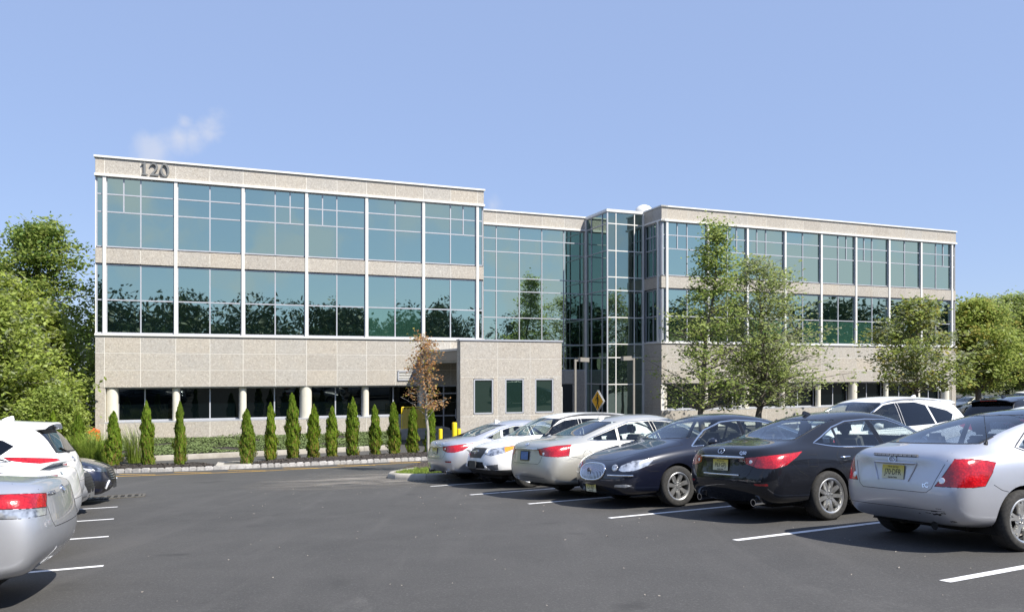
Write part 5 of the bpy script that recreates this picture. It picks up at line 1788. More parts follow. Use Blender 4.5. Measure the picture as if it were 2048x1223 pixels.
def plate(root, car, c, n, text, mat='plate_yellow', tilt=0.0, frame=None, state=None, motto=None, lift=0.016):
    """licence plate facing direction n, standing on the skin at c"""
    p, nn = car.on(c, n)
    if p is None:
        p = Vector(c)
    yv = -n; xv = Vector((n.y * -1, n.x, 0)).normalized()          # right as the reader sees it
    if nn is not None:
        nf = Vector((nn.x, nn.y, nn.z * (0.8 if n.x < 0 else 0.05))).normalized(); nf = (nf - xv * nf.dot(xv)).normalized()
    else:
        nf = n
    zv = nf.cross(xv).normalized()
    M = Matrix((xv, -nf, zv)).transposed().to_4x4(); M.translation = p + nf * lift
    pl = MB().box((0, 0, 0), (0.305, 0.004, 0.152)).mesh('licence_plate', mat)
    o = link('licence_plate', pl, root); o.matrix_local = M
    def txt(body, size, z, bold, sx, mt='plate_ink'):
        T = Matrix.Translation((0, -0.0025, z)) @ Matrix.Rotation(R(90), 4, 'X')
        return build_text('lettering', body, size, mt, o, T, 0.0004, bold, sx)
    if text:
        txt(text, 0.088, -0.004, 0.0008, 0.78)
    if state:
        txt(state, 0.034, 0.056, 0.0, 0.95)
    if motto:
        txt(motto, 0.026, -0.060, 0.0006, 0.9)
    if frame:
        f = MB()
        for a, b in (((-0.165, 0.078), (0.165, 0.092)), ((-0.165, -0.092), (0.165, -0.078)), ((-0.165, -0.078), (-0.152, 0.078)), ((0.152, -0.078), (0.165, 0.078))):
            f.span((a[0], -0.006, a[1]), (b[0], 0.004, b[1]))
        f.build('plate_frame', frame, o)
    return o

def badge_text(root, car, c, n, body, size, name='badge', mat='chrome', sx=1.0, bold=0.002):
    p, nn = car.on(c, n)
    if p is None:
        return
    nn = nn.normalized()
    xv = Vector((-nn.y, nn.x, 0)).normalized(); zv = nn.cross(xv)
    M = Matrix((xv, zv, nn)).transposed().to_4x4(); M.translation = p + nn * 0.003
    return build_text(name, body, size, mat, root, M, 0.002, bold, sx)

def emblem(root, car, c, n, kind, size, mat='chrome', lift=0.006):
    """ring emblem with inner strokes"""
    p, nn = car.on(c, n)
    if p is None:
        return
    nn = nn.normalized()
    if lift > 0.01:
        nn = n
    xv = Vector((-nn.y, nn.x, 0)).normalized(); zv = nn.cross(xv)
    m = MB(); k = 24
    def P(u, v):
        return p + nn * lift + xv * u * size + zv * v * size
    ell = lambda a, r=1.0: P(math.cos(a) * r, 0.68 * math.sin(a) * r)
    if kind == 'arch':                      # oval open at the bottom with a road running to its middle
        m.tube([ell(R(-70 + 320 * i / k)) for i in range(k + 1)], size * 0.11, 6)
        m.tube([P(-0.22, -0.66), P(0, 0.18), P(0.22, -0.66)], size * 0.11, 6)
    elif kind == 'oval_bars':
        m.tube([ell(6.2832 * i / k) for i in range(k + 1)], size * 0.10, 6, False)
        m.tube([P(-0.75, 0.1), P(-0.2, 0.28), P(0.3, -0.15), P(0.8, 0.05)], size * 0.11, 6); m.tube([P(-0.6, -0.25), P(0.0, 0.0), P(0.55, -0.35)], size * 0.10, 6)
    elif kind == 'bowtie':
        o = [(-1, -0.1), (-0.9, 0.3), (-0.25, 0.3), (-0.2, 0.5), (0.3, 0.5), (0.33, 0.3), (1.0, 0.3), (0.9, -0.1), (0.25, -0.1), (0.2, -0.3), (-0.3, -0.3), (-0.33, -0.1)]
        V = [tuple(P(a, b) + nn * 0.004) for a, b in o] + [tuple(P(a, b) - nn * 0.004) for a, b in o]
        n_ = len(o); m.add(V, [tuple(range(n_))] + [(i, (i + 1) % n_, n_ + (i + 1) % n_, n_ + i) for i in range(n_)])
    elif kind == 'ring_stars':
        m.tube([ell(6.2832 * i / k) for i in range(k + 1)], size * 0.10, 6, False)
        for u, v in ((-0.45, 0.2), (0.0, 0.25), (0.3, 0.1), (0.1, -0.2), (-0.2, -0.25), (0.5, -0.1)):
            m.box(P(u, v), (0.012, 0.012, 0.012))
    elif kind == 'shields':
        m.tube([P(math.cos(6.2832 * i / k), math.sin(6.2832 * i / k)) for i in range(k + 1)], size * 0.12, 6, False)
        for d in (-0.42, 0, 0.42):
            m.tube([P(-0.25 + d, 0.4 - d * 0.5), P(0.1 + d, 0.4 - d * 0.5), P(-0.05 + d, -0.4 - d * 0.3), P(-0.25 + d, 0.4 - d * 0.5)], size * 0.09, 5)
    elif kind == 'slant_h':
        m.tube([ell(6.2832 * i / k) for i in range(k + 1)], size * 0.10, 6, False)
        m.tube([P(-0.45, 0.42), P(-0.4, -0.42)], size * 0.12, 6); m.tube([P(0.45, 0.42), P(0.4, -0.42)], size * 0.12, 6); m.tube([P(-0.4, 0.0), P(0.4, 0.0)], size * 0.12, 6)
    return m.build('emblem', mat, root, smooth=60)

def stud(root, car, c, n, r, name, mat, flat=0.45, lift=0.0):
    """lens or bulb: a low dome on the skin"""
    p, nn = car.on(c, n)
    if p is None:
        return
    nn = nn.normalized()
    me = MB().lathe([(r, -0.004), (r * 0.97, r * flat * 0.35), (r * 0.75, r * flat * 0.72), (r * 0.4, r * flat * 0.95), (0.0, r * flat)], 18).mesh(name, mat, smooth=60)
    o = link(name, me, root); o.matrix_local = Matrix.Translation(p + nn * lift) @ nn.to_track_quat('Z', 'Y').to_matrix().to_4x4()
    return o

def tube_tip(root, x, y, z, r, mat='chrome'):
    m = MB().lathe([(r * 0.82, -0.20), (r, 0.0), (r * 0.98, 0.012), (r * 0.84, 0.012), (r * 0.80, -0.05)], 20, 'x', (0, 0, 0))
    for i, v in enumerate(m.v):
        m.v[i] = (x - v[0], y + v[1], z + v[2])
    o = m.build('exhaust_tip', mat, root, smooth=40)
    MB().lathe([(0.0, 0.0), (r * 0.83, 0.0)], 16, 'x', (x + 0.04, y, z)).build('bore', 'under_black', o)

def mirror_pair(root, sp, x, z, mat, w=0.11, car=None):
    for sg in (-1, 1):
        bm = bmesh.new(); bmesh.ops.create_icosphere(bm, subdivisions=2, radius=1)
        for v in bm.verts:
            v.co = Vector((v.co.x * (0.085 if v.co.x > 0 else 0.045), v.co.y * w, v.co.z * 0.075))
        me = bpy.data.meshes.new('wing_mirror'); bm.to_mesh(me); bm.free(); shade(me, 60); me.materials.append(MATS[mat])
        y = sg * (sp['W'] + 0.085)
        o = link('wing_mirror', me, root, (x, y, z))
        MB().tube([(0.0, -sg * 0.05, -0.045), (0.02, -sg * 0.19, -0.075)], [0.02, 0.028], 8).build('stalk', 'black_trim', o, smooth=60)
        MB().box((-0.046, 0, 0), (0.004, w * 1.5, 0.10)).build('mirror_glass', 'chrome', o)

def handles(root, car, pts, mat, n=0.085):
    for x, z in pts:
        for sg in (-1, 1):
            p, nn = car.on((x, sg * 1.2, z), Vector((0, sg, 0)))
            if p is None:
                continue
            m = MB(); y = p.y
            m.tube([(x - n, y, z - 0.006), (x - n * 0.7, y + sg * 0.028, z), (x + n * 0.7, y + sg * 0.030, z + 0.004), (x + n, y, z + 0.004)], [0.012, 0.014, 0.014, 0.012], 8)
            m.build('door_handle', mat, root, smooth=60)

def dlo(car, pts):
    """window outline given as (x, share of the way from belt to roof rail)"""
    out = []
    for x, t in pts:
        z0 = car.belt(x) + 0.025; z1 = car.rail(x)[1] - 0.035
        out.append(Vector((x, -1.2, z0 + (z1 - z0) * t)))
    return out

def round_poly(pts, k=0.25, n=3):
    """soften the corners of a closed polygon"""
    out = []
    m = len(pts)
    for i in range(m):
        a, b, c = pts[i - 1], pts[i], pts[(i + 1) % m]
        p, q = b.lerp(a, k), b.lerp(c, k)
        for j in range(n + 1):
            t = j / n
            out.append(p * (1 - t) ** 2 + b * 2 * t * (1 - t) + q * t ** 2)
    return out

def V3(*pts):
    return [Vector(p) for p in pts]
SIDE, REAR, FRONT, UP = Vector((0, -1, 0)), Vector((-1, 0, 0)), Vector((1, 0, 0)), Vector((0, 0, 1))
RC, FC = azv(225), azv(-45)          # seen from the rear right / front right corner
def make_car(sp, name, label, pos, yaw, level=3, group=None, cat='car'):
    """pos: ground point under the middle of the car"""
    root = thing(name, label, cat, group=group)
    root.matrix_world = lot_frame(pos[0], pos[1], yaw)
    sp.setdefault('st', [p[0] for p in sp['top']])
    car = Car(sp, level)
    gl = sp.get('glass', 'car_glass'); glr = sp.get('glass_rear', gl)
    arches(car, root)
    for nm, pts, m in sp['dlo']:
        car.cut(dlo(car, pts), SIDE, nm, {'f': gl, 'r': glr, 'k': 'gloss_black'}[m], True, seam=False, minn=0.05)
    if sp.get('rear_win'):
        car.cut(V3(*sp['rear_win']), REAR, 'rear_window', glr, False, seam=False, only={0}, cond=lambda c, n: c.x < sp['cab'][0] + 0.9)
    car.cut(V3(*sp['windshield']), FRONT, 'windshield', gl, False, seam=False, only={0}, cond=lambda c, n: c.x > 0)
    for nm, pts, n, m, mir in sp['lamps']:
        car.cut(V3(*pts), n, nm, m, mir, seam=True)
    car.door_pids = []
    for nm, pts, n, mir in sp['panels']:
        ids = car.cut(V3(*pts), n, nm, sp['paint'], mir, only={0})
        if nm == 'door':
            xs = [p[0] for p in pts]; car.door_pids.append((ids, min(xs), max(xs)))
    # mouldings round the side glass and dark gaskets at the screens
    if sp.get('trim'):
        outline = dlo(car, sp['trim'])
        car.strip(outline, SIDE, sp.get('trim_w', 0.022), 0.005, sp.get('trim_mat', 'chrome'), 'window_trim', True, True)
    if sp.get('rear_win'):
        car.strip(V3(*sp['rear_win']), REAR, 0.03, 0.003, 'black_trim', 'window_gasket', False, True)
    car.strip(V3(*sp['windshield']), FRONT, 0.03, 0.003, 'black_trim', 'window_gasket', False, True)
    for pts, n, mir in sp.get('gaps', ()):
        for sg in ((1, -1) if mir else (1,)):
            car.seam([Vector((p[0], p[1] * sg, p[2])) for p in pts], Vector((n.x, n.y * sg, n.z)))
    for nm, pts, n, w, lift, m, mir in sp.get('strips', ()):
        car.strip(V3(*pts), n, w, lift, m, nm, mir)
    car.finish(root)
    add_wheels(root, sp)
    interior(root, sp, car, sp.get('seat', 'seat_grey'))
    mirror_pair(root, sp, sp['mirror'][0], sp['mirror'][1], sp.get('mirror_mat', sp['paint']))
    # handles belong to their doors
    for ids, x0, x1 in car.door_pids:
        hx, hz = x0 + sp.get('handle_dx', 0.16), sp['handle_z']
        for pid, sg in ((ids[0], -1), (ids[0], 1)):
            if (pid, sg) not in car.objs:
                continue
            p, nn = car.on((hx, sg * 1.2, hz), Vector((0, sg, 0)))
            if p is None:
                continue
            m = MB(); y = p.y; n_ = 0.085
            m.tube([(hx - n_, y, hz - 0.004), (hx - n_ * 0.7, y + sg * 0.026, hz), (hx + n_ * 0.7, y + sg * 0.028, hz + 0.003), (hx + n_, y, hz + 0.003)], [0.012, 0.014, 0.014, 0.012], 8)
            m.build('handle', sp.get('handle_mat', sp['paint']), car.objs[(pid, sg)], smooth=60)
    if sp.get('detail'):
        sp['detail'](car, root)
    return root

def fin_antenna(car, root, x, mat):
    p, _ = car.on((x, 0, 2.0), UP)
    if p is None:
        return
    m = MB(); s = [(0.09, 0.0, 0.02), (0.03, 0.035, 0.018), (-0.05, 0.062, 0.010), (-0.075, 0.060, 0.008), (-0.085, 0.0, 0.022)]
    V = []
    for dx, z, w in s:
        V += [(x + dx, -w, p.z + z - 0.004), (x + dx, w, p.z + z - 0.004)]
    m.add(V, [(0, 2, 3, 1), (2, 4, 5, 3), (4, 6, 7, 5), (6, 8, 9, 7), (0, 8, 6, 4, 2), (1, 3, 5, 7, 9), (0, 1, 9, 8)])
    m.build('antenna_fin', mat, root, smooth=50)

# --- sporty sedan with swept red lamps (two of them in the row)
def q_spec(paint_):
    sp = dict(paint=paint_, H=1.44, W=0.91, wr=0.555, xr=-1.31, xf=1.53, Rw=0.338, rim_r=0.238, spokes=9, fork=0, track=1.60,
        st=[-2.40, -2.24, -1.95, -1.62, -1.30, -0.95, -0.55, 0.0, 0.45, 0.80, 1.15, 1.45, 1.85, 2.18, 2.38],
        top=[(-2.40, 0.985), (-2.24, 1.035), (-1.95, 1.07), (-1.62, 1.115), (-1.30, 1.245), (-0.95, 1.365), (-0.55, 1.425), (0.0, 1.445), (0.45, 1.40), (0.80, 1.26), (1.15, 1.07), (1.45, 1.0), (1.85, 0.92), (2.18, 0.82), (2.38, 0.68)],
        belt=[(-2.40, 0.86), (-2.1, 0.955), (-1.7, 0.985), (-1.2, 0.97), (-0.4, 0.935), (0.6, 0.915), (1.2, 0.905), (1.8, 0.85), (2.2, 0.72), (2.4, 0.62)],
        plan=[(-2.40, 0.86), (-2.24, 0.895), (-1.6, 0.912), (-1.2, 0.915), (-0.3, 0.895), (0.6, 0.895), (1.4, 0.91), (1.9, 0.90), (2.18, 0.865), (2.38, 0.80)],
        bot=[(-2.4, 0.30), (-2.2, 0.24), (-1.3, 0.20), (1.5, 0.19), (2.2, 0.20), (2.4, 0.24)],
        rear=dict(dx=[0.14, 0.10, 0.10, 0.0, 0.0, 0.05, 0.06, 0.02, -0.01, -0.02], yk=[1, 0.82, 0.84, 0.84, 0.84, 0.82, 0.80, 0.84, 0.84, 1], bulge=(0.05, 0.065)),
        front=dict(dx=[0.14, 0.1, 0.10, 0.0, 0.0, 0.04, 0.05, 0.02, 0.0, 0.0], yk=[1, 0.74, 0.76, 0.78, 0.78, 0.76, 0.74, 0.74, 0.74, 1], bulge=(0.07, 0.10)),
        cab=(-1.45, 1.12), seat_x=0.02,
        dlo=[('side_window', [(1.05, 0.05), (-0.04, 0.04), (-0.09, 1.0), (0.28, 1.0), (0.62, 0.90)], 'f'),
             ('side_window', [(-0.16, 0.04), (-0.96, 0.04), (-0.90, 0.86), (-0.60, 1.0), (-0.20, 1.0)], 'r'),
             ('door_pillar', [(-0.05, 0.04), (-0.15, 0.04), (-0.19, 1.0), (-0.10, 1.0)], 'k'),
             ('quarter_window', [(-1.01, 0.05), (-1.20, 0.12), (-1.39, 0.42), (-1.22, 0.62), (-0.955, 0.86)], 'r')],
        trim=[(1.09, 0.0), (-0.05, 0.0), (-1.02, 0.0), (-1.22, 0.07), (-1.44, 0.42), (-1.24, 0.68), (-0.92, 0.95), (-0.60, 1.06), (-0.15, 1.06), (0.28, 1.06), (0.66, 0.96)],
        rear_win=[(-2, -0.60, 1.105), (-2, 0.60, 1.105), (-2, 0.52, 1.355), (-2, 0.0, 1.375), (-2, -0.52, 1.355)],
        windshield=[(2, -0.68, 1.075), (2, 0.0, 1.055), (2, 0.68, 1.075), (2, 0.53, 1.365), (2, 0.0, 1.40), (2, -0.53, 1.365)],
        lamps=[('tail_light', [(-2.40, -0.45, 0.885), (-2.32, -0.66, 0.905), (-2.16, -0.82, 0.925), (-1.80, -0.905, 0.955), (-1.90, -0.905, 0.885), (-2.08, -0.89, 0.785), (-2.22, -0.80, 0.745), (-2.34, -0.62, 0.748), (-2.41, -0.47, 0.80)], RC, 'tail_red', True),
               ('headlight', [(2.32, -0.52, 0.70), (2.15, -0.74, 0.79), (1.82, -0.87, 0.86), (1.95, -0.88, 0.76), (2.15, -0.80, 0.67), (2.33, -0.55, 0.62)], FC, 'lamp_dark', True),
               ('reflector', [(-2.4, -0.58, 0.545), (-2.3, -0.76, 0.545), (-2.3, -0.76, 0.515), (-2.4, -0.62, 0.515)], RC, 'reflector_red', True),
               ('grille', [(2.4, -0.38, 0.68), (2.4, 0.38, 0.68), (2.4, 0.30, 0.44), (2.4, -0.30, 0.44)], FRONT, 'black_trim', False)],
        panels=[('trunk_lid', [(-2.4, -0.66, 1.09), (-2.4, 0.66, 1.09), (-2.4, 0.62, 0.88), (-2.4, 0.52, 0.66), (-2.4, 0.44, 0.60), (-2.4, -0.44, 0.60), (-2.4, -0.52, 0.66), (-2.4, -0.62, 0.88)], REAR, False),
                ('hood', [(1.20, -0.70, 1), (1.9, -0.66, 1), (2.24, -0.46, 1), (2.24, 0.46, 1), (1.9, 0.66, 1), (1.20, 0.70, 1)], UP, False),
                ('door', [(1.04, -1, 0.27), (1.10, -1, 0.60), (1.0, -1, 0.915), (-0.12, -1, 0.93), (-0.12, -1, 0.26)], SIDE, True),
                ('door', [(-0.12, -1, 0.26), (-0.12, -1, 0.93), (-1.05, -1, 0.96), (-1.14, -1, 0.86), (-1.02, -1, 0.70), (-0.86, -1, 0.50), (-0.80, -1, 0.27)], SIDE, True),
                ('fuel_door', [(-1.50, -1, 0.90), (-1.68, -1, 0.905), (-1.70, -1, 0.75), (-1.52, -1, 0.745)], SIDE, True)],
        gaps=[([(-1.98, -0.9, 0.82), (-1.86, -0.9, 0.70), (-1.72, -0.9, 0.62)], SIDE, True)],
        strips=[], mirror=(0.80, 0.985), handle_z=0.845, handle_mat='chrome', glass='car_glass', seat='seat_grey')
    return sp

def q_detail(plate_text):
    def f(car, root):
        plate(root, car, (-2.6, 0, 0.775), REAR, plate_text, state='New Jersey', motto='Garden State', tilt=0.10)
        # chrome spear above the plate and lower strip
        m = MB(); pts = []
        for i in range(13):
            y = -0.44 + 0.88 * i / 12
            p, n = car.on((-2.6, y, 0.885), REAR)
            if p:
                pts.append(p + n * 0.012)
        m.tube(pts, [0.008] + [0.017 + 0.006 * math.sin(math.pi * i / (len(pts) - 1)) for i in range(1, len(pts) - 1)] + [0.008], 8); m.build('chrome_bar', 'chrome', root, smooth=60)
        m = MB(); pts = []
        for i in range(9):
            y = -0.36 + 0.72 * i / 8
            p, n = car.on((-2.6, y, 0.645), REAR)
            if p:
                pts.append(p + n * 0.006)
        m.tube(pts, 0.010, 6); m.build('chrome_strip', 'chrome', root, smooth=60)
        emblem(root, car, (-2.6, 0.02, 0.965), REAR, 'arch', 0.062)
        badge_text(root, car, (-2.6, -0.40, 0.945), REAR, 'Q50', 0.062)
        for sg in (-1, 1):
            tube_tip(root, -2.37, sg * 0.55, 0.285, 0.048)
            stud(root, car, (-2.6, sg * 0.53, 0.83), Vector((-1, 0, 0)), 0.026, 'bulb', 'bulb_white', 0.15)
        fin_antenna(car, root, -0.72, car.sp['paint'])
    return f

def roof_rails(car, root, x0, x1, y, mat, h=0.035, r=0.018):
    for sg in (-1, 1):
        pts = []
        for i in range(9):
            x = x0 + (x1 - x0) * i / 8
            p, n = car.on((x, sg * y, 2.2), UP)
            if p:
                pts.append(p + Vector((0, 0, h * min(1, 3.0 * min(i, 8 - i) / 8) - 0.004)))
        MB().tube(pts, r, 8).build('roof_rail', mat, root, smooth=60)
def std_dlo(xa, xb, xc, xq, tip, hi=1.0, pill=0.045):
    """side glass of a four door car: front window foot xa, door pillar xb, rear door end xc, quarter end xq"""
    p = pill
    d = [('side_window', [(xa, 0.04), (xb + p, 0.04), (xb + p - 0.04, hi), (xb + 0.36, hi), (xa - 0.42, 0.90)], 'f'),
         ('door_pillar', [(xb + p - 0.008, 0.04), (xb - p + 0.008, 0.04), (xb - p - 0.032, hi), (xb + p - 0.048, hi)], 'k'),
         ('side_window', [(xb - p, 0.04), (xc, 0.04), (xc + 0.06, 0.88), (xc + 0.36, hi), (xb - p - 0.04, hi)], 'r')]
    if xq:
        d.append(('quarter_window', [(xc - 0.05, 0.05), (xq + 0.15, 0.12), (xq, tip), (xq + 0.15, tip + 0.2), (xc + 0.005, 0.86)], 'r'))
    return d
def std_trim(xa, xb, xc, xq, tip):
    return [(xa + 0.03, 0.0), (xb, 0.0), (xc - 0.04, 0.0), (xq + 0.13, 0.06), (xq - 0.05, tip), (xq + 0.13, tip + 0.27), (xc + 0.05, 0.96), (xc + 0.36, 1.06), (xb, 1.06), (xb + 0.36, 1.06), (xa - 0.38, 0.96)]
def std_doors(x1, xm, x0, zb=0.27, zt=0.93, arch=0.2):
    return [('door', [(x1, -1, zb), (x1 + 0.06, -1, 0.60), (x1 - 0.04, -1, zt - 0.015), (xm, -1, zt), (xm, -1, zb)], SIDE, True),
            ('door', [(xm, -1, zb), (xm, -1, zt), (x0 - 0.02, -1, zt + 0.03), (x0 - 0.08, -1, zt - 0.08), (x0 + 0.03, -1, 0.72), (x0 + arch, -1, 0.50), (x0 + arch + 0.06, -1, zb)], SIDE, True)]
E_REAR = dict(dx=[0.14, 0.10, 0.10, 0.0, 0.0, 0.04, 0.05, 0.01, -0.01, -0.02], yk=[1, 0.84, 0.86, 0.86, 0.86, 0.84, 0.82, 0.86, 0.86, 1], bulge=(0.05, 0.065))
E_FRONT = dict(dx=[0.14, 0.1, 0.10, 0.0, 0.0, 0.03, 0.04, 0.02, 0.0, 0.0], yk=[1, 0.76, 0.78, 0.80, 0.80, 0.78, 0.76, 0.76, 0.76, 1], bulge=(0.07, 0.10))

# --- champagne full-size sedan, rear view
def impala_spec():
    def detail(car, root):
        plate(root, car, (-2.7, 0, 0.80), REAR, None, 'plate_blue', frame='black_trim', tilt=0.08)
        pts = []
        for i in range(13):
            p, n = car.on((-2.8, -0.46 + 0.92 * i / 12, 0.925), REAR)
            if p: pts.append(p + n * 0.010)
        MB().tube(pts, 0.018, 8).build('chrome_bar', 'chrome', root, smooth=60)
        emblem(root, car, (-2.8, 0, 1.0), REAR, 'bowtie', 0.085)
        fin_antenna(car, root, -0.85, car.sp['paint'])
        for sg in (-1, 1):
            stud(root, car, (-2.8, sg * 0.62, 0.845), REAR, 0.028, 'bulb', 'bulb_white', 0.15)
    return dict(paint='paint_champagne', H=1.495, W=0.927, wr=0.56, xr=-1.30, xf=1.54, Rw=0.345, rim_r=0.24, spokes=5, fork=0.13, track=1.60,
        top=[(-2.56, 1.00), (-2.42, 1.065), (-2.1, 1.10), (-1.75, 1.14), (-1.40, 1.27), (-1.05, 1.385), (-0.6, 1.47), (0.0, 1.495), (0.50, 1.44), (0.90, 1.28), (1.25, 1.09), (1.55, 1.03), (1.95, 0.95), (2.32, 0.85), (2.55, 0.70)],
        belt=[(-2.56, 0.93), (-2.2, 1.0), (-1.7, 1.02), (-1.2, 1.01), (-0.4, 0.975), (0.6, 0.95), (1.2, 0.94), (1.9, 0.87), (2.3, 0.75), (2.56, 0.64)],
        plan=[(-2.56, 0.885), (-2.42, 0.91), (-1.6, 0.927), (-1.2, 0.93), (-0.3, 0.91), (0.6, 0.91), (1.4, 0.925), (2.0, 0.915), (2.32, 0.87), (2.56, 0.80)],
        bot=[(-2.56, 0.31), (-2.3, 0.25), (-1.3, 0.21), (1.5, 0.20), (2.3, 0.21), (2.56, 0.25)],
        rear=E_REAR, front=E_FRONT, cab=(-1.45, 1.22), seat_x=0.0, rear_dx=0.8, midk=0.52,
        dlo=std_dlo(1.13, -0.05, -0.98, -1.62, 0.45), trim=std_trim(1.13, -0.05, -0.98, -1.62, 0.45), trim_w=0.018,
        rear_win=[(-2, -0.62, 1.15), (-2, 0.62, 1.15), (-2, 0.53, 1.385), (-2, 0, 1.405), (-2, -0.53, 1.385)],
        windshield=[(2, -0.70, 1.10), (2, 0, 1.085), (2, 0.70, 1.10), (2, 0.55, 1.41), (2, 0, 1.44), (2, -0.55, 1.41)],
        lamps=[('tail_light', [(-2.56, -0.47, 0.925), (-2.50, -0.60, 0.955), (-2.36, -0.80, 0.99), (-2.12, -0.905, 1.00), (-2.16, -0.905, 0.80), (-2.36, -0.86, 0.785), (-2.50, -0.66, 0.80), (-2.555, -0.52, 0.82)], RC, 'tail_red', True),
               ('headlight', [(2.48, -0.5, 0.74), (2.3, -0.74, 0.82), (2.0, -0.87, 0.88), (2.1, -0.88, 0.78), (2.3, -0.80, 0.70), (2.48, -0.55, 0.66)], FC, 'lamp_dark', True)],
        panels=[('trunk_lid', [(-2.4, -0.68, 1.12), (-2.4, 0.68, 1.12), (-2.4, 0.64, 0.92), (-2.4, 0.55, 0.70), (-2.4, 0.48, 0.655), (-2.4, -0.48, 0.655), (-2.4, -0.55, 0.70), (-2.4, -0.64, 0.92)], REAR, False)]
               + std_doors(1.12, -0.1, -1.08, zt=0.965) + [('fuel_door', [(-1.76 + 0.085 * math.cos(R(a)), -1, 0.80 + 0.085 * math.sin(R(a))) for a in range(0, 360, 30)], SIDE, True)],
        gaps=[([(-2.20, -0.9, 0.80), (-2.0, -0.9, 0.765), (-1.75, -0.92, 0.70)], SIDE, True), ([(-2.56, -0.62, 0.40), (-2.56, 0.62, 0.40)], REAR, False)],
        mirror=(0.86, 1.03), handle_z=0.87, seat='seat_grey', detail=detail)

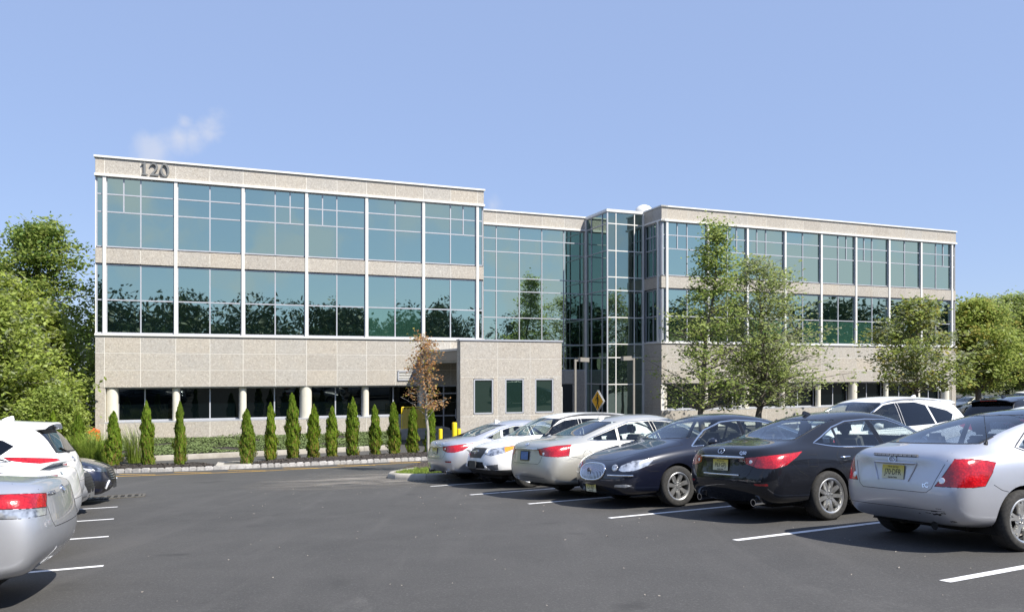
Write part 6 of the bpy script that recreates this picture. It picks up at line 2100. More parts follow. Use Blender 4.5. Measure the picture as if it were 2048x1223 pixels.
# --- black sedan with oval waterfall grille, front view
def buick_spec():
    def detail(car, root):
        g = MB(); c0 = Vector((2.6, 0, 0.615)); ring = []
        def gp_(u, v, lift):
            p, n = car.on((2.8, u, 0.612 + v), FRONT)
            return (p + FRONT * lift) if p else Vector((2.45, u, 0.612 + v))
        k = 36
        shp = lambda a: (0.355 * math.copysign(abs(math.cos(a)) ** 0.72, math.cos(a)), (0.112 if math.sin(a) > 0 else 0.155) * math.copysign(abs(math.sin(a)) ** 0.75, math.sin(a)))
        g.tube([gp_(*shp(2 * math.pi * i / k), 0.012) for i in range(k + 1)], 0.016, 8, False)
        gr = g.build('grille', 'chrome', root, smooth=60)
        bk = MB(); bk.add([tuple(gp_(*[q * 0.98 for q in shp(2 * math.pi * i / k)], 0.004)) for i in range(k)], [tuple(range(k))]); bk.build('grille_back', 'under_black', gr)
        for i in range(19):
            u = -0.32 + 0.64 * i / 18
            t = math.acos(max(-1, min(1, math.copysign(abs(u / 0.355) ** (1 / 0.72), u))))
            top = 0.112 * abs(math.sin(t)) ** 0.75; bot = -0.155 * abs(math.sin(t)) ** 0.75
            m = MB(); m.tube([gp_(u, bot * 0.95, 0.014), gp_(u, (top + bot) / 2, 0.026), gp_(u, top * 0.95, 0.014)], 0.0058, 6); m.build('bar', 'chrome', gr, smooth=60)
        emblem(root, car, (2.8, 0, 0.60), FRONT, 'shields', 0.052, 'dark_metal', 0.035)
        plate(root, car, (2.8, 0.0, 0.335), FRONT, 'L31·BJT', state='New Jersey', motto='Garden State', frame=None, lift=0.03)
        for sg in (-1, 1):
            stud(root, car, (2.4, sg * 0.505, 0.665), azv(sg * 30), 0.060, 'round_lamp', 'lamp_clear', 0.25, 0.0)
            m = MB(); pts = []
            for i in range(9):
                a = 18 + i * 6.5
                y = sg * (0.40 + 0.052 * i)
                p, n = car.on((2.3, y, 0.545), azv(sg * (10 + i * 6)))
                if p: pts.append(p + n * 0.008)
            m.tube(pts, 0.014, 6); m.build('bumper_chrome', 'chrome', root, smooth=60)
        # washer slats at the cowl
        for y0 in (-0.45, 0.15):
            pts = [q + n * 0.012 for q, n in (car.on((3, y0 + 0.13 * i, 1.085 + 0.012 * i), FRONT) for i in range(5)) if q]
            MB().tube(pts, 0.009, 5).build('wiper', 'black_trim', root)
    return dict(paint='paint_black_blue', H=1.46, W=0.915, wr=0.55, xr=-1.34, xf=1.46, Rw=0.335, rim_r=0.225, spokes=7, fork=0, track=1.58,
        top=[(-2.50, 0.98), (-2.36, 1.05), (-2.0, 1.08), (-1.65, 1.12), (-1.30, 1.26), (-0.95, 1.375), (-0.5, 1.44), (0.0, 1.46), (0.45, 1.41), (0.80, 1.27), (1.15, 1.085), (1.40, 1.035), (1.80, 0.965), (2.15, 0.88), (2.38, 0.79), (2.50, 0.70)],
        belt=[(-2.50, 0.90), (-2.2, 0.98), (-1.6, 0.99), (-0.4, 0.955), (0.6, 0.935), (1.2, 0.935), (1.8, 0.875), (2.2, 0.79), (2.5, 0.66)],
        plan=[(-2.50, 0.86), (-2.36, 0.89), (-1.6, 0.912), (-0.3, 0.90), (0.6, 0.90), (1.4, 0.915), (1.9, 0.905), (2.2, 0.87), (2.38, 0.82), (2.50, 0.76)],
        bot=[(-2.5, 0.30), (-2.2, 0.24), (-1.3, 0.20), (1.5, 0.19), (2.2, 0.20), (2.5, 0.22)],
        rear=E_REAR, front=dict(dx=[0.16, 0.12, 0.12, 0.0, 0.0, 0.02, 0.03, 0.02, 0.0, 0.0], yk=[1, 0.74, 0.76, 0.80, 0.80, 0.78, 0.76, 0.76, 0.76, 1], bulge=(0.09, 0.13)),
        cab=(-1.45, 1.12), seat_x=0.0,
        dlo=std_dlo(1.06, -0.10, -1.0, -1.55, 0.4), trim=std_trim(1.06, -0.10, -1.0, -1.55, 0.4), trim_w=0.024,
        rear_win=[(-2, -0.60, 1.13), (-2, 0.60, 1.13), (-2, 0.52, 1.36), (-2, -0.52, 1.36)],
        windshield=[(2, -0.70, 1.10), (2, 0, 1.085), (2, 0.70, 1.10), (2, 0.54, 1.385), (2, 0, 1.415), (2, -0.54, 1.385)],
        lamps=[('headlight', [(2.40, -0.575, 0.63), (2.36, -0.60, 0.70), (2.22, -0.72, 0.775), (2.02, -0.85, 0.80), (1.94, -0.88, 0.775), (2.05, -0.875, 0.69), (2.22, -0.80, 0.625), (2.36, -0.64, 0.605)], FC, 'lamp_clear', True),
               ('fog_lamp', [(2.40, -0.50, 0.40), (2.32, -0.68, 0.41), (2.24, -0.76, 0.39), (2.32, -0.70, 0.355), (2.42, -0.50, 0.355)], azv(-35), 'lamp_clear', True),
               ('lower_grille', [(2.5, -0.30, 0.37), (2.5, 0.30, 0.37), (2.5, 0.36, 0.26), (2.5, -0.36, 0.26)], FRONT, 'under_black', False),
               ('tail_light', [(-2.48, -0.5, 0.92), (-2.2, -0.88, 0.96), (-2.2, -0.88, 0.78), (-2.48, -0.5, 0.78)], RC, 'tail_red', True)],
        panels=[('hood', [(1.22, -0.74, 1), (1.7, -0.72, 1), (2.1, -0.60, 1), (2.36, -0.38, 1), (2.42, 0, 1), (2.36, 0.38, 1), (2.1, 0.60, 1), (1.7, 0.72, 1), (1.22, 0.74, 1)], UP, False)]
               + std_doors(1.02, -0.14, -1.08, zt=0.95),
        gaps=[([(2.06, -0.9, 0.62), (1.96, -0.9, 0.60), (1.84, -0.9, 0.60)], SIDE, True)],
        mirror=(0.80, 1.02), handle_z=0.85, seat='seat_grey', detail=detail)

# --- silver hatch coupe, rear view
def scion_spec():
    def detail(car, root):
        plate(root, car, (-2.5, 0.0, 0.805), REAR, 'J70·DFR', state='New Jersey', motto='Garden State', tilt=0.12, lift=0.010)
        # hooded recess round the plate
        m = MB(); pts = []
        for i in range(9):
            p, n = car.on((-2.5, -0.30 + 0.60 * i / 8, 0.905), REAR)
            if p: pts.append(p + n * 0.006)
        m.tube(pts, [0.006] + [0.016] * (len(pts) - 2) + [0.006], 8); m.build('plate_hood', car.sp['paint'], root, smooth=60)
        for sg in (-1, 1):
            m = MB(); pts = []
            for i in range(6):
                p, n = car.on((-2.5, sg * (0.30 - 0.09 * (i / 5)), 0.905 - 0.19 * i / 5), REAR)
                if p: pts.append(p + n * 0.004)
            m.tube(pts, 0.007, 6); m.build('recess_edge', car.sp['paint'], root, smooth=60)
        m = MB(); pts = []
        for i in range(11):
            p, n = car.on((-2.5, -0.30 + 0.60 * i / 10, 0.985), REAR)
            if p: pts.append(p + n * 0.006)
        lt = m.tube(pts, 0.016, 8).build('brake_light_bar', 'grey_plastic', root, smooth=60)
        for p in pts[:-1]:
            MB().box(p + Vector((-0.013, 0.03, 0)), (0.01, 0.045, 0.014)).build('segment', 'bulb_white', lt)
        emblem(root, car, (-2.5, 0.02, 0.945), REAR, 'oval_bars', 0.052)
        badge_text(root, car, (-2.5, -0.43, 0.69), REAR, 'tC', 0.075)
        for sg in (-1, 1):
            stud(root, car, (-2.4, sg * 0.605, 0.745), REAR, 0.034, 'bulb', 'bulb_white', 0.15, 0.0)
        p, n = car.on((-1.62, -0.64, 2), UP)
        if p:
            MB().tube([p, p + Vector((0.015, -0.005, 0.035))], [0.022, 0.010], 8).tube([p + Vector((0.015, -0.005, 0.03)), p + Vector((0.19, 0.16, 0.30))], [0.0045, 0.003], 5).build('antenna', 'black_trim', root, smooth=60)
        # scrape marks and torn lip on the bumper
        for (y, z, w, h) in ((-0.52, 0.395, 0.10, 0.020), (-0.50, 0.425, 0.075, 0.010), (-0.60, 0.41, 0.05, 0.012), (-0.42, 0.40, 0.07, 0.008), (-0.56, 0.455, 0.06, 0.006), (-0.30, 0.385, 0.02, 0.012), (-0.66, 0.33, 0.06, 0.012)):
            V, F = [], []
            k = 7
            for i in range(k + 1):
                yy = y - w / 2 + w * i / k
                for zz in (z - h / 2 * random.uniform(0.3, 1.4), z + h / 2 * random.uniform(0.3, 1.4)):
                    q, nn = car.on((-2.5, yy, zz), REAR)
                    V.append(tuple(q + nn * 0.0015) if q else (-2.2, yy, zz))
            F = [(2 * i, 2 * i + 1, 2 * i + 3, 2 * i + 2) for i in range(k)]
            MB().add(V, F).build('scrape', 'black_trim', root, fix=False)
        MB().lathe([(0.0, 0), (0.045, 0.0)], 14, 'x', (-2.145, -0.42, 0.262)).build('exhaust', 'under_black', root)
    return dict(paint='paint_silver_blue', H=1.415, W=0.877, wr=0.53, xr=-1.41, xf=1.34, Rw=0.318, rim_r=0.228, spokes=6, fork=0.17, track=1.53,
        top=[(-2.21, 1.00), (-2.10, 1.055), (-1.90, 1.085), (-1.68, 1.125), (-1.35, 1.235), (-1.0, 1.325), (-0.6, 1.39), (-0.1, 1.415), (0.35, 1.39), (0.72, 1.26), (1.08, 1.065), (1.35, 0.99), (1.70, 0.91), (2.02, 0.80), (2.20, 0.66)],
        belt=[(-2.21, 0.93), (-1.9, 0.985), (-1.5, 0.99), (-0.8, 0.95), (0.6, 0.90), (1.1, 0.89), (1.7, 0.83), (2.0, 0.72), (2.2, 0.60)],
        plan=[(-2.21, 0.80), (-2.10, 0.84), (-1.7, 0.87), (-1.3, 0.882), (-0.3, 0.86), (0.6, 0.865), (1.3, 0.88), (1.75, 0.865), (2.02, 0.82), (2.2, 0.75)],
        bot=[(-2.21, 0.30), (-2.05, 0.25), (-1.3, 0.20), (1.4, 0.19), (2.0, 0.20), (2.2, 0.24)],
        rear=dict(dx=[0.12, 0.06, 0.06, -0.02, -0.03, 0.035, 0.05, 0.02, 0.0, -0.01], yk=[1, 0.86, 0.90, 0.92, 0.92, 0.86, 0.82, 0.84, 0.84, 1], bulge=(0.03, 0.04)),
        front=E_FRONT, cab=(-1.2, 1.05), seat_x=-0.1, rear_dx=0.72,
        dlo=[('side_window', [(0.86, 0.05), (-0.36, 0.05), (-0.42, 1.0), (0.2, 1.0), (0.55, 0.92)], 'f'),
             ('door_pillar', [(-0.352, 0.05), (-0.458, 0.05), (-0.51, 1.0), (-0.412, 1.0)], 'k'),
             ('quarter_window', [(-0.45, 0.05), (-1.18, 0.10), (-1.28, 0.32), (-1.0, 0.85), (-0.50, 1.0)], 'r')],
        trim=[(0.90, 0.0), (-0.4, 0.0), (-1.22, 0.04), (-1.33, 0.33), (-1.0, 0.95), (-0.45, 1.05), (0.2, 1.05), (0.58, 0.97)], trim_mat='black_trim', trim_w=0.016,
        rear_win=[(-2, -0.60, 1.105), (-2, 0.60, 1.105), (-2, 0.52, 1.30), (-2, 0.47, 1.385), (-2, -0.47, 1.385), (-2, -0.52, 1.30)],
        windshield=[(2, -0.66, 1.07), (2, 0, 1.05), (2, 0.66, 1.07), (2, 0.51, 1.345), (2, 0, 1.375), (2, -0.51, 1.345)],
        lamps=[('tail_light', [(-2.20, -0.50, 0.685), (-2.16, -0.58, 0.80), (-2.08, -0.655, 0.965), (-1.97, -0.76, 0.965), (-1.86, -0.84, 0.945), (-1.76, -0.87, 0.92), (-1.82, -0.87, 0.82), (-1.92, -0.86, 0.69), (-2.04, -0.82, 0.68)], RC, 'tail_red', True),
               ('glass_roof', [(0.34, -0.515, 1.4), (-0.80, -0.515, 1.4), (-0.80, 0.515, 1.4), (0.34, 0.515, 1.4)], UP, 'car_glass_privacy', False),
               ('headlight', [(2.15, -0.5, 0.70), (2.0, -0.70, 0.78), (1.75, -0.83, 0.84), (1.8, -0.84, 0.72), (2.0, -0.76, 0.66), (2.15, -0.55, 0.62)], FC, 'lamp_clear', True)],
        panels=[('tailgate', [(-2.2, -0.60, 1.10), (-2.2, 0.60, 1.10), (-2.2, 0.63, 0.95), (-2.2, 0.50, 0.66), (-2.2, 0.44, 0.615), (-2.2, -0.44, 0.615), (-2.2, -0.50, 0.66), (-2.2, -0.63, 0.95)], REAR, False),
                ('door', [(0.95, -1, 0.27), (1.0, -1, 0.60), (0.92, -1, 0.89), (-0.40, -1, 0.93), (-0.46, -1, 0.60), (-0.40, -1, 0.26)], SIDE, True)],
        gaps=[([(-1.80, -0.87, 0.70), (-1.70, -0.88, 0.64), (-1.62, -0.88, 0.62)], SIDE, True), ([(-2.2, -0.62, 0.43), (-2.2, 0.70, 0.43)], REAR, False)],
        mirror=(0.72, 0.97), handle_z=0.83, handle_dx=0.15, glass='car_glass_grey', glass_rear='car_glass_grey', seat='seat_grey', detail=detail)

# --- white crossover hatchback, front view
def xv_spec():
    def detail(car, root):
        for sg in (-1, 1):
            stud(root, car, (2.4, sg * 0.60, 0.795), azv(sg * 35), 0.048, 'lamp_lens', 'bulb_white', 0.5)
            stud(root, car, (2.4, sg * 0.62, 0.47), azv(sg * 30), 0.042, 'fog_lens', 'bulb_white', 0.5, 0.01)
        roof_rails(car, root, 0.35, -1.45, 0.53, 'grey_plastic', 0.045, 0.022)
        g = MB()
        for sg in (-1, 1):
            g.tube([(2.30 + 0.02, sg * 0.03, 0.80), (2.30, sg * 0.30, 0.825)], 0.016, 8)
        g.build('grille_wing', 'chrome', root, smooth=60)
        emblem(root, car, (2.6, 0, 0.79), FRONT, 'ring_stars', 0.072)
        p, n = car.on((2.6, 0, 0.52), FRONT)
        MB().box((p.x + 0.02, 0, 0.515), (0.03, 0.34, 0.17)).build('plate_holder', 'dark_plastic', root)
    return dict(paint='paint_white_pearl', H=1.575, W=0.89, wr=0.56, xr=-1.30, xf=1.335, Rw=0.345, rim_r=0.23, spokes=5, fork=0.2, track=1.55, gap=0.05,
        top=[(-2.22, 1.0), (-2.14, 1.14), (-1.98, 1.34), (-1.78, 1.50), (-1.25, 1.55), (-0.5, 1.575), (0.1, 1.57), (0.50, 1.49), (0.88, 1.29), (1.20, 1.115), (1.50, 1.05), (1.85, 0.985), (2.08, 0.90), (2.22, 0.80)],
        belt=[(-2.22, 0.98), (-1.6, 1.04), (-0.6, 1.0), (0.6, 0.97), (1.1, 0.96), (1.6, 0.92), (2.0, 0.84), (2.22, 0.72)],
        plan=[(-2.22, 0.83), (-2.0, 0.865), (-1.3, 0.888), (-0.3, 0.87), (0.6, 0.87), (1.3, 0.888), (1.75, 0.875), (2.08, 0.83), (2.22, 0.77)],
        bot=[(-2.22, 0.36), (-2.0, 0.30), (-1.3, 0.27), (1.4, 0.26), (2.0, 0.28), (2.22, 0.32)],
        rear=E_REAR, front=dict(dx=[0.15, 0.11, 0.11, 0.0, 0.0, 0.02, 0.04, 0.02, 0.0, 0.0], yk=[1, 0.78, 0.80, 0.84, 0.84, 0.80, 0.76, 0.76, 0.76, 1], bulge=(0.06, 0.09)),
        cab=(-1.5, 1.15), seat_x=0.0, seat_z=0.1, crease={6: 0.4, 7: 0.3},
        dlo=std_dlo(1.10, -0.08, -1.0, -1.60, 0.4), trim=None,
        rear_win=[(-3, -0.58, 1.16), (-3, 0.58, 1.16), (-3, 0.52, 1.46), (-3, -0.52, 1.46)],
        windshield=[(2, -0.70, 1.13), (2, 0, 1.115), (2, 0.70, 1.13), (2, 0.55, 1.475), (2, 0, 1.51), (2, -0.55, 1.475)],
        lamps=[('headlight', [(2.22, -0.44, 0.75), (2.14, -0.56, 0.855), (1.92, -0.76, 0.905), (1.62, -0.87, 0.93), (1.72, -0.875, 0.855), (1.95, -0.80, 0.765), (2.14, -0.62, 0.715)], FC, 'lamp_clear', True),
               ('turn_signal', [(1.92, -0.78, 0.895), (1.66, -0.87, 0.92), (1.74, -0.875, 0.855), (1.90, -0.82, 0.79)], FC, 'lamp_amber', True),
               ('grille', [(2.3, -0.345, 0.875), (2.3, 0.345, 0.875), (2.3, 0.40, 0.79), (2.3, 0.30, 0.665), (2.3, -0.30, 0.665), (2.3, -0.40, 0.79)], FRONT, 'black_trim', False),
               ('lower_grille', [(2.3, -0.40, 0.58), (2.3, 0.40, 0.58), (2.3, 0.50, 0.44), (2.3, -0.50, 0.44)], FRONT, 'under_black', False),
               ('fog_recess', [(2.22, -0.50, 0.505), (2.02, -0.74, 0.535), (2.02, -0.75, 0.42), (2.14, -0.62, 0.41)], FC, 'grey_plastic', True),
               ('cladding', [(2.4, -1.0, 0.41), (2.4, 1.0, 0.41), (2.4, 1.0, 0.2), (2.4, -1.0, 0.2)], FRONT, 'dark_plastic', False),
               ('cladding', [(0.93, -1, 0.40), (-0.90, -1, 0.40), (-0.90, -1, 0.2), (0.93, -1, 0.2)], SIDE, 'dark_plastic', True)],
        panels=[('hood', [(1.27, -0.70, 1), (1.7, -0.67, 1), (2.0, -0.52, 1), (2.1, -0.36, 1), (2.1, 0.36, 1), (2.0, 0.52, 1), (1.7, 0.67, 1), (1.27, 0.70, 1)], UP, False)] + std_doors(1.0, -0.12, -1.05, 0.38, 0.97),
        mirror=(0.86, 1.06), handle_z=0.87, glass='car_glass', glass_rear='car_glass_privacy', seat='seat_grey', detail=detail)

# --- silver family sedan at the left edge (rear corner) and its white neighbour
def accord_spec(white=False):
    def detail(car, root):
        if white:
            # lip spoiler on the boot
            V, F = [], []
            n = 14
            for i in range(n + 1):
                y = -0.64 + 1.28 * i / n; d = 0.03 * (y / 0.64) ** 2
                V += [(-2.16 + d, y, 1.075), (-2.30 + d, y, 1.135), (-2.43 + d, y, 1.15), (-2.44 + d, y, 1.135), (-2.30 + d, y, 1.06)]
            for i in range(n):
                for k in range(5):
                    F.append((i * 5 + k, (i + 1) * 5 + k, (i + 1) * 5 + (k + 1) % 5, i * 5 + (k + 1) % 5))
            F += [(0, 1, 2, 3, 4), tuple(n * 5 + k for k in range(5))]
            MB().add(V, F).build('spoiler', car.sp['paint'], root, smooth=45)
            badge_text(root, car, (-2.7, 0.42, 1.0), REAR, 'SE', 0.05); badge_text(root, car, (-2.7, 0.40, 0.69), REAR, 'V6', 0.045)
        else:
            badge_text(root, car, (-2.7, 0.40, 0.955), REAR, 'ACCORD', 0.048, bold=0.001)
            emblem(root, car, (-2.7, 0, 0.97), REAR, 'slant_h', 0.05)
    red = 'tail_red'
    T = [(-2.46, -0.50, 0.965), (-2.36, -0.74, 0.985), (-2.05, -0.90, 1.00), (-2.05, -0.905, 0.885), (-2.34, -0.84, 0.865), (-2.465, -0.56, 0.85)]
    Cw = [(-2.465, -0.56, 0.848), (-2.34, -0.84, 0.863), (-2.05, -0.905, 0.883), (-2.10, -0.905, 0.80), (-2.34, -0.85, 0.785), (-2.47, -0.60, 0.785)]
    if white:
        T = [(-2.46, -0.56, 0.99), (-2.38, -0.74, 1.0), (-2.15, -0.89, 1.01), (-2.15, -0.90, 0.965), (-2.36, -0.78, 0.95), (-2.465, -0.58, 0.94)]
        Cw = [(-2.465, -0.58, 0.938), (-2.36, -0.78, 0.948), (-2.15, -0.90, 0.963), (-2.18, -0.90, 0.80), (-2.36, -0.82, 0.80), (-2.47, -0.62, 0.80)]
    sp = dict(paint='paint_white_pearl' if white else 'paint_silver', H=1.475, W=0.923, wr=0.56, xr=-1.29, xf=1.51, Rw=0.335, rim_r=0.225, spokes=5, fork=0.12, track=1.59,
        top=[(-2.47, 1.03), (-2.36, 1.075), (-2.05, 1.105), (-1.70, 1.14), (-1.38, 1.255), (-1.0, 1.39), (-0.55, 1.455), (0.0, 1.475), (0.45, 1.43), (0.82, 1.28), (1.20, 1.08), (1.5, 1.01), (1.9, 0.94), (2.28, 0.83), (2.47, 0.70)],
        belt=[(-2.47, 0.95), (-2.1, 1.0), (-1.6, 1.01), (-0.6, 0.98), (0.6, 0.95), (1.2, 0.94), (1.8, 0.87), (2.2, 0.76), (2.47, 0.64)],
        plan=[(-2.47, 0.87), (-2.36, 0.90), (-1.6, 0.921), (-0.3, 0.91), (0.6, 0.91), (1.4, 0.922), (1.9, 0.91), (2.28, 0.86), (2.47, 0.79)],
        bot=[(-2.47, 0.31), (-2.3, 0.25), (-1.3, 0.20), (1.5, 0.19), (2.2, 0.20), (2.47, 0.24)],
        rear=dict(dx=[0.16, 0.12, 0.12, 0.0, -0.03, 0.02, 0.04, 0.01, 0.0, -0.01], yk=[1, 0.84, 0.86, 0.88, 0.88, 0.84, 0.82, 0.86, 0.86, 1], bulge=(0.05, 0.065)),
        front=E_FRONT, cab=(-1.45, 1.15), seat_x=0.0,
        dlo=std_dlo(1.08, -0.08, -0.98, -1.55, 0.42), trim=std_trim(1.08, -0.08, -0.98, -1.55, 0.42), trim_w=0.016,
        rear_win=[(-2, -0.61, 1.15), (-2, 0.61, 1.15), (-2, 0.53, 1.39), (-2, -0.53, 1.39)],
        windshield=[(2, -0.70, 1.09), (2, 0, 1.075), (2, 0.70, 1.09), (2, 0.55, 1.40), (2, 0, 1.43), (2, -0.55, 1.40)],
        lamps=[('tail_light', T, RC, red, True), ('reverse_lamp', Cw, RC, 'lamp_clear', True)]
              + ([('tail_light_lower', [(-2.47, -0.62, 0.798), (-2.36, -0.82, 0.798), (-2.18, -0.90, 0.798), (-2.2, -0.9, 0.765), (-2.36, -0.83, 0.755), (-2.47, -0.64, 0.755)], RC, red, True)] if white else []),
        panels=[('trunk_lid', [(-2.4, -0.64, 1.125), (-2.4, 0.64, 1.125), (-2.4, 0.58, 0.95), (-2.4, 0.52, 0.72), (-2.4, 0.46, 0.665), (-2.4, -0.46, 0.665), (-2.4, -0.52, 0.72), (-2.4, -0.58, 0.95)], REAR, False)]
               + std_doors(1.06, -0.12, -1.08, zt=0.97),
        gaps=[([(-2.10, -0.9, 0.79), (-1.95, -0.92, 0.70), (-1.72, -0.92, 0.65)], SIDE, True)],
        mirror=(0.82, 1.02), handle_z=0.88, seat='seat_grey', detail=detail)
    return sp

# --- tall crossovers: white one at the left, white one across the row, dark one at the right edge
def suv_spec(kind):
    big = kind == 'long'
    k = 1.085 if big else 1.0
    X = lambda x: x * k
    paint_ = {'left': 'paint_white_solid', 'long': 'paint_white_solid', 'dark': 'paint_black'}[kind]
    H = 1.70 if not big else 1.73
    def detail(car, root):
        # roof spoiler
        V, F = [], []
        n = 10
        for i in range(n + 1):
            y = -0.56 + 1.12 * i / n; d = 0.06 * (y / 0.56) ** 2
            q, _ = car.on((X(-1.66), y, 2.2), UP)
            zt = q.z if q else H - 0.07
            V += [(X(-1.66), y, zt + 0.002), (X(-2.12) + d, y, zt - 0.03), (X(-2.13) + d, y, zt - 0.055), (X(-1.80), y, zt - 0.08)]
        for i in range(n):
            for q in range(4):
                F.append((i * 4 + q, (i + 1) * 4 + q, (i + 1) * 4 + (q + 1) % 4, i * 4 + (q + 1) % 4))
        F += [(0, 1, 2, 3), tuple(n * 4 + q for q in range(4))]
        so = MB().add(V, F).build('roof_spoiler', car.sp['paint'], root, smooth=40)
        if kind == 'dark':
            MB().box((X(-2.125), 0, V[22][2] - 0.012), (0.014, 0.42, 0.016)).build('brake_light', 'reflector_red', so)
        roof_rails(car, root, X(0.25), X(-1.6), 0.575, 'satin_alloy' if kind != 'left' else car.sp['paint'], 0.03, 0.016)
        fin_antenna(car, root, X(-1.45), car.sp['paint'])
        pts = [q + n * 0.012 for q, n in (car.on((-3, y, z), REAR) for y, z in ((0.0, 1.18), (0.12, 1.20), (0.25, 1.23), (0.38, 1.26))) if q]
        MB().tube(pts, 0.010, 5).build('rear_wiper', 'black_trim', root)
        if kind == 'left':
            badge_text(root, car, (-2.8, 0.48, 0.93), REAR, 'Santa Fe', 0.05, bold=0.001)
            emblem(root, car, (-2.8, 0, 1.08), REAR, 'slant_h', 0.06)
    return dict(paint=paint_, H=H, W=0.935, wr=0.60, xr=X(-1.34), xf=X(1.38), Rw=0.365, rim_r=0.25, spokes=5, fork=0.15, track=1.62, gap=0.05,
        top=[(X(-2.34), 1.06), (X(-2.28), 1.16), (X(-2.16), 1.36), (X(-1.98), H - 0.10), (X(-1.55), H - 0.035), (X(-0.7), H), (X(0.0), H - 0.01), (X(0.42), H - 0.10), (X(0.82), H - 0.33), (X(1.18), 1.16), (X(1.5), 1.10), (X(1.88), 1.02), (X(2.16), 0.91), (X(2.34), 0.76)],
        belt=[(X(-2.34), 1.08), (X(-1.8), 1.13), (X(-0.8), 1.07), (X(0.6), 1.03), (X(1.2), 1.02), (X(1.8), 0.95), (X(2.1), 0.84), (X(2.34), 0.70)],
        plan=[(X(-2.34), 0.885), (X(-2.1), 0.91), (X(-1.3), 0.933), (X(-0.3), 0.92), (X(0.6), 0.92), (X(1.4), 0.935), (X(1.85), 0.92), (X(2.16), 0.87), (X(2.34), 0.80)],
        bot=[(X(-2.34), 0.38), (X(-2.1), 0.30), (X(-1.3), 0.25), (X(1.4), 0.24), (X(2.1), 0.26), (X(2.34), 0.30)],
        rear=dict(dx=[0.12, 0.06, 0.06, -0.02, -0.04, 0.02, 0.05, 0.02, 0.0, -0.01], yk=[1, 0.86, 0.88, 0.89, 0.88, 0.86, 0.86, 0.86, 0.86, 1], bulge=(0.05, 0.065)),
        front=E_FRONT, cab=(X(-1.6), X(1.12)), seat_x=0.0, seat_z=0.22, crease={6: 0.45, 7: 0.3},
        dlo=std_dlo(X(1.07), X(-0.12), X(-1.05), X(-1.72), 0.42), trim=std_trim(X(1.07), X(-0.12), X(-1.05), X(-1.72), 0.42) if big else None, trim_w=0.018,
        rear_win=[(-3, -0.66, 1.20), (-3, 0.66, 1.20), (-3, 0.56, H - 0.15), (-3, -0.56, H - 0.15)],
        windshield=[(2, -0.74, 1.18), (2, 0, 1.165), (2, 0.74, 1.18), (2, 0.59, H - 0.105), (2, 0, H - 0.07), (2, -0.59, H - 0.105)],
        lamps=[('tail_light', [(X(-2.33), -0.46, 1.03), (X(-2.24), -0.74, 1.12), (X(-1.70), -0.93, 1.165), (X(-1.86), -0.93, 1.03), (X(-2.06), -0.915, 0.945), (X(-2.2), -0.86, 0.905), (X(-2.32), -0.62, 0.93)], RC, 'tail_red', True),
               ('headlight', [(X(2.26), -0.46, 0.83), (X(2.08), -0.72, 0.90), (X(1.72), -0.90, 0.97), (X(1.85), -0.90, 0.86), (X(2.1), -0.79, 0.78), (X(2.27), -0.55, 0.76)], FC, 'lamp_clear', True),
               ('grille', [(3, -0.36, 0.86), (3, 0.36, 0.86), (3, 0.28, 0.55), (3, -0.28, 0.55)], FRONT, 'black_trim', False),
               ('bumper_reflector', [(X(-2.35), -0.58, 0.60), (X(-2.15), -0.84, 0.62), (X(-2.15), -0.84, 0.575), (X(-2.35), -0.58, 0.555)], RC, 'reflector_red', True),
               ('cladding', [(-3, -1.0, 0.50), (-3, 1.0, 0.50), (-3, 1.0, 0.2), (-3, -1.0, 0.2)], REAR, 'grey_plastic', False)],
        panels=[('tailgate', [(-3, -0.70, H - 0.10), (-3, 0.70, H - 0.10), (-3, 0.72, 1.10), (-3, 0.64, 0.74), (-3, -0.64, 0.74), (-3, -0.72, 1.10)], REAR, False)]
               + std_doors(X(1.04), X(-0.16), X(-1.1), 0.36, 1.03),
        mirror=(X(0.84), 1.13), handle_z=0.94, glass='car_glass', glass_rear='car_glass_privacy', seat='seat_beige' if big else 'seat_grey', detail=detail)

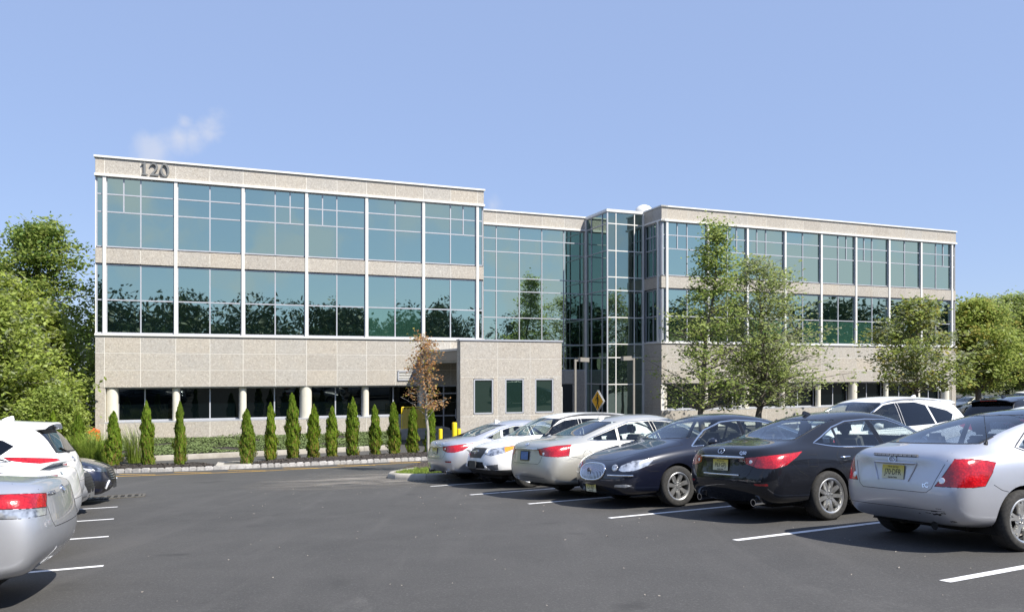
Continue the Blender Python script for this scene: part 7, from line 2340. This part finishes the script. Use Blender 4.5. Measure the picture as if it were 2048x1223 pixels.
# --- two noses at the left: pale compact and navy sedan; also a plain white sedan across the row
def nose_spec(kind):
    navy = kind == 'navy'
    def detail(car, root):
        if kind == 'plain':
            return
        rows = 6 if navy else 5
        for i in range(rows):
            z = (0.50 + 0.045 * i) if navy else (0.47 + 0.05 * i)
            pts = []
            for j in range(9):
                p, n = car.on((2.8, -0.34 + 0.68 * j / 8, z), FRONT)
                if p: pts.append(p + n * 0.005)
            MB().tube(pts, 0.006, 5).build('grille_bar', 'chrome' if navy else 'dark_plastic', root, smooth=60)
        for sg in (-1, 1):
            if navy:
                pts = []
                for a_, b_, z in ((2.1, 0.64, 0.70), (1.9, 0.80, 0.77), (1.6, 0.92, 0.84)):
                    p, n = car.on((a_, sg * b_, z), azv(sg * 50))
                    if p: pts.append(p + n * 0.006)
                MB().tube(pts, 0.014, 6).build('daylight_strip', 'bulb_white', root, smooth=60)
                pts = []
                for y, z in ((0.60, 0.47), (0.70, 0.40), (0.72, 0.32)):
                    p, n = car.on((2.6, sg * y, z), azv(sg * 40))
                    if p: pts.append(p + n * 0.006)
                MB().tube(pts, 0.022, 6).build('bumper_blade', 'bulb_white', root, smooth=60)
        p, n = car.on((2.8, 0, 0.36), FRONT)
        MB().box((p.x + 0.01, 0, 0.38), (0.02, 0.32, 0.15)).build('plate_holder', 'dark_plastic' if navy else 'satin_alloy', root)
    L2 = 2.40
    sp = dict(paint={'navy': 'paint_navy', 'pale': 'paint_silver', 'plain': 'paint_white_solid'}[kind], H=1.455, W=0.91, wr=0.55, xr=-1.36, xf=1.44, Rw=0.33, rim_r=0.23, spokes=5, fork=0.14, track=1.57,
        top=[(-2.40, 1.02), (-2.28, 1.06), (-1.95, 1.09), (-1.62, 1.13), (-1.30, 1.26), (-0.95, 1.375), (-0.5, 1.44), (0.0, 1.455), (0.45, 1.40), (0.80, 1.26), (1.15, 1.07), (1.42, 1.01), (1.80, 0.94), (2.12, 0.85), (2.30, 0.77), (2.40, 0.70)],
        belt=[(-2.40, 0.94), (-2.0, 0.99), (-1.4, 0.99), (-0.4, 0.955), (0.6, 0.93), (1.2, 0.93), (1.8, 0.86), (2.15, 0.77), (2.4, 0.66)],
        plan=[(-2.40, 0.86), (-2.28, 0.89), (-1.5, 0.908), (-0.3, 0.90), (0.6, 0.90), (1.4, 0.91), (1.85, 0.895), (2.12, 0.855), (2.30, 0.81), (2.40, 0.76)],
        bot=[(-2.4, 0.31), (-2.2, 0.25), (-1.3, 0.20), (1.5, 0.18), (2.2, 0.19), (2.4, 0.22)],
        rear=E_REAR, front=E_FRONT, cab=(-1.42, 1.12), seat_x=0.0,
        dlo=std_dlo(1.05, -0.10, -1.0, -1.52, 0.42), trim=std_trim(1.05, -0.10, -1.0, -1.52, 0.42), trim_w=0.016,
        rear_win=[(-2, -0.60, 1.14), (-2, 0.60, 1.14), (-2, 0.52, 1.37), (-2, -0.52, 1.37)],
        windshield=[(2, -0.69, 1.085), (2, 0, 1.07), (2, 0.69, 1.085), (2, 0.54, 1.38), (2, 0, 1.41), (2, -0.54, 1.38)],
        lamps=[('headlight', [(2.36, -0.46, 0.70), (2.2, -0.68, 0.78), (1.72, -0.89, 0.87), (1.80, -0.89, 0.80), (2.1, -0.80, 0.70), (2.34, -0.55, 0.65)], FC, 'lamp_clear' if kind != 'navy' else 'lamp_dark', True),
               ('grille', [(3, -0.40, 0.74), (3, 0.40, 0.74), (3, 0.44, 0.60), (3, 0.32, 0.40), (3, -0.32, 0.40), (3, -0.44, 0.60)], FRONT, 'black_trim', False),
               ('air_intake', [(2.34, -0.52, 0.46), (2.14, -0.74, 0.50), (2.16, -0.74, 0.34), (2.3, -0.58, 0.32)], FC, 'black_trim', True),
               ('lower_lip', [(3, -0.62, 0.33), (3, 0.62, 0.33), (3, 0.62, 0.15), (3, -0.62, 0.15)], FRONT, 'satin_alloy' if kind == 'pale' else 'black_trim', False),
               ('tail_light', [(-2.40, -0.50, 0.96), (-2.1, -0.88, 1.0), (-2.1, -0.88, 0.86), (-2.40, -0.5, 0.84)], RC, 'tail_red', True)],
        panels=[('hood', [(1.22, -0.72, 1), (1.7, -0.70, 1), (2.05, -0.60, 1), (2.28, -0.40, 1), (2.28, 0.40, 1), (2.05, 0.60, 1), (1.7, 0.70, 1), (1.22, 0.72, 1)], UP, False)] + std_doors(1.02, -0.14, -1.06, zt=0.95),
        mirror=(0.80, 1.0), handle_z=0.85, seat='seat_grey', detail=detail)
    return sp
LV = 3
def park_cars():
    y_in, y_out = R(26.2), R(206.2)
    sq = q_spec('paint_silver'); sq['detail'] = q_detail('')
    sq['handle_mat'] = 'chrome'
    silver = make_car(sq, 'sedan', 'silver sedan nosed in beside the grass island, far end of the right row', (0.32, 19.95), y_in, 2, 'cars parked in the right row')
    make_car(xv_spec(), 'crossover', 'white hatchback crossover with dark roof rails, facing the aisle', (1.22, 18.2), y_out, 2, 'cars parked in the right row')
    imp = make_car(impala_spec(), 'sedan', 'champagne sedan with blue licence plate between the white crossover and a black sedan', (2.60, 15.85), y_in, LV, 'cars parked in the right row')
    make_car(buick_spec(), 'sedan', 'black sedan facing the aisle with oval chrome waterfall grille', (3.65, 14.07), y_out, LV, 'cars parked in the right row')
    bq = q_spec('paint_black'); bq['detail'] = q_detail('P63·GFJ')
    make_car(bq, 'sedan', 'black sedan seen from behind, plate P63-GFJ, second from the right', (5.15, 11.96), y_in, LV, 'cars parked in the right row')
    make_car(scion_spec(), 'coupe', 'silver hatch coupe with scraped rear bumper, nearest car of the right row', (6.34, 9.19), R(18.5), LV, 'cars parked in the right row')
    # across the row
    lg = make_car(suv_spec('long'), 'suv', 'large white SUV standing behind the black sedans, nose to the left', (7.95, 17.2), y_out, 2, 'cars parked head on behind the right row')
    make_car(nose_spec('plain'), 'sedan', 'white sedan mostly hidden behind the silver coupe', (9.9, 14.3), y_out, 2, 'cars parked head on behind the right row')
    make_car(suv_spec('dark'), 'suv', 'dark SUV at the right picture edge with red roof brake light', (14.4, 21.1), y_in, 2, 'cars parked head on behind the right row')
    # left row
    y_l = R(199)
    make_car(accord_spec(False), 'sedan', 'silver sedan at the left picture edge, its rear corner nearest the camera', (-6.6, 6.5), y_l, LV, 'cars parked in the left row')
    make_car(accord_spec(True), 'sedan', 'white sedan with lip spoiler, second in the left row', (-7.88, 8.90), y_l, 2, 'cars parked in the left row')
    make_car(suv_spec('left'), 'suv', 'white SUV with roof spoiler and wedge tail light in the left row', (-8.98, 11.19), y_l, 2, 'cars parked in the left row')
    make_car(nose_spec('pale'), 'sedan', 'pale silver car nose poking out past the white SUV, left row', (-9.98, 13.30), R(19), 2, 'cars parked in the left row')
    make_car(nose_spec('navy'), 'sedan', 'navy sedan nose with chrome grille, farthest of the left row', (-10.72, 15.55), R(19), 2, 'cars parked in the left row')
    # far lot to the right of the building
    for src, x, y, yaw, lab in ((imp, 36.5, 61.5, 200, 'pale car in the far lot just right of the building corner'), (silver, 38.5, 63.0, 205, 'silver sedan in the far lot beside the maple trunk'),
                                (lg, 43.5, 66.0, 205, 'white SUV in the far lot right of the maple trunk'), (silver, 41.0, 64.5, 25, 'silver sedan in the far lot facing right')):
        c = copy_tree(src); c.matrix_world = lot_frame(x, y, R(yaw)); tag(c, lab, 'car', 'cars in the far lot beyond the building')
park_cars()
# ------------------------------------------------------------------ lamp posts, signs, bollards, rails
def at(px, depth, z=None):
    return ((px - 1024) / 1550 * depth, depth)

def small_things():
    plain('sign_yellow', (0.80, 0.42, 0.02), 0.5); plain('sign_black', (0.01, 0.01, 0.01), 0.6); plain('sign_white', (0.75, 0.75, 0.73), 0.5); plain('sign_red', (0.55, 0.03, 0.03), 0.5)
    plain('galvanised', (0.35, 0.36, 0.37), 0.5, 0.6)
    # two shoebox lamp posts in front of the stair tower
    for (x, y, h, side, lab) in ((2.98, 36.5, 4.05, 1, 'tan lamp post with shoebox head, left of the crossing sign'), (6.05, 38.5, 4.15, -1, 'tan lamp post with shoebox head in front of the stair tower, right of the sign')):
        z0 = gz(x, y)
        t = thing('lamp_post', lab, 'lamp post', (x, y, z0), (0, 0, TH), 'shoebox lamp posts by the entrance')
        piece('post', (0, 0, h / 2), (0.085, 0.085, h), 'post_tan', t)
        piece('arm', (side * 0.15, 0, h - 0.06), (0.22, 0.06, 0.08), 'post_tan', t)
        m = MB(); a, b = 0.46, 0.30
        m.prism([(side * 0.20, -0.11), (side * 0.20, 0.09), (side * (0.20 + a), 0.07), (side * (0.20 + a), -0.13)], -b / 2, b / 2)
        o = m.build('lamp_head', 'post_tan', t); o.location = (0, 0, h)
        piece('base', (0, 0, 0.1), (0.36, 0.36, 0.22), 'concrete', t)
    # pedestrian crossing sign: yellow diamond on a post
    x, y = 4.03, 36.5
    t = thing('crossing_sign', 'yellow diamond pedestrian crossing sign on a metal post', 'sign', (x, y, gz(x, y)), (0, 0, R(-62)))
    zc = EYE - (801 - 738) / 1550 * y - gz(x, y)
    MB().tube([(0, 0.03, 0), (0, 0.03, zc + 0.45)], 0.03, 8).build('post', 'galvanised', t)
    s = 0.50
    for k, nm in ((0, 'sign_plate'), (1, 'rear_sign_plate')):
        p = MB().prism([(0, -s), (s, 0), (0, s), (-s, 0)], -0.006, 0.0).build(nm, 'sign_white' if k == 0 else 'sign_white', t)
        p.location = (0, 0.0 if k == 0 else 0.07, zc); p.rotation_euler = (0, 0, 0 if k == 0 else math.pi)
        f = MB().prism([(0, -s * 0.93), (s * 0.93, 0), (0, s * 0.93), (-s * 0.93, 0)], -0.010, -0.0065).build('face', 'sign_yellow', p)
        w = MB()
        w.lathe([(0.0, 0), (0.055, 0)], 12, 'y', (0.0, -0.0125, 0.27))
        def limb(pts, wd):
            for q0, q1 in zip(pts, pts[1:]):
                d = Vector((q1[0] - q0[0], 0, q1[1] - q0[1])); nv = Vector((-d.z, 0, d.x)).normalized() * wd / 2
                A, B_ = Vector((q0[0], -0.0125, q0[1])), Vector((q1[0], -0.0125, q1[1]))
                w.add([A - nv, B_ - nv, B_ + nv, A + nv], [(0, 1, 2, 3)])
        limb([(0.0, 0.21), (0.0, -0.02)], 0.11)
        limb([(0.01, -0.02), (0.07, -0.20), (0.13, -0.36)], 0.055); limb([(-0.01, -0.02), (-0.03, -0.20), (-0.12, -0.36)], 0.055)
        limb([(0.03, 0.18), (0.12, 0.04), (0.10, -0.06)], 0.04); limb([(-0.03, 0.18), (-0.12, 0.08), (-0.16, 0.0)], 0.04)
        w.build('walking_figure', 'sign_black', p, fix=False)
    # notice board near the right end
    x, y = at(1877, 46.5); zt = EYE - (770 - 738) / 1550 * y
    t = thing('notice_sign', 'small white notice sign with red lettering near the right end of the building', 'sign', (x, y, gz(x, y)), (0, 0, TH))
    z0 = gz(x, y)
    MB().tube([(0, 0.03, 0), (0, 0.03, zt - z0 + 0.1)], 0.025, 6).build('post', 'galvanised', t)
    p = MB().span((-0.19, 0, zt - z0 - 0.02), (0.19, 0.02, zt - z0 + 0.30)).span((-0.19, 0.001, zt - z0 - 0.32), (0.19, 0.019, zt - z0 - 0.03)).build('sign_plate', 'sign_white', t)
    for k, (z, wd) in enumerate(((0.22, 0.10), (0.12, 0.20), (0.05, 0.16))):
        piece('lettering_bar', (0, -0.004, zt - z0 + z), (wd, 0.004, 0.03), 'sign_red', p)
    # yellow bollards by the portico
    for (px, d, h, r, lab) in ((881, 33.2, 1.02, 0.085, 'short yellow bollard left of the tall one by the portico'), (909, 32.4, 1.32, 0.105, 'tall yellow bollard beside the portico pier'), (918, 33.6, 1.0, 0.085, 'short yellow bollard tight against the portico pier')):
        x, y = at(px, d)
        t = thing('bollard', lab, 'bollard', (x, y, gz(x, y)), group='yellow bollards by the portico')
        MB().lathe([(r, -0.05), (r, h - 0.03), (r * 0.9, h - 0.008), (r * 0.6, h), (0, h + 0.004)], 18).build('pipe', 'safety_yellow', t, smooth=40)
    # steps with yellow railing in front of the ground floor
    t = thing('step_railing', 'yellow metal guard rail on the concrete steps behind the arborvitae', 'railing', bw(14.75, -1.4, -3.55), (0, 0, TH))
    for i in range(9):
        piece('baluster', (-0.55 + i * 0.17, 0, 1.05), (0.03, 0.03, 1.05), 'rail_yellow', t)
    m = MB(); m.tube([(-0.62, 0, 1.60), (0.72, 0, 1.60), (0.95, 0, 1.35), (1.05, 0, 0.9)], 0.028, 8); m.tube([(-0.62, 0, 0.55), (0.95, 0, 0.55)], 0.022, 8); m.build('hand_rail', 'safety_yellow', t, smooth=50)
    MB().box((0.1, 0.05, 1.05), (1.3, 0.01, 0.95)).build('guard_panel', 'rail_yellow', t)
    for x_ in (-0.62, 0.85):
        piece('post', (x_, 0, 0.8), (0.05, 0.05, 1.6), 'safety_yellow', t)
    st = thing('entrance_steps', 'concrete landing and steps beside the portico under the yellow rail', 'steps', bw(14.75, -1.4, -3.6), (0, 0, TH))
    for k, (a, b, z) in enumerate(((-0.7, 1.9, 0.50), (-0.7, 2.25, 0.33), (-0.7, 2.6, 0.17))):
        piece('step', ((a + b) / 2, 0.55 + 0.0 * k, z / 2 + 0.02 * (2 - k)), (b - a, 1.5 + 0.01 * k, z), 'concrete', st)
    # garden machine glimpsed by the building corner
    plain('mower_orange', (0.62, 0.13, 0.02), 0.5)
    x, y = at(176, 34.5)
    t = thing('garden_mower', 'orange garden machine glimpsed beside the left building corner', 'mower', (x, y, gz(x, y)), (0, 0, 0.4))
    MB().prism([(-0.5, 0.35), (-0.5, 0.75), (-0.1, 0.85), (0.2, 1.0), (0.45, 0.9), (0.5, 0.4)], -0.3, 0.3).build('hood', 'mower_orange', t)
    for xx in (-0.35, 0.35):
        for yy in (-0.36, 0.36):
            MB().lathe([(0.0, -0.06), (0.2, -0.06), (0.22, 0), (0.2, 0.06), (0, 0.06)], 14, 'y', (xx, yy, 0.22)).build('wheel', 'dark_plastic', t, smooth=40)
    MB().box((-0.1, 0, 1.1), (0.35, 0.4, 0.08)).box((-0.3, 0, 1.3), (0.08, 0.4, 0.4)).build('seat', 'dark_plastic', t)
    # pale box on a post in the far lot
    x, y = at(2018, 64.0); z0 = gz(x, y); zt = EYE - (792 - 738) / 1550 * y - z0
    t = thing('blank_sign', 'blank grey board on posts among the far cars, right edge', 'sign', (x, y, z0))
    piece('sign_plate', (0, 0, zt), (0.72, 0.04, 0.32), 'sign_white', t)
    for xx in (-0.3, 0.3):
        piece('post', (xx, 0.04, zt / 2), (0.05, 0.05, zt), 'galvanised', t)
    # leaves and litter on the asphalt
    r = np.random.default_rng(3)
    plain('litter_pale', (0.36, 0.32, 0.27), 0.9, 0, 0.4, 30)
    Q = []
    for _ in range(170):
        x, y = r.uniform(-7, 5.5), r.uniform(4.5, 21)
        s = r.uniform(0.004, 0.013) * (1 + (y > 11) * 0.6); a = r.uniform(0, 6.28); z = gz(x, y)
        d = np.array((math.cos(a), math.sin(a), 0)); e = np.array((-math.sin(a), math.cos(a), 0)) * r.uniform(0.3, 0.8)
        c = np.array((x, y, z + 0.006)); k = r.uniform(0.0, 0.012)
        Q.append([c - d * s - e * s, c + d * s - e * s + (0, 0, k), c + d * s + e * s, c - d * s + e * s + (0, 0, k)])
    o = link('litter', fast_quads('litter', np.array(Q), 'litter_pale')); o['kind'] = 'stuff'; o['label'] = 'dry leaf scraps scattered on the asphalt'
small_things()
bpy.data.scenes.remove(TMP)
